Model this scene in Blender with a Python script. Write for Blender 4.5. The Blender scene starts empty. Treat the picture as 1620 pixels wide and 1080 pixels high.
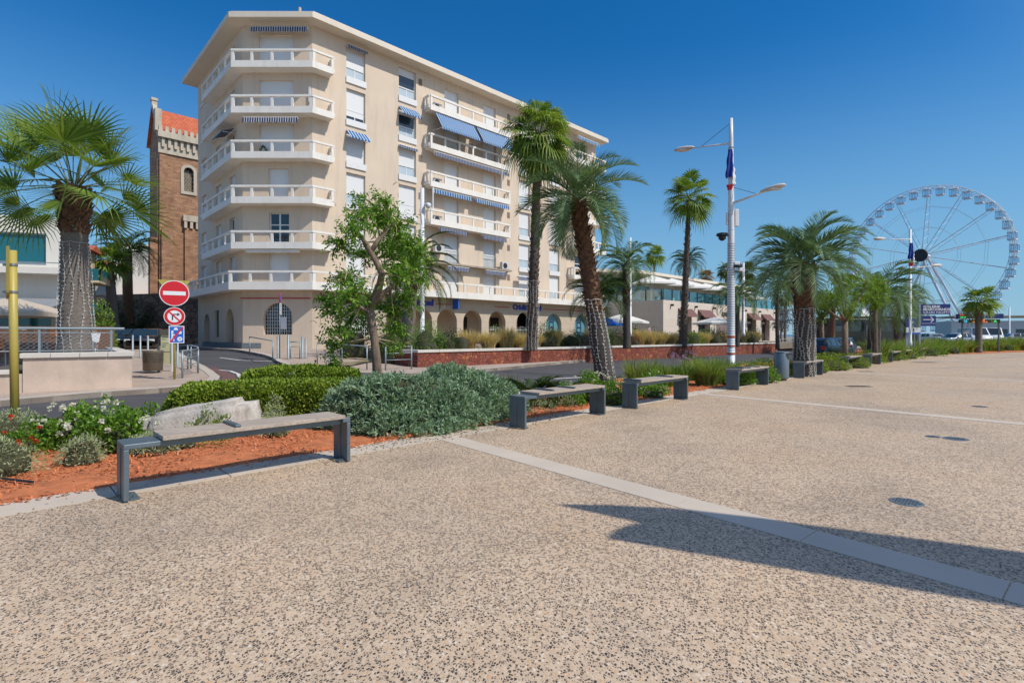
import bpy, bmesh, math, random
import numpy as np
from mathutils import Vector, Matrix
random.seed(7); RNG = np.random.default_rng(7)
scene = bpy.context.scene; COL = scene.collection
rad = math.radians; PI = math.pi

# ---------------------------------------------------------------- camera
EYE = 1.55; F = 831.0; CX = 810.0; HY = 529.0
cd = bpy.data.cameras.new('camera'); cam = bpy.data.objects.new('camera', cd); COL.objects.link(cam)
cam.location = (0, 0, EYE); cam.rotation_euler = (rad(90), 0, 0)
cd.sensor_width = 36; cd.lens = F / 1620 * 36
cd.shift_y = (HY - 540) / 1620; cd.clip_start = 0.05; cd.clip_end = 12000
scene.camera = cam

# ---------------------------------------------------------------- sky and sun
SUN_DIR = Vector((0.78, -0.42, 1.0)).normalized()
SUN_EL = math.asin(SUN_DIR.z); SUN_AZ = math.atan2(SUN_DIR.x, SUN_DIR.y)
world = bpy.data.worlds.new('World'); scene.world = world; world.use_nodes = True
wn = world.node_tree; wn.nodes.clear()
sky = wn.nodes.new('ShaderNodeTexSky'); sky.sky_type = 'NISHITA'; sky.sun_disc = False
sky.sun_elevation = SUN_EL; sky.sun_rotation = SUN_AZ
sky.altitude = 0; sky.air_density = 1.0; sky.dust_density = 0.0; sky.ozone_density = 6.0
hs = wn.nodes.new('ShaderNodeHueSaturation'); hs.inputs['Saturation'].default_value = 1.3; hs.inputs['Value'].default_value = 1.0
bg = wn.nodes.new('ShaderNodeBackground'); bg.inputs['Strength'].default_value = 0.122
wo = wn.nodes.new('ShaderNodeOutputWorld')
wn.links.new(sky.outputs[0], hs.inputs['Color'])
# pale glow of the sky round the sun (behind the camera) and a pale blue band at the horizon
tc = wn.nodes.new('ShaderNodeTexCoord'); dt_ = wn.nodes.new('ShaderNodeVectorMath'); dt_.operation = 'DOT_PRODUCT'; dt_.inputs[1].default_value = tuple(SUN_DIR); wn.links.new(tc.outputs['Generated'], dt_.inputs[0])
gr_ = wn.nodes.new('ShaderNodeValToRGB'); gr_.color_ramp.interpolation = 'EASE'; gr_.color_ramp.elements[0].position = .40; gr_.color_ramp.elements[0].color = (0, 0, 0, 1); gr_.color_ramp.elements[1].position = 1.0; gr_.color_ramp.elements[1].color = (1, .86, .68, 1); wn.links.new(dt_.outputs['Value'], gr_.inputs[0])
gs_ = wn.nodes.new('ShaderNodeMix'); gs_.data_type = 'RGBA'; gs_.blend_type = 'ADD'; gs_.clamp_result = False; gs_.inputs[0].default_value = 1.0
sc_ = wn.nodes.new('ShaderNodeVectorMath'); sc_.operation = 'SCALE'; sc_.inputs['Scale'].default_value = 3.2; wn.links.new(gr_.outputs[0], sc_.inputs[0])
sp_ = wn.nodes.new('ShaderNodeSeparateXYZ'); wn.links.new(tc.outputs['Generated'], sp_.inputs[0]); hr_ = wn.nodes.new('ShaderNodeValToRGB'); hr_.color_ramp.interpolation = 'EASE'
hr_.color_ramp.elements[0].position = 0; hr_.color_ramp.elements[0].color = (.85, .85, .85, 1); hr_.color_ramp.elements[1].position = .48; hr_.color_ramp.elements[1].color = (0, 0, 0, 1); wn.links.new(sp_.outputs[2], hr_.inputs[0])
hm_ = wn.nodes.new('ShaderNodeMix'); hm_.data_type = 'RGBA'; wn.links.new(hr_.outputs[0], hm_.inputs[0]); wn.links.new(hs.outputs[0], hm_.inputs[6]); hm_.inputs[7].default_value = (1.75, 3.5, 5.0, 1)
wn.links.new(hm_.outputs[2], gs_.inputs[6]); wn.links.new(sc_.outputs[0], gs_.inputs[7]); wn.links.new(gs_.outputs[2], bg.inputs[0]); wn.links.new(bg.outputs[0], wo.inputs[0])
sl = bpy.data.lights.new('sun', 'SUN'); sl.energy = 3.6; sl.angle = rad(0.5); sl.color = (1.0, 0.95, 0.87)
so = bpy.data.objects.new('sun', sl); COL.objects.link(so)
so.rotation_euler = (-SUN_DIR).to_track_quat('-Z', 'Y').to_euler(); so.location = (20, -20, 40)
vs = scene.view_settings; vs.view_transform = 'Standard'; vs.look = 'None'; vs.exposure = 0.10; vs.gamma = 1.0
vs.use_curve_mapping = False

# ---------------------------------------------------------------- pixel -> world
def ss(t): t = min(1, max(0, t)); return t * t * (3 - 2 * t)
def gz(x, y): return 0.6 * ss((y - 19) / 14) * ss((-3 - x) / 7)
def W(px, py, d): return Vector(((px - CX) / F * d, d, EYE + (HY - py) / F * d))
def G(px, py, off=0.0):
    d = F * EYE / max(1, py - HY)
    for _ in range(20):
        x = (px - CX) / F * d; d = 0.5 * d + 0.5 * F * (EYE - gz(x, d) - off) / max(1, py - HY)
    x = (px - CX) / F * d
    return Vector((x, d, gz(x, d) + off))
B0 = Vector((-3.57, 4.82)); LT = Vector((.711, .703)); LN = Vector((-.703, .711))
def LP(t, p): return B0 + LT * t + LN * p

# ---------------------------------------------------------------- mesh builder
class MB:
    def __init__(s): s.v = []; s.f = []; s.n = 0
    def add(s, verts, faces):
        verts = np.asarray(verts, dtype=np.float64).reshape(-1, 3)
        if isinstance(faces, np.ndarray): s.f.append(faces.astype(np.int64) + s.n)
        else:
            by = {}
            for f in faces: by.setdefault(len(f), []).append(f)
            for k in by: s.f.append(np.array(by[k], dtype=np.int64) + s.n)
        s.v.append(verts); s.n += len(verts)
    def box(s, x0, x1, y0, y1, z0, z1, M=None):
        v = [(x, y, z) for z in (z0, z1) for y in (y0, y1) for x in (x0, x1)]
        if M is not None: v = [M(*p) for p in v]
        s.add(v, [(0, 2, 3, 1), (4, 5, 7, 6), (0, 1, 5, 4), (2, 6, 7, 3), (0, 4, 6, 2), (1, 3, 7, 5)])
    def bevbox(s, x0, x1, y0, y1, z0, z1, b=0.01, M=None):
        cx, cy, cz = (x0 + x1) / 2, (y0 + y1) / 2, (z0 + z1) / 2
        bm = bmesh.new(); bmesh.ops.create_cube(bm, size=1)
        for v in bm.verts: v.co = Vector((cx + v.co.x * (x1 - x0), cy + v.co.y * (y1 - y0), cz + v.co.z * (z1 - z0)))
        bmesh.ops.bevel(bm, geom=bm.edges[:], offset=b, segments=2, affect='EDGES', profile=0.5)
        s.bm(bm, M)
    def bm(s, bm, M=None):
        bm.verts.index_update()
        v = [(M(*p.co) if M else tuple(p.co)) for p in bm.verts]
        s.add(v, [tuple(q.index for q in f.verts) for f in bm.faces]); bm.free()
    def prism(s, poly, z0, z1, M=None):
        n = len(poly)
        v = [(p[0], p[1], z0) for p in poly] + [(p[0], p[1], z1) for p in poly]
        if M: v = [M(*p) for p in v]
        s.add(v, [tuple(range(n))[::-1], tuple(range(n, 2 * n))] + [(i, (i + 1) % n, n + (i + 1) % n, n + i) for i in range(n)])
    def tube(s, pts, r, n=8, cap=True, jit=0, flat=1.0):
        pts = [Vector(p) for p in pts]; m = len(pts)
        if not hasattr(r, '__len__'): r = [r] * m
        vs_ = []; prev = None
        for i, p in enumerate(pts):
            t = (pts[min(i + 1, m - 1)] - pts[max(i - 1, 0)])
            t = t.normalized() if t.length > 1e-9 else Vector((0, 0, 1))
            if prev is None:
                a = Vector((1, 0, 0)) if abs(t.x) < .9 else Vector((0, 1, 0))
                u = (a - t * a.dot(t)).normalized()
            else: u = (prev - t * prev.dot(t)); u = u.normalized() if u.length > 1e-6 else Vector((1, 0, 0))
            prev = u; w = t.cross(u)
            for k in range(n):
                a = 2 * PI * k / n; rr = r[i] * (1 + (random.uniform(-jit, jit) if jit else 0))
                vs_.append(p + (u * math.cos(a) + w * math.sin(a) * flat) * rr)
        f = [(i * n + k, i * n + (k + 1) % n, (i + 1) * n + (k + 1) % n, (i + 1) * n + k) for i in range(m - 1) for k in range(n)]
        if cap: f += [tuple(range(n))[::-1], tuple(range((m - 1) * n, m * n))]
        s.add([tuple(q) for q in vs_], f)
    def lathe(s, prof, c, n=20, sx=1, sy=1):
        v = []; f = []; m = len(prof)
        for (r, z) in prof:
            for k in range(n):
                a = 2 * PI * k / n; v.append((c[0] + r * sx * math.cos(a), c[1] + r * sy * math.sin(a), c[2] + z))
        f = [(i * n + k, i * n + (k + 1) % n, (i + 1) * n + (k + 1) % n, (i + 1) * n + k) for i in range(m - 1) for k in range(n)]
        f += [tuple(range(n))[::-1], tuple(range((m - 1) * n, m * n))]
        s.add(v, f)
    def build(s, name, mat, parent=None, smooth=False, world=True):
        """one mesh object; verts given in world coordinates are brought into the parent's frame"""
        v = np.concatenate(s.v) if s.v else np.zeros((0, 3))
        if parent is not None and world:
            v = v - np.array(ORG[parent.name])
        me = bpy.data.meshes.new(name); me.vertices.add(len(v)); me.vertices.foreach_set('co', v.ravel())
        if s.f:
            loops = np.concatenate([f.ravel() for f in s.f]); tot = np.concatenate([np.full(len(f), f.shape[1]) for f in s.f])
            st = np.concatenate([[0], np.cumsum(tot)[:-1]])
            me.loops.add(len(loops)); me.loops.foreach_set('vertex_index', loops)
            me.polygons.add(len(tot)); me.polygons.foreach_set('loop_start', st); me.polygons.foreach_set('loop_total', tot)
            me.polygons.foreach_set('use_smooth', np.full(len(tot), bool(smooth)))
        me.update(calc_edges=True); me.validate()
        if mat is not None: me.materials.append(mat)
        o = bpy.data.objects.new(name, me); COL.objects.link(o)
        if parent is not None:
            o.parent = parent; ORG[o.name] = ORG[parent.name]
        else: ORG[o.name] = (0, 0, 0)
        return o
ORG = {}
def tag(o, label=None, cat=None, group=None, kind=None):
    if label: o['label'] = label
    if cat: o['category'] = cat
    if group: o['group'] = group
    if kind: o['kind'] = kind
    return o
def thing(name, label, cat, loc=(0, 0, 0), group=None):
    o = bpy.data.objects.new(name, None); COL.objects.link(o); o.location = loc; ORG[o.name] = tuple(loc)
    o.empty_display_size = 0.2
    return tag(o, label, cat, group)
def solo(mb, name, mat, label, cat, loc, group=None, smooth=False, kind=None):
    """a top-level thing that is one mesh, its origin at its base"""
    o = mb.build(name, mat, None, smooth)
    v = np.zeros(len(o.data.vertices) * 3); o.data.vertices.foreach_get('co', v)
    v = v.reshape(-1, 3) - np.array(loc); o.data.vertices.foreach_set('co', v.ravel()); o.data.update()
    o.location = loc
    return tag(o, label, cat, group, kind)
def structure(mb, name, mat, smooth=False): return tag(mb.build(name, mat, None, smooth), kind='structure')
def copy_tree(o, parent=None):
    c = o.copy(); COL.objects.link(c); c.parent = parent
    for ch in [x for x in CH.get(o.name, list(o.children))]: copy_tree(ch, c)
    return c
CH = {}
def recopy(proto, loc, rz, label, group=None, scale=None):
    c = copy_tree(proto); c.location = loc; c.rotation_euler = (0, 0, rz)
    if scale: c.scale = scale
    c['label'] = label
    if group: c['group'] = group
    return c
class Fr:
    """frame on a facade: u along it, n outwards, z up"""
    def __init__(s, o, u): s.o = Vector((o[0], o[1], 0)); s.u = Vector((u[0], u[1], 0)).normalized(); s.n = Vector((s.u.y, -s.u.x, 0))
    def __call__(s, u, n, z): p = s.o + s.u * u + s.n * n; return (p.x, p.y, z)
    def M4(s, u, n, z):
        p = s(u, n, z); m = Matrix((( s.u.x, 0, s.n.x, p[0]), (s.u.y, 0, s.n.y, p[1]), (0, 1, 0, p[2]), (0, 0, 0, 1))); return m
def text(body, size, M4, mat, parent, name='lettering', ext=0.01, align='CENTER', bold=0.0, sx=1.0):
    cu = bpy.data.curves.new('t', 'FONT'); cu.body = body; cu.size = size; cu.extrude = ext; cu.align_x = align; cu.offset = bold
    cu.resolution_u = 3
    t = bpy.data.objects.new('t', cu); COL.objects.link(t)
    dg = bpy.context.evaluated_depsgraph_get(); me = bpy.data.meshes.new_from_object(t.evaluated_get(dg))
    bpy.data.objects.remove(t)
    me.transform(Matrix.Translation(-Vector(ORG[parent.name])) @ M4 @ Matrix.Diagonal((sx, 1, 1, 1)))
    me.materials.clear(); me.materials.append(mat); me.name = name
    o = bpy.data.objects.new(name, me); COL.objects.link(o); o.parent = parent; ORG[o.name] = ORG[parent.name]
    return o

# ---------------------------------------------------------------- materials
def newmat(name):
    m = bpy.data.materials.new(name); m.use_nodes = True; nt = m.node_tree
    return m, nt, nt.nodes['Principled BSDF']
def N(nt, t, **kw):
    n = nt.nodes.new(t)
    for k, v in kw.items():
        if k in n.inputs: n.inputs[k].default_value = v
        else: setattr(n, k, v)
    return n
def c4(c): return (c[0], c[1], c[2], 1)
def mulc(c, k): return tuple(min(1, x * k) for x in c)
def ramp(nt, fac, stops, interp='LINEAR'):
    r = nt.nodes.new('ShaderNodeValToRGB'); r.color_ramp.interpolation = interp
    while len(r.color_ramp.elements) < len(stops): r.color_ramp.elements.new(0.5)
    for e, (p, c) in zip(r.color_ramp.elements, stops): e.position = p; e.color = c4(c)
    nt.links.new(fac, r.inputs[0]); return r
def pos(nt): return nt.nodes.new('ShaderNodeNewGeometry').outputs['Position']
def noise(nt, vec, scale, detail=4, rough=.55):
    n = N(nt, 'ShaderNodeTexNoise', Scale=scale, Detail=detail, Roughness=rough); nt.links.new(vec, n.inputs['Vector']); return n.outputs['Fac']
def mix(nt, fac, a, b, blend='MIX'):
    m = nt.nodes.new('ShaderNodeMix'); m.data_type = 'RGBA'; m.blend_type = blend
    for i, x in ((0, fac), (6, a), (7, b)):
        if isinstance(x, (int, float)): m.inputs[i].default_value = x
        elif isinstance(x, tuple): m.inputs[i].default_value = c4(x)
        else: nt.links.new(x, m.inputs[i])
    return m.outputs[2]
def bump(nt, h, bs, strength=.3, dist=.01):
    b = N(nt, 'ShaderNodeBump', Strength=strength, Distance=dist); nt.links.new(h, b.inputs['Height']); nt.links.new(b.outputs[0], bs.inputs['Normal'])
def mat(name, c, rough=.6, var=.12, scale=3.0, fine=40, metal=0, bmp=0.0, dirt=0.0, dirtc=(.12, .1, .08), coat=0):
    m, nt, b = newmat(name); P = pos(nt)
    a = noise(nt, P, scale); f = noise(nt, P, fine, 3)
    r1 = ramp(nt, a, [(.3, mulc(c, 1 - var)), (.7, mulc(c, 1 + var))])
    col = mix(nt, .35, r1.outputs[0], ramp(nt, f, [(.3, mulc(c, 1 - var)), (.7, mulc(c, 1 + var))]).outputs[0])
    if dirt:
        mp = N(nt, 'ShaderNodeMapping'); mp.inputs['Scale'].default_value = (1, 1, .12); nt.links.new(P, mp.inputs[0])
        d = noise(nt, mp.outputs[0], 2.2, 6, .65)
        col = mix(nt, ramp(nt, d, [(.5, (0, 0, 0)), (.78, (dirt,) * 3)]).outputs[0], col, dirtc)
    nt.links.new(col, b.inputs['Base Color']); b.inputs['Roughness'].default_value = rough; b.inputs['Metallic'].default_value = metal
    if coat: b.inputs['Coat Weight'].default_value = coat
    if bmp: bump(nt, f, b, bmp, .01)
    return m
def leafmat(name, cols, trans=.35, rough=.5, spec=.3):
    m, nt, b = newmat(name)
    g = nt.nodes.new('ShaderNodeNewGeometry')
    r = ramp(nt, g.outputs['Random Per Island'], [(i / max(1, len(cols) - 1), c) for i, c in enumerate(cols)])
    b.inputs['Roughness'].default_value = rough; b.inputs['Specular IOR Level'].default_value = spec
    nt.links.new(r.outputs[0], b.inputs['Base Color'])
    t = N(nt, 'ShaderNodeBsdfTranslucent')
    nt.links.new(mix(nt, 1.0, r.outputs[0], (1.25, 1.3, .6), 'MULTIPLY'), t.inputs[0])
    mx = N(nt, 'ShaderNodeMixShader'); mx.inputs[0].default_value = trans
    nt.links.new(b.outputs[0], mx.inputs[1]); nt.links.new(t.outputs[0], mx.inputs[2])
    nt.links.new(mx.outputs[0], nt.nodes['Material Output'].inputs[0])
    return m
def glassmat(name, c=(.02, .035, .045), rough=.06):
    m, nt, b = newmat(name); b.inputs['Base Color'].default_value = c4(c); b.inputs['Roughness'].default_value = rough
    b.inputs['Specular IOR Level'].default_value = .9; return m
def emit(name, c, s):
    m, nt, b = newmat(name); b.inputs['Base Color'].default_value = (0.01, .01, .01, 1)
    b.inputs['Emission Color'].default_value = c4(c); b.inputs['Emission Strength'].default_value = s; return m
def stripes(name, c1, c2, freq, ux, uy, rough=.8, uz=0.0):
    m, nt, b = newmat(name); d = N(nt, 'ShaderNodeVectorMath', operation='DOT_PRODUCT'); nt.links.new(pos(nt), d.inputs[0]); d.inputs[1].default_value = (ux, uy, uz)
    k = N(nt, 'ShaderNodeMath', operation='MULTIPLY'); k.inputs[1].default_value = freq; nt.links.new(d.outputs['Value'], k.inputs[0])
    fr = N(nt, 'ShaderNodeMath', operation='FRACT'); nt.links.new(k.outputs[0], fr.inputs[0])
    nt.links.new(ramp(nt, fr.outputs[0], [(0, c1), (.66, c2)], 'CONSTANT').outputs[0], b.inputs['Base Color']); b.inputs['Roughness'].default_value = rough
    return m
def planar(nt, ux, uy):
    """(distance along a wall, height, 0) from the position"""
    P = pos(nt); d = N(nt, 'ShaderNodeVectorMath', operation='DOT_PRODUCT'); nt.links.new(P, d.inputs[0]); d.inputs[1].default_value = (ux, uy, 0)
    sp = N(nt, 'ShaderNodeSeparateXYZ'); nt.links.new(P, sp.inputs[0]); cb = N(nt, 'ShaderNodeCombineXYZ')
    nt.links.new(d.outputs['Value'], cb.inputs[0]); nt.links.new(sp.outputs[2], cb.inputs[1]); return cb.outputs[0]
def brickmat(name, c1, c2, mortar, w, h, ms, ux, uy, rough=.85, bs=.4, var=.3, off=.5):
    m, nt, b = newmat(name); V = planar(nt, ux, uy)
    br = N(nt, 'ShaderNodeTexBrick'); nt.links.new(V, br.inputs['Vector']); br.offset = off
    br.inputs['Color1'].default_value = c4(c1); br.inputs['Color2'].default_value = c4(c2); br.inputs['Mortar'].default_value = c4(mortar)
    br.inputs['Scale'].default_value = 1; br.inputs['Mortar Size'].default_value = ms; br.inputs['Brick Width'].default_value = w; br.inputs['Row Height'].default_value = h
    n = noise(nt, pos(nt), 1.2, 6, .65)
    col = mix(nt, var, br.outputs[0], ramp(nt, n, [(.35, mulc(c1, .5)), (.7, mulc(c2, 1.25))]).outputs[0])
    nt.links.new(col, b.inputs['Base Color']); b.inputs['Roughness'].default_value = rough
    bump(nt, br.outputs['Fac'], b, -bs, .01); return m
def pebblemat():
    m, nt, b = newmat('exposed_aggregate'); P = pos(nt)
    mp = N(nt, 'ShaderNodeMapping'); mp.inputs['Rotation'].default_value = (0, 0, .5); mp.inputs['Scale'].default_value = (1, .75, 1); nt.links.new(P, mp.inputs[0])
    wp = N(nt, 'ShaderNodeTexNoise', Scale=70, Detail=2); nt.links.new(mp.outputs[0], wp.inputs['Vector'])
    va = N(nt, 'ShaderNodeVectorMath', operation='MULTIPLY_ADD'); nt.links.new(wp.outputs['Color'], va.inputs[0]); va.inputs[1].default_value = (.012, .012, 0); nt.links.new(mp.outputs[0], va.inputs[2])
    v = N(nt, 'ShaderNodeTexVoronoi', Scale=72); nt.links.new(va.outputs[0], v.inputs['Vector'])
    v2 = N(nt, 'ShaderNodeTexVoronoi', Scale=72, feature='DISTANCE_TO_EDGE'); nt.links.new(va.outputs[0], v2.inputs['Vector'])
    sp = N(nt, 'ShaderNodeSeparateColor'); nt.links.new(v.outputs['Color'], sp.inputs[0])
    st = ramp(nt, sp.outputs[0], [(0, (.055, .043, .035)), (.18, (.09, .068, .05)), (.34, (.15, .105, .072)), (.46, (.24, .17, .115)), (.54, (.50, .37, .245)), (.76, (.62, .46, .31)), (.88, (.58, .36, .19)), (.95, (.68, .58, .45))], 'CONSTANT')
    big = noise(nt, P, .35, 5, .6); med = noise(nt, P, 2.2, 5, .7)
    matx = ramp(nt, med, [(.3, (.54, .405, .275)), (.7, (.66, .50, .345))])
    edge = ramp(nt, v2.outputs['Distance'], [(.07, (0, 0, 0)), (.15, (1, 1, 1))])
    col = mix(nt, edge.outputs[0], matx.outputs[0], st.outputs[0])
    col = mix(nt, 1.0, col, ramp(nt, big, [(.3, (.78, .79, .80)), (.5, (1, 1, 1)), (.72, (1.0, .94, .85))]).outputs[0], 'MULTIPLY')
    # rusty stains and worn patches, old chewing gum spots
    gm = N(nt, 'ShaderNodeTexVoronoi', Scale=1.7); nt.links.new(P, gm.inputs['Vector']); gs2 = N(nt, 'ShaderNodeSeparateColor'); nt.links.new(gm.outputs['Color'], gs2.inputs[0])
    gk = N(nt, 'ShaderNodeMath', operation='MULTIPLY_ADD'); nt.links.new(gs2.outputs[0], gk.inputs[0]); gk.inputs[1].default_value = .04; nt.links.new(gm.outputs['Distance'], gk.inputs[2])
    col = mix(nt, ramp(nt, gk.outputs[0], [(.03, (.75, .75, .75)), (.045, (0, 0, 0))]).outputs[0], col, (.14, .12, .10))
    wv_ = noise(nt, mp.outputs[0], .55, 3, .5); col = mix(nt, 1.0, col, ramp(nt, wv_, [(.35, (.93, .93, .94)), (.55, (1.02, 1.01, 1.0))]).outputs[0], 'MULTIPLY')
    stn = noise(nt, P, .9, 7, .7)
    col = mix(nt, ramp(nt, stn, [(.6, (0, 0, 0)), (.8, (.45, .45, .45))]).outputs[0], col, (.42, .24, .13))
    nt.links.new(col, b.inputs['Base Color']); b.inputs['Roughness'].default_value = .75
    bump(nt, v2.outputs['Distance'], b, .5, .004); return m
def asphaltmat(name='asphalt', c=(.062, .058, .06)):
    m, nt, b = newmat(name); P = pos(nt); f = noise(nt, P, 120, 3); big = noise(nt, P, .5, 6, .6)
    mp = N(nt, 'ShaderNodeMapping'); mp.inputs['Rotation'].default_value = (0, 0, rad(-44)); mp.inputs['Scale'].default_value = (.08, 1.4, 1); nt.links.new(P, mp.inputs[0])
    tr = noise(nt, mp.outputs[0], 1.0, 3)
    col = mix(nt, .5, ramp(nt, f, [(.35, mulc(c, .6)), (.65, mulc(c, 1.5))]).outputs[0], ramp(nt, big, [(.3, mulc(c, .75)), (.7, mulc(c, 1.3))]).outputs[0])
    col = mix(nt, ramp(nt, tr, [(.45, (0, 0, 0)), (.65, (.4, .4, .4))]).outputs[0], col, mulc(c, 1.7))
    nt.links.new(col, b.inputs['Base Color']); b.inputs['Roughness'].default_value = .8; bump(nt, f, b, .4, .004); return m
def stonewallmat(name, cols, mortar, scale, ux, uy, ms=.03):
    m, nt, b = newmat(name); V = planar(nt, ux, uy)
    mp = N(nt, 'ShaderNodeMapping'); mp.inputs['Scale'].default_value = (1, 1.15, 1); nt.links.new(V, mp.inputs[0])
    wp = N(nt, 'ShaderNodeTexNoise', Scale=3, Detail=2); nt.links.new(mp.outputs[0], wp.inputs['Vector'])
    va = N(nt, 'ShaderNodeVectorMath', operation='MULTIPLY_ADD'); nt.links.new(wp.outputs['Color'], va.inputs[0]); va.inputs[1].default_value = (.12, .12, 0); nt.links.new(mp.outputs[0], va.inputs[2])
    v = N(nt, 'ShaderNodeTexVoronoi', Scale=scale); nt.links.new(va.outputs[0], v.inputs['Vector'])
    e = N(nt, 'ShaderNodeTexVoronoi', Scale=scale, feature='DISTANCE_TO_EDGE'); nt.links.new(va.outputs[0], e.inputs['Vector'])
    sp = N(nt, 'ShaderNodeSeparateColor'); nt.links.new(v.outputs['Color'], sp.inputs[0])
    st = ramp(nt, sp.outputs[0], [(i / (len(cols) - 1), c) for i, c in enumerate(cols)])
    n = noise(nt, pos(nt), 14, 5)
    c = mix(nt, 1.0, st.outputs[0], ramp(nt, n, [(.3, (.7, .7, .7)), (.7, (1.2, 1.2, 1.2))]).outputs[0], 'MULTIPLY')
    c = mix(nt, ramp(nt, e.outputs['Distance'], [(ms, (0, 0, 0)), (ms * 2.2, (1, 1, 1))]).outputs[0], mortar, c)
    nt.links.new(c, b.inputs['Base Color']); b.inputs['Roughness'].default_value = .85
    bump(nt, ramp(nt, e.outputs['Distance'], [(0, (0, 0, 0)), (.1, (1, 1, 1))]).outputs[0], b, .8, .02); return m
def barkmat(name, c, ring=0, fine=60):
    m, nt, b = newmat(name); P = pos(nt)
    mp = N(nt, 'ShaderNodeMapping'); mp.inputs['Scale'].default_value = (1, 1, 3.5 if ring else .25); nt.links.new(P, mp.inputs[0])
    a = noise(nt, mp.outputs[0], 14, 6, .7); f = noise(nt, P, fine, 3)
    col = mix(nt, .4, ramp(nt, a, [(.32, mulc(c, .35)), (.5, c), (.7, mulc(c, 1.6))]).outputs[0], ramp(nt, f, [(.3, mulc(c, .5)), (.7, mulc(c, 1.4))]).outputs[0])
    nt.links.new(col, b.inputs['Base Color']); b.inputs['Roughness'].default_value = .9; bump(nt, a, b, .9, .03); return m

RU = (.7207, .6932); LU = (.6932, -.7207)      # along the sunny facades; along the shaded ones
M = {}
M['pebble'] = pebblemat(); M['asphalt'] = asphaltmat()
M['far_ground'] = mat('far_ground', (.22, .19, .16), .9, .2, .05, 2)
M['red_asphalt'] = asphaltmat('red_asphalt', (.13, .065, .055))
M['strip'] = mat('strip_stone', (.56, .47, .37), .75, .10, 1.4, 90, bmp=.2)
M['kerb'] = mat('kerb_stone', (.47, .41, .34), .8, .16, 1.7, 60, bmp=.3)
M['paver'] = brickmat('pavers', (.44, .35, .27), (.36, .28, .22), (.24, .19, .15), .4, .2, .008, .7, .7, var=.25)
def pavermat():
    m, nt, b = newmat('paving'); P = pos(nt); mp = N(nt, 'ShaderNodeMapping'); mp.inputs['Rotation'].default_value = (0, 0, rad(-44)); nt.links.new(P, mp.inputs[0])
    br = N(nt, 'ShaderNodeTexBrick'); nt.links.new(mp.outputs[0], br.inputs['Vector'])
    for k, v in (('Color1', (.46, .36, .28, 1)), ('Color2', (.37, .28, .22, 1)), ('Mortar', (.2, .16, .13, 1))): br.inputs[k].default_value = v
    br.inputs['Scale'].default_value = 1; br.inputs['Mortar Size'].default_value = .006; br.inputs['Brick Width'].default_value = .4; br.inputs['Row Height'].default_value = .2
    col = mix(nt, .4, br.outputs[0], ramp(nt, noise(nt, P, 1.1, 6), [(.3, (.32, .25, .2)), (.7, (.5, .41, .33))]).outputs[0])
    nt.links.new(col, b.inputs['Base Color']); b.inputs['Roughness'].default_value = .85; return m
M['paver'] = pavermat()
M['mulch'] = mat('orange_mulch', (.52, .165, .06), .95, .40, 6, 70, bmp=.9)
M['line'] = mat('road_paint', (.62, .61, .58), .7, .15, 3, 60)
M['wall'] = mat('render_beige', (.66, .535, .405), .9, .07, .5, 120, bmp=.12, dirt=.28, dirtc=(.30, .24, .18))
M['arcade'] = brickmat('arcade_stone', (.56, .46, .34), (.53, .43, .32), (.38, .31, .24), 1.2, .52, .010, RU[0], RU[1], bs=.2, var=.12)
M['white_conc'] = mat('painted_concrete', (.80, .755, .675), .8, .06, 1.2, 60, dirt=.30, dirtc=(.38, .33, .27))
M['ledge'] = mat('weathered_ledge', (.36, .30, .23), .9, .3, 2, 30)
M['cornice'] = mat('cornice_cream', (.70, .62, .50), .8, .05, .8, 60, dirt=.15, dirtc=(.42, .36, .28))
def shuttermat(name, c):
    m, nt, b = newmat(name); P = pos(nt); sp = N(nt, 'ShaderNodeSeparateXYZ'); nt.links.new(P, sp.inputs[0])
    k = N(nt, 'ShaderNodeMath', operation='MULTIPLY'); k.inputs[1].default_value = 14; nt.links.new(sp.outputs[2], k.inputs[0])
    fr = N(nt, 'ShaderNodeMath', operation='FRACT'); nt.links.new(k.outputs[0], fr.inputs[0])
    nt.links.new(ramp(nt, fr.outputs[0], [(0, mulc(c, .72)), (.18, c), (1, c)]).outputs[0], b.inputs['Base Color']); b.inputs['Roughness'].default_value = .5
    return m
M['shutter'] = shuttermat('roller_shutter', (.72, .72, .70)); M['frame'] = mat('white_frame', (.72, .71, .68), .4, .04)
M['glass'] = glassmat('window_glass'); M['glass_blue'] = glassmat('shop_glass', (.12, .30, .33), .15)
M['teal'] = glassmat('teal_glass', (.01, .12, .14), .08)
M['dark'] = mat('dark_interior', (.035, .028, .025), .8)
M['blue_awn'] = stripes('awning_blue_white', (.004, .085, .27), (.42, .52, .56), 4.2, RU[0], RU[1])
M['navy_awn'] = stripes('awning_navy_white', (.015, .03, .10), (.36, .38, .42), 6.5, RU[0], RU[1])
M['navy_awn_c'] = stripes('awning_navy_chamfer', (.02, .03, .09), (.56, .56, .54), 6.5, 1, 0)
M['letter'] = mat('blue_letter', (.02, .04, .36), .4, .05); M['redline'] = mat('red_line', (.50, .05, .05), .5, .05)
M['grille'] = mat('grille_white', (.6, .6, .58), .5, .05); M['ac'] = mat('ac_casing', (.58, .56, .52), .5, .05)
M['vent'] = mat('vent_brown', (.22, .14, .10), .7)
M['tower'] = brickmat('church_brick', (.24, .115, .062), (.46, .245, .13), (.20, .135, .09), .62, .22, .02, RU[0], RU[1], var=.35)
M['tower_l'] = brickmat('church_brick_side', (.24, .115, .062), (.46, .245, .13), (.20, .135, .09), .62, .22, .02, LU[0], LU[1], var=.35)
M['pale'] = mat('pale_stone', (.50, .43, .33), .9, .15, 1, 20, dirt=.4)
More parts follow.
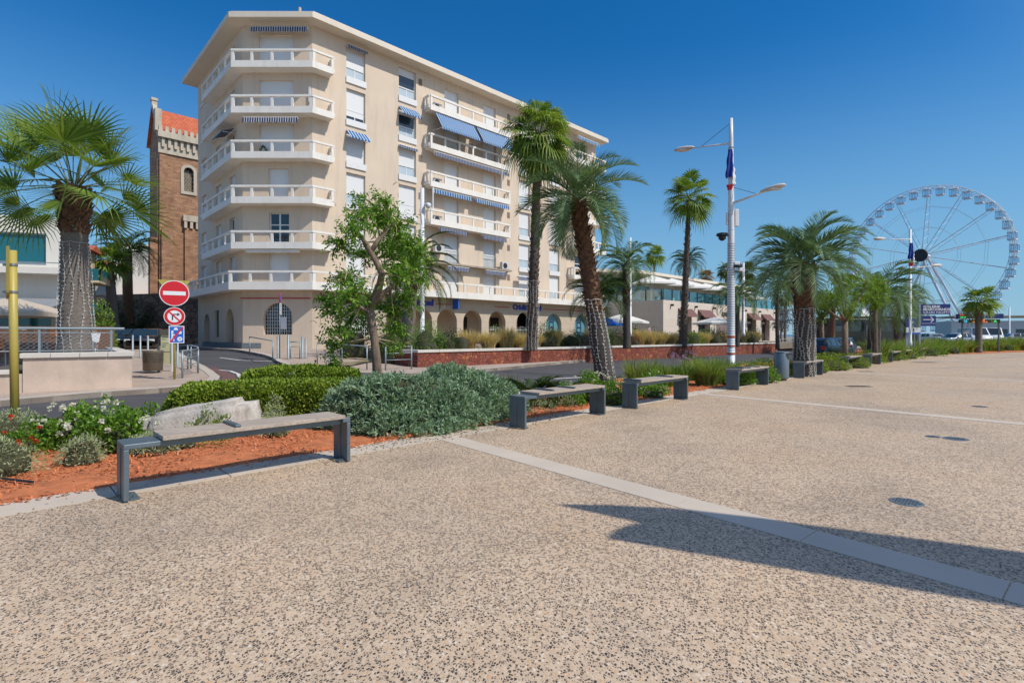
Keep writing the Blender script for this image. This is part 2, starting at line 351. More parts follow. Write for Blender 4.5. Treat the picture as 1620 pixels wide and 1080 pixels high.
M['tile'] = brickmat('roof_tile', (.50, .10, .04), (.62, .17, .07), (.30, .07, .03), .3, .25, .03, RU[0], RU[1], var=.2)
M['rock'] = mat('boulder', (.50, .455, .40), .9, .30, 3.5, 26, bmp=1.0, dirt=.6, dirtc=(.26, .19, .14))
M['redstone'] = stonewallmat('red_stone', [(.17, .038, .022), (.27, .065, .034), (.21, .048, .03), (.40, .13, .05), (.19, .045, .028), (.30, .085, .05), (.22, .05, .03)], (.10, .035, .022), 4.2, RU[0], RU[1])
M['redstone_l'] = stonewallmat('red_stone_side', [(.17, .038, .022), (.27, .065, .034), (.21, .048, .03), (.36, .11, .05)], (.10, .035, .022), 4.2, LU[0], LU[1])
M['darkstone'] = stonewallmat('old_stone', [(.14, .09, .06), (.28, .19, .13), (.20, .13, .09)], (.08, .06, .05), 1.6, .7, .7)
M['coping'] = mat('coping_stone', (.60, .55, .48), .75, .1, 1.5, 70, bmp=.2)
M['stucco'] = mat('pink_stucco', (.54, .42, .33), .9, .22, 1.6, 50, bmp=.5, dirt=.5, dirtc=(.36, .27, .21))
M['steel'] = mat('painted_steel_grey', (.115, .150, .170), .42, .22, 3, 40, metal=.3, dirt=.4, dirtc=(.17, .17, .16))
M['rail'] = mat('rail_grey', (.26, .31, .33), .45, .1, 3, 40, metal=.35)
M['wood'] = None
def woodmat():
    m, nt, b = newmat('weathered_wood'); P = pos(nt); mp = N(nt, 'ShaderNodeMapping'); mp.inputs['Rotation'].default_value = (0, 0, rad(-44.7)); mp.inputs['Scale'].default_value = (.5, 9, 9)
    nt.links.new(P, mp.inputs[0]); a = noise(nt, mp.outputs[0], 4, 6, .7); f = noise(nt, P, 60, 3); bg_ = noise(nt, P, 2.2, 4)
    col = mix(nt, .35, ramp(nt, a, [(.3, (.20, .155, .115)), (.5, (.39, .315, .245)), (.7, (.54, .455, .365))]).outputs[0], ramp(nt, bg_, [(.3, (.28, .24, .20)), (.7, (.50, .41, .32))]).outputs[0])
    nt.links.new(col, b.inputs['Base Color']); b.inputs['Roughness'].default_value = .8; bump(nt, a, b, .4, .006); return m
M['wood'] = woodmat()
M['yellow'] = mat('ochre_post_paint', (.42, .34, .07), .45, .10, 4, 50, dirt=.3, dirtc=(.28, .22, .08))
M['white'] = mat('white_paint', (.70, .70, .69), .45, .04); M['white_post'] = mat('white_post_paint', (.66, .67, .67), .4, .08, 2, 50)
M['sign_red'] = mat('sign_red', (.60, .012, .02), .4, .03); M['sign_white'] = mat('sign_white', (.74, .74, .74), .4, .03)
M['sign_blue'] = mat('sign_blue', (.02, .12, .50), .4, .03); M['black'] = mat('black_plastic', (.02, .02, .022), .5, .05)
M['navy'] = mat('navy_panel', (.012, .025, .16), .4, .05); M['binbrown'] = mat('bin_bronze', (.16, .135, .10), .5, .12, metal=.3)
M['notice'] = mat('yellow_notice', (.68, .64, .36), .6, .03); M['bingrey'] = mat('bin_blue_grey', (.15, .19, .215), .4, .08, metal=.3)
M['parasol'] = mat('parasol_canvas', (.50, .42, .32), .9, .05); M['offwhite_c'] = mat('white_canvas', (.68, .66, .60), .9, .05)
M['orange'] = mat('orange_plastic', (.62, .20, .03), .5, .05)
M['maroon'] = mat('maroon_awning', (.16, .075, .065), .85, .08); M['resto'] = brickmat('limestone_cladding', (.66, .57, .47), (.63, .54, .44), (.50, .42, .34), 1.2, .75, .008, RU[0], RU[1], bs=.1, var=.1)
M['resto_l'] = brickmat('limestone_cladding_side', (.66, .57, .47), (.63, .54, .44), (.50, .42, .34), 1.2, .75, .008, LU[0], LU[1], bs=.1, var=.1)
M['bwhite'] = mat('white_building', (.70, .66, .58), .85, .05, .6, 60, dirt=.15, dirtc=(.45, .4, .34)); M['cream'] = mat('cream_house', (.58, .46, .29), .9, .06)
def thinglass(name='balustrade_glass', c=(.55, .82, .85, 1), k=.22):
    m, nt, b = newmat(name); t = N(nt, 'ShaderNodeBsdfTransparent'); t.inputs[0].default_value = c
    g = N(nt, 'ShaderNodeBsdfGlossy'); g.inputs['Roughness'].default_value = .05; mx = N(nt, 'ShaderNodeMixShader'); mx.inputs[0].default_value = k
    nt.links.new(t.outputs[0], mx.inputs[1]); nt.links.new(g.outputs[0], mx.inputs[2]); nt.links.new(mx.outputs[0], nt.nodes['Material Output'].inputs[0]); return m
M['thin_glass'] = thinglass()
M['rim'] = mat('wheel_steel_white', (.66, .69, .72), .5, .06, 1, 3); M['alloy'] = mat('alloy', (.35, .35, .36), .35, .05, metal=.8)
M['car_dark'] = mat('car_paint_dark_blue', (.010, .022, .035), .35, .05, coat=.25); M['car_teal'] = mat('car_paint_petrol', (.015, .06, .085), .35, .05, coat=.3)
M['car_silver'] = mat('car_paint_silver', (.42, .44, .46), .3, .05, metal=.5, coat=.8); M['car_white'] = mat('van_white', (.62, .64, .66), .35, .05, coat=.6); M['car_black'] = mat('car_paint_black', (.012, .012, .014), .25, .05, coat=.8)
M['bus'] = mat('bus_paint_dark_green', (.020, .030, .024), .35, .08, coat=.2); M['tyre'] = mat('tyre', (.02, .02, .02), .85)
M['lamp_red'] = mat('tail_light', (.45, .02, .02), .3); M['lamp_white'] = mat('headlight', (.6, .6, .6), .2)
M['skin'] = mat('skin', (.50, .28, .19), .6, .04); M['hair'] = mat('hair', (.03, .02, .015), .7)
M['cl_w'] = mat('white_shirt', (.62, .60, .60), .9); M['cl_p'] = mat('pink_top', (.5, .3, .42), .9); M['cl_d'] = mat('dark_clothes', (.04, .05, .08), .9); M['cl_b'] = mat('denim', (.08, .12, .22), .9)
M['flag_b'] = mat('flag_blue', (.012, .04, .26), .85); M['flag_w'] = mat('flag_white', (.68, .68, .68), .85); M['flag_r'] = mat('flag_red', (.60, .02, .03), .85)
M['sea'] = mat('sea', (.02, .09, .16), .25, .2, .02, .5)
# leaves
M['lf_wash'] = leafmat('fan_leaf', [(.07, .14, .02), (.12, .21, .03), (.19, .28, .05), (.28, .34, .07), (.10, .18, .025)], .35)
M['lf_wash2'] = leafmat('fan_leaf_olive', [(.05, .08, .018), (.09, .13, .03), (.16, .19, .05), (.22, .20, .07)], .25)
M['lf_dead'] = leafmat('dead_frond', [(.20, .13, .06), (.30, .21, .10), (.14, .09, .045)], .15)
M['lf_butia'] = leafmat('butia_leaf', [(.06, .12, .045), (.11, .19, .075), (.18, .28, .115), (.28, .37, .19)], .25)
M['lf_phx'] = leafmat('phoenix_leaf', [(.025, .055, .015), (.05, .09, .02), (.09, .14, .03)], .25)
M['lf_tree'] = leafmat('tree_leaf', [(.06, .14, .015), (.12, .25, .025), (.20, .36, .045), (.32, .46, .08)], .4)
M['lf_lime'] = leafmat('locust_leaf', [(.10, .20, .02), (.17, .28, .03), (.26, .36, .05)], .45)
M['lf_hedge'] = leafmat('hedge_leaf', [(.05, .10, .012), (.13, .22, .018), (.24, .33, .03), (.32, .40, .05), (.38, .42, .07)], .3)
M['lf_silver'] = leafmat('silver_leaf', [(.12, .20, .11), (.19, .30, .17), (.27, .38, .23), (.37, .47, .32), (.16, .25, .10)], .2)
M['lf_vari'] = leafmat('variegated_leaf', [(.20, .28, .11), (.38, .43, .23), (.52, .54, .36), (.28, .34, .15)], .3)
M['lf_green'] = leafmat('green_leaf', [(.05, .12, .012), (.10, .22, .02), (.18, .32, .035), (.25, .40, .06)], .35)
M['lf_dark'] = leafmat('dark_leaf', [(.02, .05, .012), (.04, .08, .018), (.07, .12, .03)], .3)
M['lf_gold'] = leafmat('dry_grass', [(.46, .33, .13), (.64, .48, .22), (.72, .58, .32), (.38, .34, .12)], .3)
M['lf_grass'] = leafmat('grass_blade', [(.10, .18, .025), (.17, .27, .045), (.27, .35, .08), (.40, .38, .16)], .35)
M['lf_red'] = leafmat('reddish_leaf', [(.16, .04, .04), (.26, .07, .06), (.12, .07, .03)], .3)
M['lf_lav'] = leafmat('lavender', [(.16, .16, .20), (.24, .22, .30), (.14, .18, .13)], .3)
M['petal_w'] = leafmat('white_petal', [(.70, .68, .58), (.78, .77, .72)], .3); M['petal_r'] = leafmat('red_petal', [(.60, .03, .02), (.7, .10, .03)], .3); M['petal_m'] = leafmat('mauve_petal', [(.35, .20, .36), (.45, .28, .45)], .3)
M['bark_fib'] = barkmat('palm_bark_grey', (.20, .165, .135), 1); M['bark_boot'] = barkmat('palm_boots', (.16, .085, .045), 1); M['bark_dk'] = barkmat('palm_bark_dark', (.085, .07, .058), 1)
M['bark'] = barkmat('tree_bark', (.20, .145, .10)); M['twig'] = mat('dry_twig', (.36, .28, .17), .9); M['bulb'] = mat('fairy_light_wire', (.68, .67, .62), .6)
# ================================================================ GROUND
def sheet_mb(poly, zoff, cell=2.0, skirt=0.0, zf=gz):
    bm = bmesh.new(); vs_ = [bm.verts.new((p[0], p[1], 0)) for p in poly]; bm.faces.new(vs_)
    xs = [p[0] for p in poly]; ys = [p[1] for p in poly]
    if cell:
        for ax, lo, hi in ((0, min(xs), max(xs)), (1, min(ys), max(ys))):
            k = math.ceil(lo / cell) * cell + .013
            while k < hi:
                co = (k, 0, 0) if ax == 0 else (0, k, 0); no = (1, 0, 0) if ax == 0 else (0, 1, 0)
                bmesh.ops.bisect_plane(bm, geom=bm.verts[:] + bm.edges[:] + bm.faces[:], plane_co=co, plane_no=no, dist=1e-5)
                k += cell
    for v in bm.verts: v.co.z = zf(v.co.x, v.co.y) + zoff
    if skirt:
        be = [e for e in bm.edges if e.is_boundary]
        r = bmesh.ops.extrude_edge_only(bm, edges=be)
        for g in r['geom']:
            if isinstance(g, bmesh.types.BMVert): g.co.z -= skirt
    bmesh.ops.recalc_face_normals(bm, faces=bm.faces[:])
    if sum(f.normal.z * f.calc_area() for f in bm.faces) < 0: bmesh.ops.reverse_faces(bm, faces=bm.faces[:])
    mb = MB(); mb.bm(bm); return mb
def sheet(name, poly, zoff, m, cell=2.0, skirt=0.0, zf=gz): return structure(sheet_mb(poly, zoff, cell, skirt, zf), name, m)
def v2(p): return (p[0], p[1])
def gp(px, py, off=0): p = G(px, py, off); return (p.x, p.y)
sheet('ground', [(-4000, -300), (4000, -300), (4000, 5000), (-4000, 5000)], -.30, M['far_ground'], 0, zf=lambda x, y: 0)
sheet('sea', [(60, 260), (4000, 260), (4000, 8000), (-100, 8000)], -.28, M['sea'], 0, zf=lambda x, y: 0)
sheet('road', [(-70, 2), (2, 2), (30, 25), (75, 42), (150, 45), (150, 190), (-70, 190)], -.10, M['asphalt'], 2.0)
fe = [v2(LP(-30, .3)), v2(LP(49.5, .3)), (38, 42.6), (45.5, 46.6), (58, 51.5), (80, 57), (140, 66)]
sheet('plaza', fe + [(140, -40), (-30, -40)], 0, M['pebble'], 0, .1, zf=lambda x, y: 0)
# kerb strip of stone slabs along the planting bed
mb = MB(); t = -12.0
while t < 49.5:
    L = 1.0; mb_p = [LP(t + .006, .306), LP(t + L - .006, .306), LP(t + L - .006, .76), LP(t + .006, .76)]
    mb.prism([v2(p) for p in mb_p], -.10, .006 + random.uniform(0, .003)); t += L
structure(mb, 'kerb_strip', M['strip'])
bed = [v2(LP(-12, .76)), v2(LP(50.5, .76)), (39, 43.6), (46, 47.6), (58, 52.5), (80, 58), (140, 67), (140, 74), (80, 66), (50, 61), (30, 50), v2(LP(38, 5.2)), v2(LP(20, 4.6)), v2(LP(8, 4.1)), v2(LP(-12, 4.1))]
bedm = sheet_mb(bed, .02, 1.0, .12, zf=lambda x, y: .03 * math.sin(x * 3.1) * math.sin(y * 2.7))
structure(bedm, 'planting_bed', M['mulch'])
# loose bark chips thrown over the near bed
mb = MB()
n = 26000; t_ = RNG.uniform(-3, 16, n); p_ = np.where(RNG.random(n) < .06, RNG.uniform(.62, .80, n), RNG.uniform(.78, 4.0, n))
cx_ = B0.x + t_ * LT.x + p_ * LN.x; cy_ = B0.y + t_ * LT.y + p_ * LN.y
a_ = RNG.uniform(0, PI, n); l_ = RNG.uniform(.008, .03, n); w_ = RNG.uniform(.004, .010, n); zb = .03 * np.sin(cx_ * 3.1) * np.sin(cy_ * 2.7) + .03; tl = RNG.uniform(-.012, .018, n)
vv = np.stack([np.stack([cx_ + sx * l_ * np.cos(a_) - sy * w_ * np.sin(a_), cy_ + sx * l_ * np.sin(a_) + sy * w_ * np.cos(a_), zb + sx * tl + .002], 1) for sx, sy in ((-1, -1), (1, -1), (1, 1), (-1, 1))], 1).reshape(-1, 3)
mb.add(vv, np.arange(n * 4).reshape(-1, 4))
tag(mb.build('bark_chips', leafmat('bark_chip', [(.36, .10, .035), (.66, .22, .08), (.52, .16, .06), (.24, .085, .045)], .02)), kind='stuff')
# stone strips crossing the plaza
def strip(a, b, w, step=.9):
    a = Vector(a); b = Vector(b); d = (b - a).normalized(); nn = Vector((-d.y, d.x)); mb = MB(); s = 0; L = (b - a).length
    while s < L:
        e = min(L, s + step * random.uniform(.8, 1.2))
        pp = [a + d * (s + .004) - nn * w / 2, a + d * (e - .004) - nn * w / 2, a + d * (e - .004) + nn * w / 2, a + d * (s + .004) + nn * w / 2]
        mb.prism([v2(p) for p in pp], -.02, .005); s = e
    structure(mb, 'stone_strip', M['strip'])
sd = Vector((.645, -.764))
strip(Vector((-.95, 7.86)), Vector((-.95, 7.86)) + sd * 16, .34, .95)
strip(Vector((4.83, 13.85)) - sd * .9, Vector((4.83, 13.85)) + sd * 26, .32)
strip(Vector((13.0, 22.2)) - sd * .4, Vector((13.0, 22.2)) + sd * 30, .3)
strip(Vector((24.0, 32.6)), Vector((24.0, 32.6)) + sd * 40, .3)
# left pavement, right-hand pavement, kerbs
lk = [gp(-260, 668), gp(0, 636), gp(160, 622), gp(250, 616), gp(300, 612), gp(330, 607.5), gp(345, 602.5), gp(348, 597), gp(338, 589), gp(325, 581), gp(312, 574.5)]
far_l = [(-24, 36), (-44, 60)]
lpoly = lk + far_l + [(-60, 60), (-60, 12)]
sheet('left_pavement', lpoly, 0.035, M['paver'], 2, .2)
def offset_line(pts, w):
    out = []
    for i, p in enumerate(pts):
        a = Vector(pts[max(0, i - 1)]); b = Vector(pts[min(len(pts) - 1, i + 1)]); d = (b - a).normalized(); out.append((p[0] - d.y * w, p[1] + d.x * w))
    return out
def kerb(name, pts, w, z0, z1, side=1):
    """a low stone kerb along a line, cut in blocks, following the ground"""
    mb = MB(); P = [Vector(p) for p in pts]
    inn = [Vector(p) for p in offset_line(pts, w * side)]
    for i in range(len(P) - 1):
        L = (P[i + 1] - P[i]).length; k = max(1, round(L / 1.0))
        for j in range(k):
            a = j / k + .006 / L; b = (j + 1) / k - .006 / L
            q = [P[i].lerp(P[i + 1], a), P[i].lerp(P[i + 1], b), inn[i].lerp(inn[i + 1], b), inn[i].lerp(inn[i + 1], a)]
            v = [(c.x, c.y, gz(c.x, c.y) + z0) for c in q] + [(c.x, c.y, gz(c.x, c.y) + z1) for c in q]
            mb.add(v, [(3, 2, 1, 0), (4, 5, 6, 7), (0, 1, 5, 4), (1, 2, 6, 5), (2, 3, 7, 6), (3, 0, 4, 7)])
    structure(mb, name, M['kerb'])
kerb('left_kerb', lk + far_l, .32, -.2, .055, 1)
rk = [(-4.3 - .6 + 40 * RU[0], 23.9 - .9 + 40 * RU[1]), (-4.3 + 10 * RU[0] + .35, 23.9 + 10 * RU[1] - .75), gp(700, 591), gp(640, 592), gp(580, 591), gp(540, 590), gp(501, 587), gp(470, 582), gp(450, 577), gp(438, 572), gp(432, 567), gp(418, 562), gp(398, 558)]
rk2 = rk + [(-17.9, 33.2), (-19.0, 33.9), (-42, 58)]
rpoly = rk2 + [(-40, 60), (20, 80), (60, 80), (45, 64)]
sheet('right_pavement', rpoly, 0.035, M['paver'], 2, .2)
kerb('right_kerb', rk2, .25, -.2, .05, -1)
# painted lines, following the road
def roadline(pts, w, name='road_marking', m='line', z=-.082):
    P = [Vector(p) for p in pts]; mb = MB(); v = []; Q = []
    for i in range(len(P) - 1):
        k = max(1, int((P[i + 1] - P[i]).length / .8)); Q += [P[i].lerp(P[i + 1], j / k) for j in range(k)]
    Q.append(P[-1]); O = offset_line([v2(q) for q in Q], w)
    for q, o in zip(Q, O): v += [(q.x, q.y, gz(q.x, q.y) + z), (o[0], o[1], gz(o[0], o[1]) + z)]
    mb.add(v, [(2 * i, 2 * i + 2, 2 * i + 3, 2 * i + 1) for i in range(len(Q) - 1)]); structure(mb, name, M[m])
roadline([gp(140, 668, -.1), gp(270, 652, -.1)], .13); roadline([gp(500, 605, -.1), gp(580, 597.5, -.1)], .16)
roadline([gp(345, 586, -.1), gp(362, 587.5, -.1), gp(374, 592, -.1), gp(377, 598, -.1), gp(372, 604, -.1)], .13)
roadline([gp(520, 575, -.1), gp(380, 570, -.1), gp(350, 566, -.1)], .12)
roadline([gp(880, 600, -.1), gp(935, 597, -.1)], .22)
rb = [gp(250, 617.5, -.1), gp(300, 613.5, -.1), gp(335, 609, -.1), gp(350, 603, -.1), gp(352, 597, -.1), gp(343, 589.5, -.1), gp(330, 582, -.1)]
ro = [gp(342, 581, -.1), gp(358, 588, -.1), gp(371, 593, -.1), gp(373, 599, -.1), gp(365, 605, -.1), gp(330, 614, -.1), gp(280, 619, -.1)]
sheet('cycle_lane', rb[::1] + ro, -.092, M['red_asphalt'], 0.8)
# round metal covers and grates in the plaza
def disc(px, py, r, label, dark=False, sq=False):
    p = G(px, py); mb = MB(); n = 28
    if sq: mb.box(p.x - r, p.x + r, p.y - r * .5, p.y + r * .5, -.03, .004)
    else: mb.lathe([(r, -.03), (r, .003), (r * .93, .006), (r * .93, .006)], (p.x, p.y, 0), n)
    o = thing('ground_light' if not sq else 'drain_grate', label, 'cover' if not sq else 'grate', (p.x, p.y, 0))
    mb.build('plate', mat('cover_metal_%d' % px, (.05, .05, .05) if dark else (.12, .15, .17), .55, .2, metal=.1), o)
    hb = MB()
    for i in range(-3, 4):
        for j in range(-3, 4):
            if sq: hb.box(p.x + i * r * .27 - r * .08, p.x + i * r * .27 + r * .08, p.y + j * r * .13 - r * .03, p.y + j * r * .13 + r * .03, .0035, .006)
            elif i * i + j * j < 10: hb.lathe([(r * .07, .004), (r * .07, .0085)], (p.x + i * r * .26, p.y + j * r * .26, 0), 8)
    hb.build('holes', M['black'], o)
disc(1434, 794, .135, 'nearest round blue-grey perforated metal cover set in the aggregate plaza')
disc(1512, 694, .16, 'round perforated metal cover beyond the long shadow, farther of the two big ones')
disc(1476, 690.5, .10, 'small pale round metal cover beside a larger perforated one in the plaza')
disc(1550, 643, .14, 'farthest small round metal cover on the plaza at the right')
disc(1358, 611, .34, 'dark rectangular drain grate in the plaza in front of the waste bin', True, True)
disc(1369, 587.5, .30, 'small distant dark drain grate in the plaza near the far benches', True, True)
disc(1463, 573, .6, 'most distant drain grate far out on the plaza', True, True)

M['nc'] = glassmat('net_curtain_glass', (.45, .53, .57), .25)
# ================================================================ WALL HELPERS
def wall_holes(mb, fr, u0, u1, z0, z1, holes, n=0.0, depth=.25):
    """a wall front in plane n, with rectangular or arched (a, b, c, d, 'arch') openings and their reveals"""
    us = sorted({u0, u1} | {h[0] for h in holes} | {h[1] for h in holes}); zs = sorted({z0, z1} | {h[2] for h in holes} | {h[3] for h in holes})
    us = [u for u in us if u0 <= u <= u1]; zs = [z for z in zs if z0 <= z <= z1]
    for i in range(len(us) - 1):
        for j in range(len(zs) - 1):
            um = (us[i] + us[i + 1]) / 2; zm = (zs[j] + zs[j + 1]) / 2
            if any(h[0] < um < h[1] and h[2] < zm < h[3] for h in holes): continue
            mb.add([fr(us[i], n, zs[j]), fr(us[i + 1], n, zs[j]), fr(us[i + 1], n, zs[j + 1]), fr(us[i], n, zs[j + 1])], [(0, 1, 2, 3)])
    for h in holes:
        a, b, c, d = h[:4]; q = n - depth
        if len(h) > 4:
            r = (b - a) / 2; um = (a + b) / 2; sp = d - r; K = 14
            arc = [(um - r * math.cos(PI * k / K), sp + r * math.sin(PI * k / K)) for k in range(K + 1)]
            for k in range(K):
                (x0, y0), (x1, y1) = arc[k], arc[k + 1]
                mb.add([fr(x0, n, y0), fr(x1, n, y1), fr(x1, n, d), fr(x0, n, d)], [(0, 1, 2, 3)])
                mb.add([fr(x0, n, y0), fr(x0, q, y0), fr(x1, q, y1), fr(x1, n, y1)], [(0, 1, 2, 3)])
            top = sp
        else:
            top = d; mb.add([fr(a, n, d), fr(a, q, d), fr(b, q, d), fr(b, n, d)], [(0, 1, 2, 3)])
        mb.add([fr(a, n, c), fr(a, q, c), fr(a, q, top), fr(a, n, top)], [(0, 1, 2, 3)])
        mb.add([fr(b, n, c), fr(b, n, top), fr(b, q, top), fr(b, q, c)], [(0, 1, 2, 3)])
        mb.add([fr(a, n, c), fr(b, n, c), fr(b, q, c), fr(a, q, c)], [(0, 1, 2, 3)])
def fbox(mb, fr, u0, u1, n0, n1, z0, z1): mb.box(u0, u1, n0, n1, z0, z1, fr)
def miter(pts, off):
    """offset a polyline of 2-D points to its right-hand (outer) side, mitred"""
    P = [Vector(p) for p in pts]; out = []
    for i, p in enumerate(P):
        ds = []
        if i > 0: ds.append((P[i] - P[i - 1]).normalized())
        if i < len(P) - 1: ds.append((P[i + 1] - P[i]).normalized())
        ns = [Vector((d.y, -d.x)) for d in ds]; m = sum(ns, Vector((0, 0))).normalized(); out.append(p + m * (off / m.dot(ns[0])))
    return out
def band(mb, pts, o_in, o_out, z0, z1, close_ends=True):
    a = miter(pts, o_in); b = miter(pts, o_out); n = len(pts)
    v = [(p.x, p.y, z0) for p in a] + [(p.x, p.y, z0) for p in b] + [(p.x, p.y, z1) for p in a] + [(p.x, p.y, z1) for p in b]
    f = []
    for i in range(n - 1): f += [(i, i + 1, n + i + 1, n + i), (2 * n + i, 3 * n + i, 3 * n + i + 1, 2 * n + i + 1), (n + i, n + i + 1, 3 * n + i + 1, 3 * n + i), (i, 2 * n + i, 2 * n + i + 1, i + 1)]
    if close_ends: f += [(0, n, 3 * n, 2 * n), (n - 1, 3 * n - 1, 4 * n - 1, 2 * n - 1)]
    mb.add(v, f)

# ================================================================ APARTMENT BLOCK
C1 = Vector((-17.43, 34)); C2 = Vector((-12.93, 34)); RD = Vector(RU); LD = Vector((-.6932, .7207))
FRr = Fr(C2, RD); FRc = Fr(C1, (1, 0)); FRl = Fr(C1 + LD * 11.0, -LD)        # right, corner and left facades
LL = 11.0; RL = 30.0; BZ = .3; TOPW = 21.6
LV = [4.38, 6.98, 9.85, 12.70, 15.56, 18.45]                                # slab undersides
apt = thing('apartment_building', 'tall beige seven-storey apartment block with white balconies, blue awnings and ground floor arches', 'building', (-15, 34, .5))
wmb = MB(); arc = MB(); holes_r = []; holes_c = []; holes_l = []
wins = []     # (frame, u0, u1, z0, z1, kind)
for k, zb in enumerate(LV):
    fz = zb + .30                                    # floor finish
    for (a, b) in ((2.35, 3.76), (6.44, 7.92)): holes_r.append((a, b, fz + .0, fz + 2.42)); wins.append((FRr, a, b, fz, fz + 2.42, 'win'))
    for (a, b) in ((10.56, 11.97), (14.6, 16.0)): holes_r.append((a, b, fz - .1, fz + 2.15)); wins.append((FRr, a, b, fz - .1, fz + 2.15, 'juliet' if k == 1 else 'door'))
    for (a, b) in ((18.8, 20.2), (22.85, 24.3)): holes_r.append((a, b, fz, fz + 2.42)); wins.append((FRr, a, b, fz, fz + 2.42, 'win'))
    holes_r.append((26.6, 28.6, fz - .1, fz + 2.2)); wins.append((FRr, 26.6, 28.6, fz - .1, fz + 2.2, 'glazed' if k % 2 else 'door'))
    a, b = ((1.05, 3.3) if k > 2 and k != 2 else (1.7, 3.0))
    if k == 2: a, b = 1.65, 2.95
    holes_c.append((a, b, fz - .1, fz + 2.15)); wins.append((FRc, a, b, fz - .1, fz + 2.15, 'glazed' if k == 1 + 0 and False else ('glazed' if k == 1 else 'door')))
    for (a, b) in ((1.0, 2.4), (5.0, 6.2), (8.2, 9.4)):
        z0 = fz + (.7 if a == 1.0 else -.1); z1 = fz + 2.15
        holes_l.append((a, b, z0, z1)); wins.append((FRl, a, b, z0, z1, 'low' if a == 1.0 else ('glazed' if k in (1, 3) and a > 8 else 'door')))
wall_holes(wmb, FRr, 0, RL, LV[0], TOPW, holes_r); wall_holes(wmb, FRc, 0, 4.5, LV[0], TOPW, holes_c); wall_holes(wmb, FRl, 0, LL, LV[0], TOPW, holes_l)
# ground floor: plain wall with arches on the corner and left, stone arcade on the right
g_c = [(1.35, 3.2, 1.55, 3.6, 'arch')]; wall_holes(wmb, FRc, 0, 4.5, BZ, LV[0], g_c, depth=.35)
g_l = [(1.7, 3.3, .45, 3.1, 'arch'), (4.6, 5.7, 1.35, 3.3), (7.3, 9.1, .45, 3.3, 'arch')]; wall_holes(wmb, FRl, 0, LL, BZ, LV[0], g_l, depth=.5)
g_r = [(2.2, 4.15, 1.5, 3.55, 'arch'), (5.4, 6.9, .7, 3.5, 'arch')]
for a in (7.45, 9.85, 12.45, 15.2, 18.5): g_r.append((a, a + 1.95, .75, 3.55, 'arch'))
g_g = [(22.4, 24.6, 1.2, 3.55, 'arch'), (26.6, 28.8, 1.2, 3.55, 'arch')]
wall_holes(arc, FRr, 0, 5.0, BZ, LV[0], g_r[:1], depth=.35); wall_holes(arc, FRr, 5.0, 21.4, BZ, LV[0], g_r[1:], depth=.45); wall_holes(arc, FRr, 21.4, RL, BZ, LV[0], g_g, depth=.4)
E = C2 + RD * RL; Lf = C1 + LD * LL; Eb = E + LD * 13; Lb = Lf + RD * 22
wmb.prism([(Lf.x, Lf.y), (Lf.x + .01, Lf.y), (Lb.x, Lb.y)], BZ, TOPW); 
for A, B_ in ((E, Eb), (Eb, Lb), (Lb, Lf)): wmb.add([(A.x, A.y, BZ), (B_.x, B_.y, BZ), (B_.x, B_.y, TOPW), (A.x, A.y, TOPW)], [(0, 1, 2, 3)])
wall = wmb.build('wall', M['wall'], apt); arcade = arc.build('arcade', M['arcade'], apt)
# arcade interior: back wall, floor, ceiling
mb = MB(); fbox(mb, FRr, 4.8, 21.6, -3.2, -3.0, .7, 4.3); fbox(mb, FRr, 4.8, 21.6, -2.99, -.46, 4.0, 4.2); mb.build('passage_wall', M['wall'], apt)
mb = MB(); fbox(mb, FRr, 4.8, 21.6, -2.99, -.46, .3, .7); mb.build('passage_floor', M['paver'], apt)
mb = MB(); fbox(mb, FRr, 11.3, 11.75, -2.97, -2.9, .72, 3.2); fbox(mb, FRr, 14.4, 15.2, -2.97, -2.9, .72, 3.1); fbox(mb, FRr, 18, 19, -2.97, -2.9, .72, 3.1)
mb.build('passage_door', M['dark'], apt)
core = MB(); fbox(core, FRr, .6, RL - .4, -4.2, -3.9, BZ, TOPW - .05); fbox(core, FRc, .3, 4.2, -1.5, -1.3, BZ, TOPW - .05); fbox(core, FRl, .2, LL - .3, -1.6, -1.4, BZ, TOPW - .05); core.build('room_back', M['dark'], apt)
# plinth at the foot of the corner
mb = MB(); band(mb, [v2(C1 + LD * 9.5), v2(C1), v2(C1 + Vector((1.2, 0)))], .01, .06, .2, 1.0); mb.build('plinth', mat('blue_grey_tiles', (.16, .19, .21), .5, .2, 5, 30), apt)
# red fascia line under the first balcony
mb = MB(); fbox(mb, FRc, -.15, 4.4, .02, .07, 3.86, 3.93); fbox(mb, FRr, .1, 3.2, .02, .07, 3.86, 3.93)
for a, b in ((9.7, 11.2), (15.9, 17.6), (22.0, 29.7)): fbox(mb, FRr, a, b, .02, .07, 3.90, 3.96)
mb.build('red_line', M['redline'], apt)
text('Crédit', .66, FRr.M4(7.55, .03, 3.78), M['letter'], apt, 'lettering', .05, 'RIGHT', .022)
text('Mutuel', .66, FRr.M4(7.65, .03, 3.78), M['letter'], apt, 'lettering', .05, 'LEFT', .022)
text('Crédit', .66, FRr.M4(19.75, .03, 3.78), M['letter'], apt, 'lettering', .05, 'RIGHT', .022)
text('Mutuel', .66, FRr.M4(19.85, .03, 3.78), M['letter'], apt, 'lettering', .05, 'LEFT', .022)
mb = MB(); fbox(mb, FRr, 11.35, 11.42, .05, .75, 3.55, 4.35); ps = mb.build('projecting_sign', M['sign_blue'], apt)
text('a', .5, FRr.M4(11.6, .4, 3.75), M['letter'], apt, 'lettering', .03)
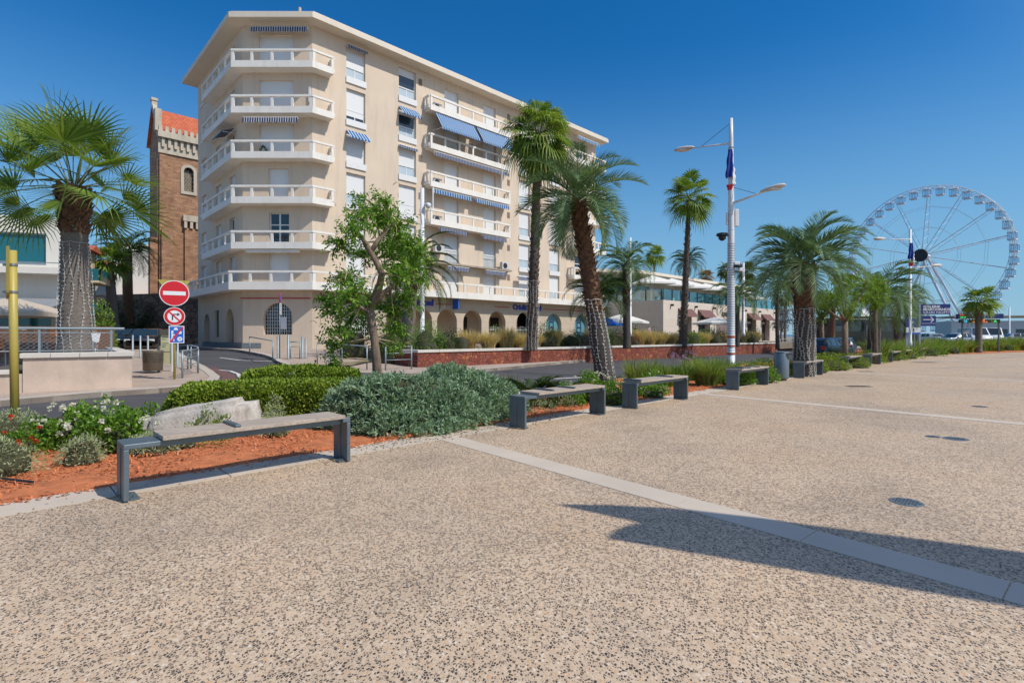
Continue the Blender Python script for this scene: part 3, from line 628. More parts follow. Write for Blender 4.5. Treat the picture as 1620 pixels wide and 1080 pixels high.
# windows
for fr, a, b, z0, z1, kind in wins:
    big = fr is not FRl
    f = MB(); q = -.20; w_ = .07
    fbox(f, fr, a + .002, a + w_, q - .05, q + .04, z0 + .002, z1 - .002); fbox(f, fr, b - w_, b - .002, q - .05, q + .04, z0 + .002, z1 - .002)
    fbox(f, fr, a + w_, b - w_, q - .05, q + .04, z1 - .06, z1 - .002); fbox(f, fr, a + w_, b - w_, q - .05, q + .04, z0 + .002, z0 + .06)
    um = (a + b) / 2
    if kind == 'win':
        fbox(f, fr, a - .04, b + .04, -.02, .09, z0 - .10, z0 + .32)              # projecting white sill box
        fbox(f, fr, a + w_, b - w_, q - .04, q + .05, z0 + 1.0, z0 + 1.09); fbox(f, fr, um - .03, um + .03, q - .04, q + .03, z0 + .33, z0 + 1.0)
    if kind == 'low': fbox(f, fr, a - .05, b + .05, -.02, .10, z0 - .14, z0)
    if kind == 'glazed':
        fbox(f, fr, um - .05, um + .05, q - .04, q + .045, z0 + .06, z1 - .06); fbox(f, fr, a + w_, b - w_, q - .04, q + .03, z0 + 1.45, z0 + 1.52)
    o = f.build('window', M['frame'], apt)
    g = MB(); g.add([fr(a, q, z0), fr(b, q, z0), fr(b, q, z1), fr(a, q, z1)], [(0, 1, 2, 3)]); g.build('pane', M['glass'], o)
    if kind != 'glazed':
        lo = {'win': random.choice([1.05, 1.05, 1.1, .62, .4]), 'low': random.choice([0, .5]), 'door': random.choice([.05, .05, .3]), 'juliet': .06}[kind]
        if kind == 'win' and fr is FRr and a < 8 and 15 < z0 < 19 and (a < 3) == (z0 < 13): lo = 1.9
        s = MB(); fbox(s, fr, a + w_ + .003, b - w_ - .003, q + .012, q + .035, z0 + lo, z1 - .063); s.build('shutter', M['shutter'], o)
        if kind == 'win' and lo > .9:
            c = MB(); fbox(c, fr, a + w_ + .003, b - w_ - .003, q - .045, q + .012, z0 + .35, z0 + .98); c.build('lower_pane', M['nc'], o)
    if kind == 'juliet':
        r = MB(); fbox(r, fr, a, b, .02, .05, z0 + .95, z0 + 1.0); fbox(r, fr, a, b, .02, .05, z0 + .06, z0 + .10)
        for i in range(11): u = a + .02 + (b - a - .05) * i / 10; fbox(r, fr, u, u + .02, .025, .045, z0 + .10, z0 + .95)
        r.build('guard_rail', M['rail'], o)
# arched ground floor windows with bars
def arch_fill(fr, a, b, c, d, q, m, name, parent, bars=0, barm=None):
    r = (b - a) / 2; um = (a + b) / 2; sp = d - r; K = 14; mb = MB()
    pts = [fr(a, q, c), fr(b, q, c)] + [fr(um + r * math.cos(PI * k / K), q, sp + r * math.sin(PI * k / K)) for k in range(K + 1)]
    mb.add(pts, [tuple(range(len(pts)))]); o = mb.build(name, m, parent)
    if bars:
        g = MB()
        for i in range(1, bars):
            u = a + (b - a) * i / bars; h = sp + math.sqrt(max(0, r * r - (u - um) ** 2)); fbox(g, fr, u - .015, u + .015, q + .05, q + .075, c, h)
        z = c + .2
        while z < d - .1:
            hw = r if z < sp else math.sqrt(max(0, r * r - (z - sp) ** 2)); fbox(g, fr, um - hw, um + hw, q + .078, q + .095, z, z + .025); z += .22
        g.build('bars', barm or M['grille'], o)
    return o
arch_fill(FRc, 1.35, 3.2, 1.55, 3.6, -.33, M['glass'], 'arched_window', apt, 12)
arch_fill(FRr, 2.2, 4.15, 1.5, 3.55, -.33, M['glass'], 'arched_window', apt, 12)
mb = MB(); fbox(mb, FRc, 2.35, 2.75, -.24, -.23, 1.9, 2.7); fbox(mb, FRr, 2.8, 3.5, -.24, -.23, 1.9, 2.9); mb.build('poster', M['sign_white'], apt)
for g in g_g: 
    o = arch_fill(FRr, g[0], g[1], g[2], g[3], -.36, M['glass_blue'], 'arched_shop_window', apt, 0)
    r = MB(); um = (g[0] + g[1]) / 2
    for s in (-1, 1): fbox(r, FRr, um + s * .3 - .05, um + s * .3 + .05, -.34, -.33, 1.7, 2.8)
    for z in (1.7, 2.2, 2.7): fbox(r, FRr, um - .35, um + .35, -.328, -.32, z, z + .1)
    r.build('emblem', M['navy'], o)
arch_fill(FRl, 1.7, 3.3, .45, 3.1, -.46, M['dark'], 'arched_door', apt); arch_fill(FRl, 7.3, 9.1, .45, 3.3, -.46, M['dark'], 'arched_door', apt)
mb = MB(); fbox(mb, FRl, 4.6, 5.7, -.2, -.15, 1.35, 3.3); mb.build('barred_window', M['glass'], apt)
# gates in the arcade
for a in (15.2, 18.5):
    g = MB()
    for i in range(10): u = a + .1 + i * .195; fbox(g, FRr, u, u + .025, -.40, -.37, .8, 2.05 + .25 * math.sin(PI * i / 9))
    fbox(g, FRr, a, a + 1.95, -.405, -.365, 1.95, 2.0); fbox(g, FRr, a, a + 1.95, -.405, -.365, 1.4, 1.44); g.build('gate', M['grille'], apt)
# balconies
def balcony(pts_wall, out, zb, posts, ht=1.15, base=.42, name='balcony', solid=()):
    """pts_wall: polyline on the wall (left to right, 2-D); out: overhang; posts: spacing of the openings' piers"""
    first = Vector(pts_wall[0]); last = Vector(pts_wall[-1]); mb = MB()
    band(mb, pts_wall, out - .10, out, zb, zb + base); band(mb, pts_wall, 0, out - .101, zb + .02, zb + .16)
    band(mb, pts_wall, out - .13, out + .02, zb + ht - .13, zb + ht)
    o = miter(pts_wall, out - .05); P = [Vector(p) for p in pts_wall]
    for i in range(len(o) - 1):
        d = (o[i + 1] - o[i]); L = d.length; d.normalize(); f = Fr(o[i], d); k = max(1, round(L / posts))
        for j in range(k + 1):
            w = .17 if (j in (0, k)) else .075; u = L * j / k
            mb.box(max(.002, u - w), min(L - .002, u + w), -.045, .045, zb + base - .002, zb + ht - .128, f)
    for e, s in ((0, 1), (-1, -1)):      # returns to the wall
        a = P[e]; b = miter(pts_wall, out - .10)[e]; d = (b - a); L = d.length; f = Fr(a, d); n0, n1 = (0.0, .1) if s > 0 else (-.1, 0.0)
        mb.box(.002, L - .003, n0, n1, zb + .161, zb + base, f); mb.box(.002, L - .003, n0 - .01, n1 + .01, zb + ht - .128, zb + ht - .003, f)
        mb.box(.002, .12, n0, n1, zb + base, zb + ht - .13, f); mb.box(L * .5 - .06, L * .5 + .06, n0, n1, zb + base, zb + ht - .13, f)
    return mb.build(name, M['white_conc'], apt)
OV = .80
for k, zb in enumerate(LV):
    if k == 0: continue
    balcony([v2(C1 + LD * 6.6), v2(C1), v2(C2), v2(C2 + RD * 1.1)], OV, zb, 1.45)
    if k >= 2: balcony([v2(C2 + RD * 8.7), v2(C2 + RD * 17.0)], OV, zb, 1.38)
    balcony([v2(C2 + RD * 25.6), v2(E), v2(E + LD * 2.2)], OV, zb, 1.4)
balcony([v2(C1 + LD * 10.8), v2(C1), v2(C2), v2(E), v2(E + LD * 3)], .95, LV[0], 1.35, 1.2, .5, 'long_balcony')
mb = MB(); fbox(mb, FRr, 7.4, 17.4, .003, .6, LV[1] + .02, LV[1] + .14); mb.build('ledge', M['ledge'], apt)
# air conditioners, vents, drain pipe
def acunit(u, n, z, s=.85):
    mb = MB(); mb.bevbox(u, u + s, n, n + .32, z, z + .62, .02, FRr); o = mb.build('air_conditioner', M['ac'], apt)
    g = MB(); p = FRr.M4(u + s * .4, n + .325, z + .31)
    ring = [(p @ Vector((.24 * math.cos(2 * PI * k / 18), .24 * math.sin(2 * PI * k / 18), 0.004))) for k in range(18)]
    g.add([tuple(q) for q in ring], [tuple(range(18))]); g.build('fan_grille', M['black'], o)
acunit(9.35, .15, LV[1] + .9); acunit(16.2, .3, LV[1] + .15)
for k in (2, 3, 5): acunit(9.2, .2, LV[k] + .18, .75)
mb = MB()
for k, zb in enumerate(LV):
    for u in (8.15, 17.35): fbox(mb, FRr, u, u + .32, .003, .012, zb + 1.9, zb + 2.42)
mb.build('wall_vents', M['vent'], apt)
mb = MB(); fbox(mb, FRr, 8.9, 8.98, .7, .77, LV[2] + 1.1, LV[3]); fbox(mb, FRr, 16.0, 16.07, .7, .77, LV[3] + 1.1, LV[4]); fbox(mb, FRc, 4.3, 4.42, .02, .12, LV[4] + 1.0, LV[4] + 2.0); mb.build('downpipe', M['white'], apt)
# awnings: rolled ones (scalloped valance) and open ones
def rolled(fr, u0, u1, n, z, m, drop=.28):
    mb = MB(); fbox(mb, fr, u0, u1, n - .18, n, z, z + .12); a = mb.build('awning', M['white_conc'], apt)
    v = MB(); K = int((u1 - u0) / .11)
    for i in range(K):
        a0 = u0 + (u1 - u0) * i / K; a1 = u0 + (u1 - u0) * (i + .96) / K; v.add([fr(a0, n + .02, z + .08), fr(a1, n + .02, z + .08), fr(a1, n + .05, z - drop * .75), fr((a0 + a1) / 2, n + .05, z - drop), fr(a0, n + .05, z - drop * .75)], [(0, 1, 2, 3, 4)])
    v.build('valance', m, a)
def openawn(fr, u0, u1, n0, z0, n1, z1, m, val=.18):
    mb = MB(); nn = (z0 - z1)
    mb.add([fr(u0, n0, z0), fr(u1, n0, z0), fr(u1, n1, z1), fr(u0, n1, z1), fr(u0, n0, z0 - .02), fr(u1, n0, z0 - .02), fr(u1, n1, z1 - .02), fr(u0, n1, z1 - .02)], [(3, 2, 1, 0), (4, 5, 6, 7), (0, 4, 7, 3), (1, 2, 6, 5)])
    K = int((u1 - u0) / .18)
    for i in range(K):
        a = u0 + (u1 - u0) * i / K; b = u0 + (u1 - u0) * (i + 1) / K; mb.add([fr(a, n1, z1), fr(b, n1, z1), fr(b, n1 + .01, z1 - val * .75), fr((a + b) / 2, n1 + .01, z1 - val), fr(a, n1 + .01, z1 - val * .75)], [(0, 1, 2, 3, 4)])
    o = mb.build('awning', m, apt); f = MB()
    for u in (u0 + .06, u1 - .06): f.tube([fr(u, .02, z1 + .05), fr(u, n1 - .03, z1 - .03)], .018, 6)
    f.build('arm', M['white'], o)
rolled(FRc, .75, 4.4, .55, TOPW - .55, M['navy_awn_c']); rolled(FRc, .35, 3.85, .72, LV[4] - .35, M['navy_awn_c']); 
mb = MB(); mb.bevbox(.5, 3.9, .45, .7, LV[1] - .22, LV[1] - .06, .03, FRc); mb.build('awning', M['white_conc'], apt)
openawn(FRr, 9.2, 13.0, .7, LV[5] - .05, 1.55, LV[5] - 1.35, M['blue_awn']); openawn(FRr, 13.3, 17.0, .7, LV[5] - .05, 1.55, LV[5] - 1.35, M['blue_awn'])
rolled(FRr, 9.1, 16.9, .72, LV[4] - .22, M['navy_awn']); rolled(FRr, 9.0, 12.8, .72, LV[3] - .2, M['blue_awn']); rolled(FRr, 13.2, 16.9, .72, LV[3] - .2, M['blue_awn'])
rolled(FRr, 9.6, 12.3, .7, LV[2] - .2, M['navy_awn']); rolled(FRr, 13.9, 16.6, .7, LV[2] - .2, M['navy_awn'])
rolled(FRr, 10.5, 12.6, .6, LV[1] - .18, M['navy_awn']); rolled(FRr, 14.4, 16.6, .6, LV[1] - .18, M['navy_awn']); rolled(FRr, 18.2, 20.3, .5, LV[1] - .4, M['navy_awn'])
openawn(FRr, 2.3, 3.85, .08, LV[3] + .3 + 2.42, .65, LV[3] + 2.15, M['blue_awn'], .12); openawn(FRr, 6.4, 7.98, .08, LV[4] + .3 + 2.42, .65, LV[4] + 2.1, M['blue_awn'], .12)
rolled(FRr, 2.3, 3.8, .25, LV[5] + 2.6, M['navy_awn'], .15); rolled(FRr, 6.4, 7.95, .2, LV[3] + 2.62, M['navy_awn'], .15); rolled(FRr, 26.2, 29.6, .8, LV[5] + 2.55, M['blue_awn'])
mb = MB(); fbox(mb, FRl, 7.6, 9.6, .05, .15, LV[3] + 2.5, LV[3] + 2.62); o = openawn(FRl, 7.6, 9.6, .1, LV[3] + 2.55, .9, LV[3] + 2.2, M['navy_awn'])
# cornice
mb = MB(); cp = [v2(Lf), v2(C1), v2(C2), v2(E)]; oc = miter(cp, .95)
poly = [v2(oc[0] + LD * .8), v2(oc[1]), v2(oc[2]), v2(oc[3] + RD * 1.0), v2(Eb + RD * 1.0), v2(Lb + RD * .5), v2(Lf + LD * .8)]
mb.prism(poly, 21.52, 21.86); pin = [v2(Vector(p) + ((C2 + RD * 12 + LD * 6) - Vector(p)).normalized() * .12) for p in poly]; mb.prism(pin, 21.861, 21.94)
mb.build('cornice', M['cornice'], apt)
# roof clutter: carved stone finial and parapet end
ft = thing('stone_finial', 'weathered carved stone cross finial standing on the roof edge above the corner balconies', 'finial', (-14.3, 35.4, 21.94))
mb = MB(); c = Vector((-14.3, 35.4, 21.94)); mb.bevbox(c.x - .3, c.x + .3, c.y - .3, c.y + .3, c.z, c.z + .35, .04); mb.tube([c + Vector((0, 0, .3)), c + Vector((0, 0, 1.6))], [.14, .1], 8)
mb.bevbox(c.x - .5, c.x + .5, c.y - .12, c.y + .12, c.z + .75, c.z + 1.0, .04)
for s in (-1, 1): mb.lathe([(.05, -.12), (.16, 0), (.05, .12)], (c.x + s * .52, c.y, c.z + .87), 8)
mb.build('cross', M['pale'], ft)
ct = thing('roof_chimney', 'small pale chimney stack at the left end of the flat roof', 'chimney', tuple(v2(Lf + RD * .2)) + (21.94,))
mb = MB(); p = Lf + RD * .2; mb.bevbox(p.x - .35, p.x + .15, p.y - .3, p.y + .3, 21.94, 22.5, .03); mb.box(p.x - .3, p.x + .0, p.y - .25, p.y + .2, 22.5, 22.9); mb.build('stack', M['cornice'], ct)
# clothes and a potted plant on the balconies
pb = C1 + Vector((1.6, -.5)); pl = thing('potted_plant', 'small potted cactus standing on a corner balcony of the tall block', 'plant', (pb.x, pb.y, LV[3] + 0.16))
mb = MB(); mb.lathe([(.12, 0), (.18, .28), (.19, .3), (.02, .29)], (pb.x, pb.y, LV[3] + .16), 12); mb.build('pot', mat('terracotta', (.4, .16, .08)), pl)
POT = (pl, pb)

# ================================================================ CHURCH
ch = thing('church', 'red-brown stone church with orange tiled roof and arched window behind the apartment block', 'church', (-38, 62, .5))
Fp = Fr((-40.2, 60), RD); Fl = Fr(Vector((-40.2, 60)) + LD * 6.0, -LD)      # sunny long side, shaded gable side
mb = MB(); wall_holes(mb, Fp, 0, 14, 0, 24.2, [(2.35, 3.35, 18.3, 21.2, 'arch')], depth=.6)
fbox(mb, Fp, -.15, .62, .001, .55, 0, 22.0); fbox(mb, Fp, .0, 1.1, .551, .9, 0, 13.5)
fbox(mb, Fp, 2.4, 14, .001, .3, 0, 14.0)
mb.build('nave_wall', M['tower'], ch)
mb = MB(); g = [Fl(0, 0, 0), Fl(6, 0, 0), Fl(6, 0, 24.2), Fl(3, 0, 28.5), Fl(0, 0, 24.2)]; mb.add(g, [(0, 1, 2, 3, 4)]); fbox(mb, Fl, 4.9, 6.2, .001, .3, 0, 21.5); fbox(mb, Fl, 5.2, 6.3, .301, 1.0, 0, 12.5)
mb.build('gable_wall', M['tower_l'], ch)
mb = MB(); 
for i in range(22): u = .1 + i * .62; fbox(mb, Fp, u, u + .28, .001, .40, 22.95, 24.0)
fbox(mb, Fp, -.3, 14, .0, .62, 24.0, 24.7); fbox(mb, Fp, -.2, 14, .001, .18, 22.3, 22.95); fbox(mb, Fp, -.2, 14, .001, .12, 22.951, 23.99)
for i in range(22): u = -.2 + i * .62; fbox(mb, Fp, u, u + .34, .2, .5, 24.701, 25.3)
fbox(mb, Fp, 2.2, 8, .001, .55, 14.8, 15.5)
for i in range(9): u = 2.3 + i * .6; fbox(mb, Fp, u, u + .3, .301, .50, 14.0, 14.8)
fbox(mb, Fl, 5.6, 6.35, -.1, .55, 24.701, 27.2); fbox(mb, Fl, 2.75, 3.3, -.2, .35, 28.2, 29.1); fbox(mb, Fl, 2.65, 3.4, -.25, .4, 29.1, 29.4)
a = Fl(6.1, 0, 0); mb.tube([Fl(6.1, .1, 24.3), Fl(3, .1, 28.7)], .3, 4)
mb.build('carved_trim', M['pale'], ch)
# arched stone surround and lattice
mb = MB(); um = 2.85; K = 14
for k in range(K):
    a0 = PI * k / K; a1 = PI * (k + 1) / K; sp = 20.7
    q = [(um - r * math.cos(a), sp + r * math.sin(a)) for r, a in ((.5, a0), (.82, a0), (.82, a1), (.5, a1))]
    v = [Fp(u, .12, z) for u, z in q] + [Fp(u, -.3, z) for u, z in q]; mb.add(v, [(0, 1, 2, 3), (7, 6, 5, 4), (0, 4, 5, 1), (1, 5, 6, 2), (2, 6, 7, 3), (3, 7, 4, 0)])
fbox(mb, Fp, um - .82, um - .5, -.3, .12, 18.0, 20.7); fbox(mb, Fp, um + .5, um + .82, -.3, .12, 18.0, 20.7); fbox(mb, Fp, um - .5, um + .5, -.3, .14, 18.0, 18.35); mb.build('window_surround', M['pale'], ch)
w = arch_fill(Fp, 2.35, 3.35, 18.35, 21.2, -.4, M['dark'], 'arched_window', ch)
mb = MB()
for i in range(4):
    for j in range(12):
        u = 2.36 + .25 * i + (.12 if j % 2 else 0); z = 18.45 + j * .24
        if z > 20.7 and (u + .1 - 2.85) ** 2 + (z - 20.7) ** 2 > .15: continue
        mb.tube([Fp(u + .1 * math.cos(PI * k / 3), -.36, z + .1 * math.sin(PI * k / 3)) for k in range(7)], .032, 4, cap=False)
mb.build('lattice', M['pale'], w)
mb = MB(); e0 = Fp(-.35, .62, 24.3); q = [Fp(-.35, .3, 24.72), Fp(14, .3, 24.72), Fp(14, -3.1, 28.3), Fp(-.35, -3.1, 28.3)]; mb.add(q, [(0, 1, 2, 3)]); mb.add([Fp(-.35, -3.1, 28.3), Fp(14, -3.1, 28.3), Fp(14, -6, 24.3), Fp(-.35, -6, 24.3)], [(0, 1, 2, 3)]); mb.build('roof', M['tile'], ch)
mb = MB(); b = Fp(-.15, -3, 28.3); mb.tube([b, Vector(b) + Vector((0, 0, .8))], .06, 6); mb.bevbox(b[0] + .3, b[0] + .7, b[1] - .1, b[1] + .1, b[2] - 1, b[2] - .6, .05); mb.build('finial', M['pale'], ch)

# ================================================================ LEFT: terrace, white building, houses
tw = thing('terrace_wall', 'pink stucco terrace wall with white stone coping carrying the big palm', 'wall', (-11, 14, 0))
A = Vector((-12.76, 13.7)); Bq = Vector((-10.85, 15.0)); d = (Bq - A).normalized(); Ft = Fr(A, d); Lw = (Bq - A).length + .0
mb = MB(); mb.prism([(0, 0), (Lw, 0), (Lw - .75, -7), (0, -7)], -.1, .93, Ft); mb.box(-12, -.003, -7, -.05, -.1, .52, Ft); mb.build('wall', M['stucco'], tw)
mb = MB(); 
for i in range(4): mb.bevbox(-.06 + (Lw + .12) * i / 4 + .004, -.06 + (Lw + .12) * (i + 1) / 4 - .004, -.36, .07, .931, 1.06, .012, Ft)
mb.prism([(Lw - .34, -.363), (Lw + .01, -.363), (Lw - .70, -7), (Lw - 1.05, -7)], .931, 1.058, Ft)
for i in range(10): mb.bevbox(-12 + 1.19 * i, -12 + 1.19 * i + 1.18, -.4, .02, .521, .63, .012, Ft)
mb.build('coping', M['coping'], tw)
mb = MB(); mb.prism([(0, -.363), (Lw - .345, -.363), (Lw - 1.06, -7), (0, -7)], .931, 1.0, Ft); mb.box(-12, -.003, -7, -.402, .521, .58, Ft); mb.build('terrace_floor', mat('terrace_dark_soil', (.10, .085, .07), .9, .3), tw)
TF = Ft; TL = Lw
# railing with cable mesh
rl = thing('terrace_railing', 'grey steel railing with diamond cable mesh along the cafe terrace', 'railing', (-11.5, 14, 1.0))
mb = MB(); no = -.55
for u in (-9, -6.6, -4.2, -1.8, .25, Lw - .5): mb = MB(); mb.box(u - .025, u + .025, no - .02, no + .02, .58 if u < 0 else 1.0, 1.68, Ft); mb.build('post', M['rail'], rl)
mb = MB(); mb.tube([Ft(-10, no, 1.72), Ft(Lw - .2, no, 1.72)], .035, 8); mb.build('handrail', M['rail'], rl)
mb = MB(); mb.tube([Ft(-10, no, 1.60), Ft(Lw - .45, no, 1.60)], .012, 6); mb.tube([Ft(-10, no, 1.10), Ft(Lw - .45, no, 1.10)], .014, 6); mb.build('wire', M['rail'], rl)
mb = MB(); u = -10; st = .13
while u < Lw - .5:
    for z in np.arange(1.10, 1.60, .10):
        for s in (-1, 1): 
            a = Ft(u, no, z if s > 0 else z + .1); b = Ft(u + st, no, z + .1 if s > 0 else z); mb.tube([a, b], .0035, 3, cap=False)
    u += st
mb.build('mesh', M['rail'], rl)
# white modern building
wb = thing('white_building', 'white modern restaurant building with teal windows behind the terrace', 'building', (-24, 25, 1))
Fw = Fr((-38, 20.8), (16.2, 5.4)); 
wmb = MB(); L1 = 17.0; hs_ = [(11.2, 15.9, 4.95, 6.5)]
wall_holes(wmb, Fw, 0, L1, 3.3, 7.3, hs_, depth=.2); 
wmb.add([Fw(L1, 0, 1), Fw(L1 - 6.5, -8, 1), Fw(L1 - 6.5, -8, 7.3), Fw(L1, 0, 7.3)], [(0, 1, 2, 3)]); wmb.add([Fw(0, 0, 7.3), Fw(L1, 0, 7.3), Fw(L1 - 6.5, -8, 7.3), Fw(0, -8, 7.3)], [(0, 1, 2, 3)])
fbox(wmb, Fw, -1, L1, .001, 1.0, 4.45, 4.75); fbox(wmb, Fw, 6, 10.9, .002, .25, 4.75, 8.2); fbox(wmb, Fw, 0, L1 - 5, -5, -.8, 7.301, 8.0)
wmb.build('wall', M['bwhite'], wb)
mb = MB(); mb.add([Fw(11.2, -.15, 4.95), Fw(15.9, -.15, 4.95), Fw(15.9, -.15, 6.5), Fw(11.2, -.15, 6.5)], [(0, 1, 2, 3)]); w = mb.build('window', M['teal'], wb)
mb = MB(); 
for u0, u1, z0, z1 in ((11.2, 15.9, 6.42, 6.5), (11.2, 15.9, 4.95, 5.05), (12.7, 12.85, 5.05, 6.42), (11.2, 12.7, 5.95, 6.05), (12.2, 12.3, 5.05, 5.95)): fbox(mb, Fw, u0, u1, -.14, -.06, z0, z1)
fbox(mb, Fw, 11, L1, .97, 1.0, 4.95, 4.99); mb.build('frame', M['rail'], w)
mb = MB(); fbox(mb, Fw, 0, L1 - .05, -2.5, -2.3, .8, 3.29); mb.build('shop_glazing', M['teal'], wb)
mb = MB(); 
for u in (6.5, 10, 13.5, 16.9): fbox(mb, Fw, u - .12, u + .12, -.4, -.12, .8, 3.29)
mb.build('pillar', M['bwhite'], wb)
mb = MB(); mb.add([Fw(5, .3, 3.3), Fw(L1, .3, 3.3), Fw(L1, 2.3, 2.75), Fw(5, 2.3, 2.75), Fw(5, .3, 3.25), Fw(L1, .3, 3.25), Fw(L1, 2.3, 2.70), Fw(5, 2.3, 2.70)], [(3, 2, 1, 0), (4, 5, 6, 7), (2, 3, 7, 6), (0, 4, 7, 3), (1, 2, 6, 5)]); mb.build('awning', mat('grey_awning', (.24, .25, .26), .8), wb)
# sloping side street houses
def house(label, x, y, w, dp, h, m, roofm=None, rz=0.5, floors=3, cols=2, balc=False, z0=.4, eave=.4):
    o = thing('town_house', label, 'house', (x, y, z0), 'houses up the side street'); f = Fr((x, y), (math.cos(rz), math.sin(rz))); hl = []
    for i in range(cols):
        for j in range(floors):
            u = w * (i + .5) / cols; z = z0 + h * (j + .3) / floors; hl.append((u - .45, u + .45, z, z + min(1.5, h / floors * .5)))
    mb = MB(); wall_holes(mb, f, 0, w, z0, z0 + h, hl, depth=.2)
    f2 = Fr(f(w, 0, 0)[:2], -f.n); hl2 = [(dp * .5 - .45, dp * .5 + .45, z0 + h * (j + .3) / floors, z0 + h * (j + .3) / floors + min(1.5, h / floors * .5)) for j in range(floors)]
    wall_holes(mb, f2, 0, dp, z0, z0 + h, hl2, depth=.2)
    mb.add([f(0, 0, z0), f(0, -dp, z0), f(0, -dp, z0 + h), f(0, 0, z0 + h)], [(0, 1, 2, 3)]); mb.add([f(0, 0, z0 + h), f(w, 0, z0 + h), f(w, -dp, z0 + h), f(0, -dp, z0 + h)], [(0, 1, 2, 3)]); mb.build('wall', m, o)
    for ff, H in ((f, hl), (f2, hl2)):
        for a, b, c, d_ in H:
            g = MB(); g.add([ff(a, -.15, c), ff(b, -.15, c), ff(b, -.15, d_), ff(a, -.15, d_)], [(0, 1, 2, 3)]); g.build('window', M['glass'], o)
    r = MB()
    if roofm:
        a = [f(-eave, eave, z0 + h), f(w + eave, eave, z0 + h), f(w + eave, -dp - eave, z0 + h), f(-eave, -dp - eave, z0 + h), f(-eave, -dp / 2, z0 + h + dp * .22), f(w + eave, -dp / 2, z0 + h + dp * .22)]
        r.add(a, [(0, 1, 5, 4), (2, 3, 4, 5), (1, 2, 5), (3, 0, 4), (3, 2, 1, 0)]); r.build('roof', roofm, o)
    if balc:
        b = MB()
        for j in range(1, floors): z = z0 + h * j / floors; fbox(b, f2, 0, dp, 0.01, 1.0, z, z + .15); fbox(b, f, 0, w + 1.0, 0.01, 1.0, z, z + .15)
        b.build('balcony', m, o); b = MB()
        for j in range(1, floors): z = z0 + h * j / floors + .15; fbox(b, f2, 0, dp, .93, .96, z, z + .9); fbox(b, f, 0, w + .96, .93, .96, z, z + .9)
        b.build('balustrade', M['teal'], o)
    return o
house('cream house with tiled eaves and round-ended balconies beside the white building', -36.6, 38.2, 4.5, 2.4, 7.6, M['cream'], M['tile'], .45, 3, 2, True)
house('narrow tall white house with roof terrace seen beside the church', -57.5, 76, 6.0, 7, 14.5, M['bwhite'], None, .6, 4, 2)
house('pale grey gabled house behind the dark palm trunk', -66, 80, 6.5, 8, 11.3, mat('pale_grey_render', (.38, .36, .33), .9), M['tile'], .6, 4, 2)
house('low house with an orange-red tiled roof below the narrow white house', -54.5, 73.5, 6.0, 4, 5.8, mat('ochre_render', (.42, .33, .24), .9), M['tile'], .6, 2, 2)
house('red roofed house far up the side street', -85, 95, 9, 8, 6.5, mat('pink_render', (.45, .3, .24), .9), M['tile'], .5, 2, 2)
# old dark stone retaining wall below the church
rw = thing('old_retaining_wall', 'dark old rubble retaining wall along the side street below the church', 'wall', (-40, 56, .5))
mb = MB(); Fo = Fr((-56, 56), (22, -6.5)); wall_holes(mb, Fo, 0, 12, 0, 4.6, []); fbox(mb, Fo, 12, 27, -3, 0, 0, 5.4); fbox(mb, Fo, 0, 12, -3, -.01, 0, 4.6); fbox(mb, Fo, -14, -.01, -3, -.3, 0, 3.6); mb.build('wall', M['darkstone'], rw)
mb = MB(); 
for i in range(16): u = 15 + i * .18; fbox(mb, Fo, u, u + .04, .04, .08, .6, 3.8)
fbox(mb, Fo, 14.9, 18, .03, .09, 3.7, 3.8); mb.build('iron_gate', M['black'], rw)

# ================================================================ RED STONE PLANTER WALL
rs = thing('red_stone_wall', 'long low red stone wall with pale coping between road and terrace', 'wall', (-4.3, 23.9, 0))
WA = Vector((-4.3, 23.9)); WB = Vector((24.2, 47.9)); wd = (WB - WA).normalized(); Frw = Fr(WA, wd); WL = (WB - WA).length
mb = MB(); mb.box(0, WL, -.4, 0, -.1, .72, Frw); mb.build('wall', M['redstone'], rs)
Frs = Fr(WA + Vector((-.6932, .7207)) * 6.5 + Vector((.03, .02)), (.6932, -.7207)); 
mb = MB(); mb.box(0, 6.45, -.4, -.003, -.1, .72, Frs); mb.build('side_wall', M['redstone_l'], rs)
mb = MB(); u = -.02
while u < WL: e = min(WL + .05, u + 1.15); mb.bevbox(u + .004, e - .004, -.46, .06, .721, .84, .01, Frw); u += 1.15
mb.box(0, 6.2, -.46, .03, .721, .838, Frs); mb.build('coping', M['coping'], rs)
tpoly = [v2(WA + Vector((-.25, .35))), v2(WB + Vector((-.3, .2))), (44, 68), (52, 90), (-10, 78), v2(E), v2(C2 + Vector((-.0, -.5)) + RD * 5), v2(WA + Vector((-.6932, .7207)) * 6.2)]
sheet('terrace_ground', tpoly, .70, mat('terrace_soil', (.20, .16, .11), .95, .2, 1, 20), 0, .5, zf=lambda x, y: 0)

# ================================================================ LOW RESTAURANT
re_ = thing('restaurant_building', 'low pale limestone restaurant with maroon awnings, glass-railed roof terrace and wide flat canopy', 'restaurant', (14.4, 50, .7))
O = Vector((14.4, 50)); Fa = Fr(O, RD); Fb = Fr(O + LD * 14, -LD); RT = 4.85
op = [(2.9, 5.6), (7.0, 9.7), (11.2, 17.4), (19.5, 22.2), (23.9, 26.6)]
mb = MB(); wall_holes(mb, Fa, 0, 29.5, .7, RT, [(a, b, .75, 3.55 if i != 2 else 3.3) for i, (a, b) in enumerate(op)], depth=.6); mb.add([Fa(0, -.6, RT), Fa(29.5, -.6, RT), Fa(29.5, 0, RT), Fa(0, 0, RT)], [(0, 1, 2, 3)])
mb.add([Fa(29.5, 0, .7), Fa(29.5, -14, .7), Fa(29.5, -14, RT), Fa(29.5, 0, RT)], [(0, 1, 2, 3)]); mb.build('front_wall', M['resto'], re_)
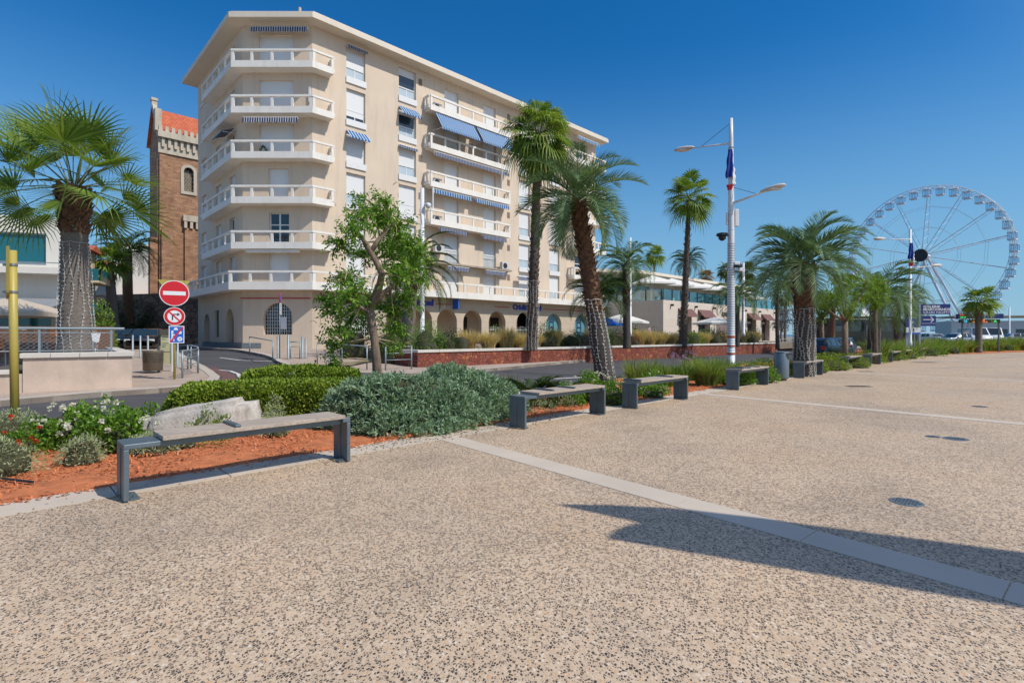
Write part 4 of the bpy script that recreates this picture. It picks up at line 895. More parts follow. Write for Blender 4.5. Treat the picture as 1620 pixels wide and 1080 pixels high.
mb = MB(); wall_holes(mb, Fb, 0, 14, .7, RT, []); mb.build('side_wall', M['resto_l'], re_)
mb = MB(); fbox(mb, Fa, 0.01, 29.4, -14, -.601, 4.4, 4.5); mb.build('terrace_floor', M['paver'], re_)
for i, (a, b) in enumerate(op):
    g = MB(); fbox(g, Fa, a, b, -.65, -.55, .75, 3.4); s = g.build('shop_window', M['glass'] if i != 2 else mat('entrance_mauve', (.25, .18, .17)), re_)
    if i != 2:
        g = MB(); fbox(g, Fa, a + .02, b - .02, -.54, -.48, 2.75, 3.25); fbox(g, Fa, a + .02, a + .5, -.54, -.45, .75, 2.75); fbox(g, Fa, b - .35, b - .02, -.54, -.45, .75, 2.75); p = g.build('shop_panel', M['maroon'], s)
        g = MB(); 
        for k in range(7): u = a + .35 + k * (b - a - .8) / 7; fbox(g, Fa, u, u + .2, -.475, -.46, 2.9, 3.1 + .08 * (k % 2))
        g.build('shop_lettering', M['sign_white'], s)
        g = MB(); g.add([Fa(a - .1, .02, 4.15), Fa(b + .1, .02, 4.15), Fa(b + .1, .75, 3.35), Fa(a - .1, .75, 3.35), Fa(a - .1, .02, 4.1), Fa(b + .1, .02, 4.1), Fa(b + .1, .75, 3.3), Fa(a - .1, .75, 3.3)], [(3, 2, 1, 0), (4, 5, 6, 7), (2, 3, 7, 6), (0, 4, 7, 3), (1, 2, 6, 5), (0, 1, 5, 4)]); g.build('awning', M['maroon'], re_)
text('L\'ESTAMINET', .62, Fa.M4(15.2, .02, 3.62), mat('brushed_letter', (.22, .19, .16), .4, metal=.6), re_, 'lettering', .03, 'CENTER', .01) if False else None
lt = MB(); rnd = random.Random(3)
text('CHARLYSERIE', .62, Fa.M4(14.4, .05, 3.62), mat('brushed_letter', (.10, .085, .07), .5), re_, 'lettering', .04, 'CENTER', .012)
for u in (1.4, 6.3, 10.4, 18.6, 23.0, 28.0):
    g = MB(); g.bevbox(u - .09, u + .09, .02, .3, 4.3, 4.5, .02, Fa); g.build('floodlight', M['black'], re_)
g = MB(); fbox(g, Fa, .05, 29.4, -.13, -.11, RT + .02, RT + 1.05); fbox(g, Fb, 0, 13.9, -.13, -.11, RT - .08, RT + 1.05); g.build('glass_balustrade', M['thin_glass'], re_)
g = MB()
for i in range(18): u = .1 + i * 1.72; fbox(g, Fa, u, u + .06, -.10, -.05, RT - .1, RT + 1.06)
for i in range(9): u = .1 + i * 1.7; fbox(g, Fb, u, u + .06, -.10, -.05, RT - .1, RT + 1.06)
g.build('balustrade_post', M['black'], re_)
g = MB(); cpoly = [Fa(1.7, -3.6, 0)[:2], Fa(31, -3.6, 0)[:2], Fa(31, -13, 0)[:2], Fa(-4, -13, 0)[:2], Fa(-4, -7, 0)[:2]]
g.prism(cpoly, 7.85, 8.15); g.build('canopy_roof', M['cornice'], re_)
g = MB(); fbox(g, Fa, 3.5, 28, -7.2, -7.0, 4.5, 7.85); fbox(g, Fa, 3.5, 3.7, -13, -7.2, 4.5, 7.85); g.build('upper_glazing', M['glass_blue'], re_)
g = MB(); 
for u in (6, 12, 18, 24, 28): g.tube([Fa(u, -5, 4.5), Fa(u, -5, 7.85)], .09, 8)
g.build('column', M['white'], re_)
# far background: long low port buildings, terminal, fence
pbld = thing('port_building', 'long low white and beige terminal building beyond the car park on the right', 'building', (95, 100, 0))
g = MB(); Fq = Fr((87, 104), (1, -.25)); fbox(g, Fq, 0, 22, -6, 0, 0, 4.2); fbox(g, Fq, 22, 40, -6, -.4, 0, 4.9); g.build('wall', M['bwhite'], pbld)
g = MB(); fbox(g, Fq, 0, 40.5, -6.2, .8, 4.9, 5.2); g.build('roof', mat('ochre_roof', (.42, .30, .16)), pbld)
g = MB(); 
for i in range(12): fbox(g, Fq, 1 + i * 3.2, 2.9 + i * 3.2, .005, .03, 1, 2.6)
g.build('windows', M['glass'], pbld)
sw = thing('sea_wall', 'long low grey promenade wall at the waterfront in the far distance', 'wall', (60, 110, 0))
g = MB(); Fq = Fr((24, 92), (1, .15)); fbox(g, Fq, 0, 60, 0, .5, -.2, 1.1); g.build('wall', M['kerb'], sw)
# ================================================================ VEGETATION BUILDERS
def unit(v): return v / np.maximum(1e-9, np.linalg.norm(v, axis=-1, keepdims=True))
def add_leaves(mb, P, D, L, Wd, fold=.25, up=None, droop=0.0):
    """diamond leaves: base P, direction D, length L, width Wd (arrays or scalars)"""
    n = len(P); L = np.broadcast_to(L, (n,))[:, None]; Wd = np.broadcast_to(Wd, (n,))[:, None]
    D = unit(D); R = RNG.normal(size=(n, 3)) if up is None else np.broadcast_to(up, (n, 3)) + RNG.normal(size=(n, 3)) * .3
    S = unit(np.cross(D, R)); U = np.cross(S, D)
    a = P; b = P + D * L * .45 + S * Wd / 2 + U * Wd * fold; c = P + D * L - np.array([0, 0, 1]) * L * droop; d = P + D * L * .45 - S * Wd / 2 + U * Wd * fold
    v = np.stack([a, b, c, d], 1).reshape(-1, 3); i = np.arange(n) * 4
    mb.add(v, np.stack([i, i + 1, i + 2, i + 3], 1))
def blob_points(n, c, r, shell=.55, lump=.25, zmin=None, seed=None, hemi=False):
    rng = np.random.default_rng(seed if seed is not None else RNG.integers(1e9))
    d = unit(rng.normal(size=(n, 3)))
    if hemi: d[:, 2] = np.abs(d[:, 2]) * 1.0 - .05
    k = rng.normal(size=(6, 3)) * 2.2; ph = rng.uniform(0, 6.28, 6)
    lm = 1 + lump * np.sum(np.sin(d @ k.T + ph), 1) / 2.4
    q = rng.uniform(shell, 1.0, n) ** .7 * lm
    P = np.array(c) + d * q[:, None] * np.array(r)
    if zmin is not None: 
        m = P[:, 2] > zmin; P = P[m]; d = d[m]
    return P, d
def core_blob(mb, c, r, lump=.25, seed=0, k=.62):
    bm = bmesh.new(); bmesh.ops.create_icosphere(bm, subdivisions=3, radius=1); rng = random.Random(seed)
    ph = [rng.uniform(0, 6) for _ in range(6)]
    for v in bm.verts:
        n = 1 + .12 * math.sin(v.co.x * 5 + ph[0]) * math.sin(v.co.y * 5 + ph[1]) + .10 * math.sin(v.co.z * 6 + ph[2])
        v.co = Vector((c[0] + v.co.x * r[0] * k * n, c[1] + v.co.y * r[1] * k * n, max(.02 + (c[2] - r[2]) * 0 + .0, c[2] + v.co.z * r[2] * k * n) if c[2] < r[2] * .8 else c[2] + v.co.z * r[2] * k * n))
    mb.bm(bm)
CORE = mat('dark_core', (.045, .045, .02), .95, .3, 6, 60)  # dark colour of the solid cores added inside foliage to block see-through
def shrub(name, label, cat, c, r, n, L, Wd, m, group=None, style='leaf', lump=.3, flowers=None, seed=None, core=True, part='foliage', hemi=True):
    """c = base centre on the ground, r = (rx, ry, height)"""
    o = thing(name, label, cat, (c[0], c[1], c[2]), group); mb = MB(); s = seed if seed is not None else int(abs(c[0] * 131 + c[1] * 17) * 10) % 99991
    if style == 'leaf':
        P, d = blob_points(n, (c[0], c[1], c[2] + .05), (r[0], r[1], r[2]), .5, lump, c[2], s, hemi); stray = RNG.random(len(P)) < .07; P = P + d * (stray * RNG.uniform(.03, .16, len(P)) * min(r))[:, None]; D = d + RNG.normal(size=P.shape) * .7 + np.array([0, 0, .3])
        add_leaves(mb, P, D, L * RNG.uniform(.6, 1.2, len(P)), Wd * RNG.uniform(.7, 1.2, len(P)))
    elif style == 'rosette':
        K = 12; P, d = blob_points(n, (c[0], c[1], c[2]), (r[0], r[1], r[2]), .72, lump, c[2], s, hemi); A = unit(d + RNG.normal(size=P.shape) * .35 + np.array([0, 0, .35]))
        PP = np.repeat(P, K, 0) + np.repeat(A, K, 0) * RNG.uniform(-.03, .05, (len(P) * K, 1)); DD = np.repeat(A, K, 0) * RNG.uniform(.2, 1.4, (len(P) * K, 1)) + unit(RNG.normal(size=(len(P) * K, 3))) * .9
        add_leaves(mb, PP, DD, L * RNG.uniform(.6, 1.2, len(PP)), Wd, .15)
    elif style == 'grass':
        a = RNG.uniform(0, 2 * PI, n); rr = np.sqrt(RNG.random(n)) * .45; base = np.stack([c[0] + np.cos(a) * rr * r[0], c[1] + np.sin(a) * rr * r[1], np.full(n, c[2])], 1)
        a2 = a + RNG.normal(size=n) * .5; H = r[2] * RNG.uniform(.6, 1.1, n); out = RNG.uniform(.1, 1.0, n)
        hv = np.stack([np.cos(a2), np.sin(a2), np.zeros(n)], 1) * (out * r[0])[:, None]
        seg = 4; pts = [base + hv * (t ** 1.8) * .9 + np.stack([np.zeros(n), np.zeros(n), H * (t - (L) * t ** 3 * out)], 1) for t in np.linspace(0, 1, seg + 1)]
        S = unit(np.stack([-np.sin(a2 + RNG.normal(size=n)), np.cos(a2 + RNG.normal(size=n)), np.zeros(n)], 1)); w = [Wd * q for q in (.8, 1, .9, .6, .08)]
        v = np.stack([x for t in range(seg + 1) for x in (pts[t] - S * w[t] / 2, pts[t] + S * w[t] / 2)], 1).reshape(-1, 3); i = np.arange(n) * (2 * (seg + 1))
        for t in range(seg): mb.add(v if t == 0 else np.zeros((0, 3)), (np.stack([i + 2 * t, i + 2 * t + 1, i + 2 * t + 3, i + 2 * t + 2], 1) - (0 if t == 0 else 0)) + (0 if t == 0 else -len(v)))
    elif style == 'sword':
        for _ in range(n):
            a = random.uniform(0, 2 * PI); el = random.uniform(.5, 1.35); ln = L * random.uniform(.7, 1.1)
            pinnate(mb, Vector(c) + Vector((math.cos(a), math.sin(a), 0)) * .06 + Vector((0, 0, .08)), a, el, ln, 30, .16 * ln / .8 + .07, .028, .7)
    o_f = mb.build(part, m, o)
    if core and style in ('leaf', 'rosette'):
        k = MB(); core_blob(k, (c[0], c[1], c[2] + .02), r, seed=s, k=.66 if style == 'leaf' else .74); k.build('twigs', CORE, o, True)  # one solid dark core added behind the leaves, no separate twigs
    if flowers:
        fm, fn, fs = flowers; fb = MB(); P, d = blob_points(fn * 3, (c[0], c[1], c[2] + .05), (r[0] * 1.03, r[1] * 1.03, r[2] * 1.08), .93, lump, c[2] + r[2] * .35, s, True); P = P[:fn]
        for p in P:
            fb = MB(); q = unit(RNG.normal(size=(18, 3)) + np.array([0, -.2, .9])); add_leaves(fb, p + q * fs * .25, q, fs * .9, fs * .8, .1); fb.build('flower_head', fm, o)
    return o
def fan_leaf(mb, mbp, base, az, el, lp, R, spread=2.3, nseg=26, droop=.35, wilt=0.0, split=.46, twist=.3, vfold=.22):
    """a fan palm leaf: petiole then a pleated fan whose tips hang"""
    h = Vector((math.cos(az), math.sin(az), 0)); up = Vector((0, 0, 1)); sd = Vector((-math.sin(az), math.cos(az), 0))
    t0 = h * math.cos(el) + up * math.sin(el); p1 = base + t0 * lp * .5; el2 = el - .18 - wilt; t1 = h * math.cos(el2) + up * math.sin(el2); hub = p1 + t1 * lp * .5
    mbp.tube([base, p1, hub], [.022, .016, .012], 5, cap=False)
    el3 = el2 - .15 - wilt; ax = h * math.cos(el3) + up * math.sin(el3); nn = sd.cross(ax)
    tw = random.uniform(-twist, twist); sdt = (sd * math.cos(tw) + nn * math.sin(tw)); nn = sdt.cross(ax)
    v = []; f = []; dA = 2 * spread / nseg
    for k in range(nseg + 1):
        a = -spread + k * dA; r = R * (1 - .22 * abs(a / spread) ** 2) * random.uniform(.93, 1.05)
        d = ax * math.cos(a) + sdt * math.sin(a); d = (d + nn * (-vfold * abs(math.sin(a)))).normalized(); side = (-ax * math.sin(a) + sdt * math.cos(a))
        i = len(v); m = r * split; w = m * math.tan(dA / 2) * 1.04; m2 = r * .76; dr = droop * r
        v += [hub + d * .02, hub + d * m - side * w - nn * w * .3, hub + d * m + side * w + nn * w * .3,
              hub + d * m2 - side * w * .5 - up * dr * .25, hub + d * m2 + side * w * .5 - up * dr * .25, hub + d * r - up * dr * random.uniform(.6, 1.2)]
        f += [(i, i + 1, i + 2), (i + 3, i + 5, i + 4)]; f += [(i + 1, i + 3, i + 4, i + 2)]
    mb.add([tuple(p) for p in v], f)
def pinnate(mb, base, az, el, L, nl, ll, lw, bend=1.0, vee=.5, stiff=1.0, rachis=None, twist=0.0):
    """a feather palm leaf: arching rachis with leaflets either side"""
    h = Vector((math.cos(az), math.sin(az), 0)); up = Vector((0, 0, 1)); S = 16; p = Vector(base); pts = [p.copy()]; e = el; ds = []
    for i in range(S):
        e2 = el - bend * (i / S) ** 1.15 * 1.9; d = h * math.cos(e2) + up * math.sin(e2); ds.append(d); p = p + d * L / S; pts.append(p.copy())
    if rachis is not None: rachis.tube(pts, [lerp(.020, .003, i / S) * L / 1.6 for i in range(S + 1)], 4, cap=False)
    else: mb.tube(pts, [lerp(.016, .003, i / S) * L / 1.6 for i in range(S + 1)], 3, cap=False)
    t = np.linspace(.14, .99, nl); idx = t * S; i0 = np.minimum(idx.astype(int), S - 1); fr = idx - i0; A = np.array([tuple(q) for q in pts]); DD = np.array([tuple(q) for q in ds])
    P = A[i0] * (1 - fr[:, None]) + A[i0 + 1] * fr[:, None]; D = DD[i0]; sd = np.array([-math.sin(az), math.cos(az), 0]); U = np.cross(D, sd) * -1; U = np.where(U[:, 2:3] < 0, U, U)
    U = np.cross(sd[None, :].repeat(nl, 0), D); U = -U
    prof = np.clip(np.sin(np.pi * np.clip(t * .92 + .10, 0, 1)) ** .6, .25, 1)
    for s in (-1, 1):
        ang = 1.05 - .55 * t + RNG.normal(size=nl) * .07; v = vee + RNG.normal(size=nl) * .12
        dd = D * np.cos(ang)[:, None] + (sd[None, :] * s * np.cos(v)[:, None] + -U * -1 * np.sin(v)[:, None] * (1)) * np.sin(ang)[:, None]
        n = nl; Ls = ll * prof * RNG.uniform(.88, 1.08, n); S_ = unit(np.cross(dd, U)); mid = P + unit(dd) * (Ls * .5)[:, None]; g = np.array([0, 0, -1.0]) * (Ls * .22 / stiff)[:, None]
        tip = P + unit(dd) * (Ls)[:, None] + g; W2 = (unit(D) * lw / 2)
        vv = np.stack([P - W2 * .6, P + W2 * .6, mid + W2 + g * .15, tip, mid - W2 + g * .15], 1).reshape(-1, 3); i = np.arange(n) * 5
        mb.add(vv, np.stack([i, i + 1, i + 2, i + 3, i + 4], 1))
def lerp(a, b, t): return a + (b - a) * t
def palm_trunk(mb, pts, r, n=16, ring=.06, amp=.05):
    P = [Vector(p) for p in pts]; Q = []; R = []
    for i in range(len(P) - 1):
        k = max(2, int((P[i + 1] - P[i]).length / ring))
        for j in range(k): Q.append(P[i].lerp(P[i + 1], j / k)); R.append(lerp(r[i], r[i + 1], j / k) * (1 + (amp if j % 2 else -amp)))
    Q.append(P[-1]); R.append(r[-1]); mb.tube(Q, R, n, jit=.03)
def boots(mb, p0, p1, r0, r1, n, L=.16, out=.5):
    """stubs of old leaf bases round a trunk"""
    p0 = Vector(p0); p1 = Vector(p1)
    for i in range(n):
        t = i / n; a = i * 2.39996 + random.uniform(-.2, .2); c = p0.lerp(p1, t); r = lerp(r0, r1, t); h = Vector((math.cos(a), math.sin(a), 0)); s = Vector((-math.sin(a), math.cos(a), 0)); w = r * .42; l = L * random.uniform(.6, 1.3)
        b = c + h * r * .85; tip = b + h * l * out + Vector((0, 0, l)); mb.add([tuple(q) for q in (b - s * w, b + s * w, tip + s * w * .35, tip - s * w * .35, b - s * w * .8 - Vector((0, 0, .05)) - h * r * .1, b + s * w * .8 - Vector((0, 0, .05)) - h * r * .1)], [(0, 1, 2, 3), (0, 4, 5, 1)])
def string_lights(label, p0, p1, r0, r1, n, step=.11, group='fairy light strings wound on the palm trunks'):
    """vertical strings of small bulbs hanging on a trunk"""
    p0 = Vector(p0); p1 = Vector(p1); o = thing('fairy_lights', label, 'string lights', tuple(p0), group); w = MB(); b = MB(); H = (p1 - p0).length
    for k in range(n):
        w = MB(); b = w; a0 = 2 * PI * k / n + random.uniform(-.1, .1); pts = []; m = max(4, int(H / .15))
        for i in range(m + 1):
            t = i / m; a = a0 + .12 * math.sin(t * 9 + k) + random.uniform(-.03, .03); r = lerp(r0, r1, t) * 1.06 + .01; pts.append(p0.lerp(p1, t) + Vector((math.cos(a) * r, math.sin(a) * r, 0)))
        w.tube(pts, .0035, 3, cap=False); L = 0
        for i in range(int(H / step)):
            t = (i + .5) * step / H; j = min(m - 1, int(t * m)); q = pts[j].lerp(pts[j + 1], t * m - j); s = random.choice((-1, 1)); a = a0; d = Vector((-math.sin(a) * s, math.cos(a) * s, .4)) * .04; b.tube([q, q + d], [.005, .011], 4)
        w.build('light_string', M['bulb'], o)
    m = max(6, int(8)); ring = [p1 + Vector((math.cos(2 * PI * i / 16) * (r1 * 1.07 + .01), math.sin(2 * PI * i / 16) * (r1 * 1.07 + .01), random.uniform(-.02, .02))) for i in range(17)]; w = MB(); w.tube(ring, .008, 3, cap=False); w.build('top_ring', M['bulb'], o)
def fan_palm(name, label, base, top, r0, r1, nleaf, lp, R, el=(-.9, 1.45), skirt=0, mleaf='lf_wash', bark='bark_fib', group='palm trees', seg=26, boot=None, droop=.35, dead=0, mid=None, split=.46, twist=.3, vfold=.22, pw=.9):
    base = Vector(base); top = Vector(top); o = thing(name, label, 'palm tree', tuple(base), group); t = MB()
    pts = [base, base.lerp(top, .08), top] if mid is None else [base, mid, top]
    palm_trunk(t, pts, [r0 * 1.18, r0, r1]); t.build('trunk', M[bark], o, True)
    lv = MB(); pt = MB(); dd = MB()
    for i in range(nleaf):
        f = (i + .5) / nleaf; e = lerp(el[1], el[0], f ** pw) + random.uniform(-.12, .12); a = i * 2.39996 + random.uniform(-.25, .25)
        fan_leaf(lv, pt, top + Vector((math.cos(a) * r1 * .5, math.sin(a) * r1 * .5, .05 + .25 * (1 - f))), a, e, lp * random.uniform(.85, 1.1) * (1 if e < 1.1 else 1.1), R * random.uniform(.85, 1.1), 2.2 + .2 * random.random(), seg, droop + .25 * max(0, -e), 0, split, twist, vfold)
    lv.build('crown', M[mleaf], o); pt.build('leaf_stalks', M['lf_wash2'], o)
    if dead:
        for i in range(dead): a = i * 2.39996; fan_leaf(dd, dd, top + Vector((0, 0, -.1 - random.random() * .3)), a, -1.1 - random.random() * .3, lp * .6, R * .8, 1.2, 14, .5)
        dd.build('dead_fronds', M['lf_dead'], o)
    if boot: b = MB(); boots(b, base.lerp(top, boot[0]), top, lerp(r0, r1, boot[0]) * 1.0, r1 * boot[2] if len(boot) > 2 else r1 * 1.1, boot[1], .2, .7); b.build('leaf_bases', M['bark_boot'], o)
    return o
def feather_palm(name, label, base, top, r0, r1, nleaf, L, ll, mleaf='lf_butia', bark='bark_boot', group='palm trees', el=(-.2, 1.35), bend=1.0, nl=46, lw=.02, vee=.5, boot=None, lowdark=None, stiff=1.0, cat='palm tree'):
    base = Vector(base); top = Vector(top); o = thing(name, label, cat, tuple(base), group); t = MB(); palm_trunk(t, [base, base.lerp(top, .1), top], [r0 * 1.15, r0, r1]); t.build('trunk', M[bark], o, True)
    if lowdark:
        q = base.lerp(top, lowdark); b = MB(); palm_trunk(b, [base + Vector((0, 0, -.02)), q], [r0 * 1.2, lerp(r0, r1, lowdark) * 1.06]); b.build('lower_trunk', M['bark_dk'], o, True)
    lv = MB()
    for i in range(nleaf):
        f = (i + .5) / nleaf; e = lerp(el[1], el[0], f) + random.uniform(-.12, .12); a = i * 2.39996 + random.uniform(-.3, .3)
        pinnate(lv, top + Vector((math.cos(a) * r1 * .4, math.sin(a) * r1 * .4, .15 * (1 - f))), a, e, L * random.uniform(.85, 1.1), nl, ll, lw, bend * random.uniform(.85, 1.15), vee, stiff)
    lv.build('crown', M[mleaf], o)
    if boot: b = MB(); boots(b, base.lerp(top, boot[0]), top, lerp(r0, r1, boot[0]) * 1.02, r1 * 1.25, boot[1], boot[2] if len(boot) > 2 else .16, .8); b.build('leaf_bases', M['bark_boot'], o)
    return o
def leafy_tree(name, label, limbs, clusters, n, L, Wd, m, cat='tree', group=None, twigs=0, bark='bark', compound=False):
    """limbs: list of (points, radii); clusters: list of (centre, radius)"""
    base = limbs[0][0][0]; o = thing(name, label, cat, tuple(base), group); t = MB()
    for k, (pts, r) in enumerate(limbs): t.tube(pts, r, 10, jit=.05)
    t.build('trunk', M[bark], o, True); lv = MB(); tw = MB(); tot = sum(c[1] ** 2 for c in clusters)
    joints = [Vector(p) for pts, r in limbs for p in pts[1:]]
    for c, r in clusters:
        k = max(20, int(n * r * r / tot)); rr = (r, r, r * .85) if not isinstance(r, tuple) else r
        ns = max(3, k // 14); P, d = blob_points(ns, c, rr, .15, .3)
        A = unit(d + RNG.normal(size=P.shape) * .6 + np.array([0, 0, -.1])); K = 13
        off = np.tile(np.linspace(-.5, .5, K), ns)[:, None]; PP = np.repeat(P, K, 0) + np.repeat(A, K, 0) * off * L * 3.6; side = unit(np.cross(np.repeat(A, K, 0), RNG.normal(size=(ns, 3)).repeat(K, 0))) * np.tile(np.where(np.arange(K) % 2, 1, -1), ns)[:, None]
        add_leaves(lv, PP, side + np.repeat(A, K, 0) * .7 + RNG.normal(size=PP.shape) * .25, L * RNG.uniform(.6, 1.15, len(PP)), Wd * RNG.uniform(.7, 1.1, len(PP)), .15, droop=.25)
        j = min(joints, key=lambda q: (q - Vector(c)).length)
        for _ in range(3):
            e = Vector(c) + Vector((random.uniform(-1, 1), random.uniform(-1, 1), random.uniform(-.7, .7))) * r * .8; mm = j.lerp(e, .5) + Vector((random.uniform(-.1, .1), random.uniform(-.1, .1), random.uniform(.0, .15))) * r; tw.tube([j, mm, e], [.014 + r * .012, .01 + r * .006, .004], 4, cap=False)
        if twigs:
            for _ in range(twigs):
                e = Vector(c) + Vector((random.gauss(0, 1), random.gauss(0, 1), random.gauss(0, .8))) * r; s = e + Vector((random.gauss(0, 1), random.gauss(0, 1), random.gauss(.3, .6))) * r * .5; tw.tube([e, e.lerp(s, .5) + Vector((0, 0, .05)), s], [.008, .006, .003], 3, cap=False)
    lv.build('crown', M[m], o); tw.build('branches', M['twig'] if twigs else M[bark], o); return o

# pot plant on the balcony
mb = MB(); P, d = blob_points(160, (POT[1].x, POT[1].y, LV[3] + .62), (.2, .2, .22), .3, .2); add_leaves(mb, P, d, .12, .05); mb.build('leaves', M['lf_dark'], POT[0])

# ================================================================ NEAR PALMS
def at(px, py, d): return W(px, py, d)
pb_ = W(121, 556, 16.2); pb_.z = 1.0; pt_ = W(117, 304, 16.2)
random.seed(11)
o = fan_palm('fan_palm', 'large fan palm with shaggy brown collar and light strings on the cafe terrace', pb_, pt_, .43, .30, 34, 1.40, 1.45, (-.62, 1.5), mleaf='lf_wash', seg=32, droop=.16, boot=(.72, 150, 1.5), dead=0, split=.27, twist=.95, vfold=.48, pw=1.0)
string_lights('strings of white bulbs on the trunk of the big fan palm by the cafe terrace', pb_, pb_.lerp(pt_, .68), .47, .34, 11)
# leaning palm in the bed
lb = W(962, 620, 13.4); lb.z = 0; lt = W(914, 322, 13.2)
random.seed(5)
feather_palm('feather_palm', 'leaning palm with arching grey-green fronds and light strings, between the second and third benches', lb, lt, .225, .165, 36, 1.65, .48, el=(-.75, 1.52), bend=.80, nl=84, lw=.019, boot=(.42, 220, .12), lowdark=.44, vee=.5, stiff=4)
string_lights('strings of white bulbs wrapping the leaning palm behind the second bench', lb, lb.lerp(lt, .50), .245, .205, 10, .085)
# big palm right behind the bin
bb = W(1272, 590, 19.6); bb.z = 0; bt = W(1272, 418, 19.6); random.seed(6)
feather_palm('feather_palm', 'stout dark-trunked palm with long drooping blue-green fronds just right of the waste bin', bb, bt, .30, .33, 40, 2.45, .66, el=(-.25, 1.52), bend=.95, nl=84, lw=.024, boot=(.45, 120, .16), lowdark=.60, vee=.5, stiff=2.2)
string_lights('pale light strings round the thick palm trunk beside the waste bin', bb, bb.lerp(bt, .60), .36, .35, 18, .06)
# tall palm in front of the block
tb = W(841, 528, 28); tb.z = .7; tt = W(851, 222, 28); random.seed(8)
fan_palm('fan_palm', 'tallest fan palm, its shaggy crown above the roof line of the tall block', tb, tt, .27, .20, 44, 1.05, 1.2, (-1.15, 1.45), mleaf='lf_wash', bark='bark_dk', seg=22, droop=.6, dead=16, boot=(.03, 330, 1.0))
string_lights('dense strings of white bulbs on the lower trunk of the tallest palm before the block', tb, tb.lerp(tt, .33), .33, .29, 12, .1)
# slim palm by the restaurant
sb = W(1080, 540, 38); sb.z = .7; st_ = W(1090, 318, 38); random.seed(9)
fan_palm('fan_palm', 'very slim tall fan palm in front of the restaurant, left of the flagged lamp post', sb, st_, .25, .15, 32, 1.05, 1.1, (-.9, 1.45), mleaf='lf_wash', bark='bark_dk', seg=20, droop=.45, boot=(.03, 220, 1.0))
# date palm left of the lamp post before the block
db = W(643, 525, 27); db.z = .7; dt = W(652, 428, 27); random.seed(12)
feather_palm('date_palm', 'date palm with thick trunk half hidden behind the small leafy tree', db, dt, .36, .33, 34, 3.1, .42, 'lf_phx', 'bark_fib', el=(-.5, 1.4), bend=1.0, nl=60, lw=.035, vee=.3, boot=(.7, 60, .2))
# other palms, each with its own look and place
def fp(kind, px, pyb, pxt, pyt, d, wpx, R, label, m, nl=26, zb=None, **kw):
    b = W(px, pyb, d); t = W(pxt, pyt, d); r = wpx / 2 / F * d
    if zb is not None: b.z = zb
    if kind == 'fan': fan_palm('fan_palm', label, b, t, r, r * .9, nl, R * .42, R * .62, (-.9, 1.4), mleaf=m, seg=14, droop=.4, **kw)
    else: feather_palm(kw.pop('nm', 'feather_palm'), label, b, t, r, r * .95, nl, R * 1.15, R * .30, m, kw.pop('bark', 'bark_dk'), nl=kw.pop('nlf', 30), lw=kw.pop('lw', .045), **kw)
random.seed(21)
fp('fea', 992, 525, 990, 420, 32, 12, 1.9, 'medium palm with light-strung dark trunk between the tall block and the restaurant', 'lf_butia', 30, .7, el=(-.4, 1.4), boot=(.5, 50, .2))
fp('fea', 946, 525, 945, 470, 31, 10, 2.1, 'short date palm at the right end of the tall block', 'lf_phx', 28, .7, nm='date_palm', el=(-.3, 1.3), bark='bark_boot')
fp('fan', 1035, 530, 1035, 408, 66, 4, 1.7, 'small fan palm poking above the left end of the restaurant roof', 'lf_wash', 24, .7)
fp('fea', 1088, 530, 1088, 414, 62, 5, 2.3, 'distant date palm directly behind the very slim tall palm', 'lf_phx', 34, .7, nm='date_palm', el=(-.5, 1.4))
fp('fan', 1117, 530, 1117, 440, 74, 4, 1.4, 'brownish palm top just above the middle of the restaurant roof', 'lf_dead', 24, .7)
fp('fan', 1149, 530, 1149, 430, 76, 4, 1.7, 'fan palm above the restaurant roof immediately left of the flagged lamp post', 'lf_wash2', 24, .7)
fp('fan', 1181, 530, 1181, 432, 76, 4, 1.9, 'fan palm behind the restaurant immediately right of the flagged lamp post', 'lf_wash2', 24, .7)
fp('fea', 1166, 535, 1166, 470, 36, 8, 1.9, 'palm with drooping fronds in front of the restaurant wall, behind the flagged lamp post', 'lf_butia', 28, .7, el=(-.3, 1.3))
fp('fea', 1230, 540, 1229, 448, 44, 6, 2.5, 'slim palm at the right corner of the restaurant', 'lf_butia', 26, .3, el=(-.5, 1.3))
fp('fan', 1242, 540, 1242, 468, 60, 4, 2.0, 'thin dark fan palm between the restaurant corner and the stout palm', 'lf_wash2', 20, .1)
fp('fan', 1184, 520, 1183, 455, 80, 4, 1.4, 'small green palm behind the restaurant terrace parasols', 'lf_wash', 20, .1)
fp('fea', 1380, 560, 1388, 465, 29, 18, 2.5, 'stout palm with pale strung trunk left of the coach, behind the light green tree', 'lf_butia', 34, 0, el=(-.35, 1.45), bend=1.0, nlf=46, lw=.03)
bq = W(1380, 560, 29); bq.z = 0
string_lights('light strings on the stout trunk just left of the parked coach', bq, W(1381, 487, 29), .35, .34, 8, .12)
fp('fea', 1419, 535, 1419, 478, 45, 9, 2.6, 'grey drooping palm behind the flag pole left of the big wheel', 'lf_butia', 34, 0, el=(-.8, 1.3))
fp('fea', 1432, 535, 1437, 482, 52, 8, 2.2, 'drooping palm just right of the distant flag pole', 'lf_wash2', 26, 0, el=(-.9, 1.2))
fp('fan', 1548, 556, 1549, 480, 45, 9, 1.7, 'wind-blown palm standing in front of the big wheel at the right edge of the plaza', 'lf_wash', 20, 0, boot=(.55, 50))
fp('fea', 1316, 540, 1318, 480, 42, 8, 1.6, 'palm with brown trunk behind the light green tree left of the coach', 'lf_phx', 22, 0, nm='date_palm', bark='bark_boot')
fp('fea', 203, 470, 201, 400, 48, 14, 2.7, 'dark date palm above the old stone wall, left of the church', 'lf_phx', 34, 2.5, nm='date_palm', el=(-.3, 1.4), bark='bark_boot', nlf=40)
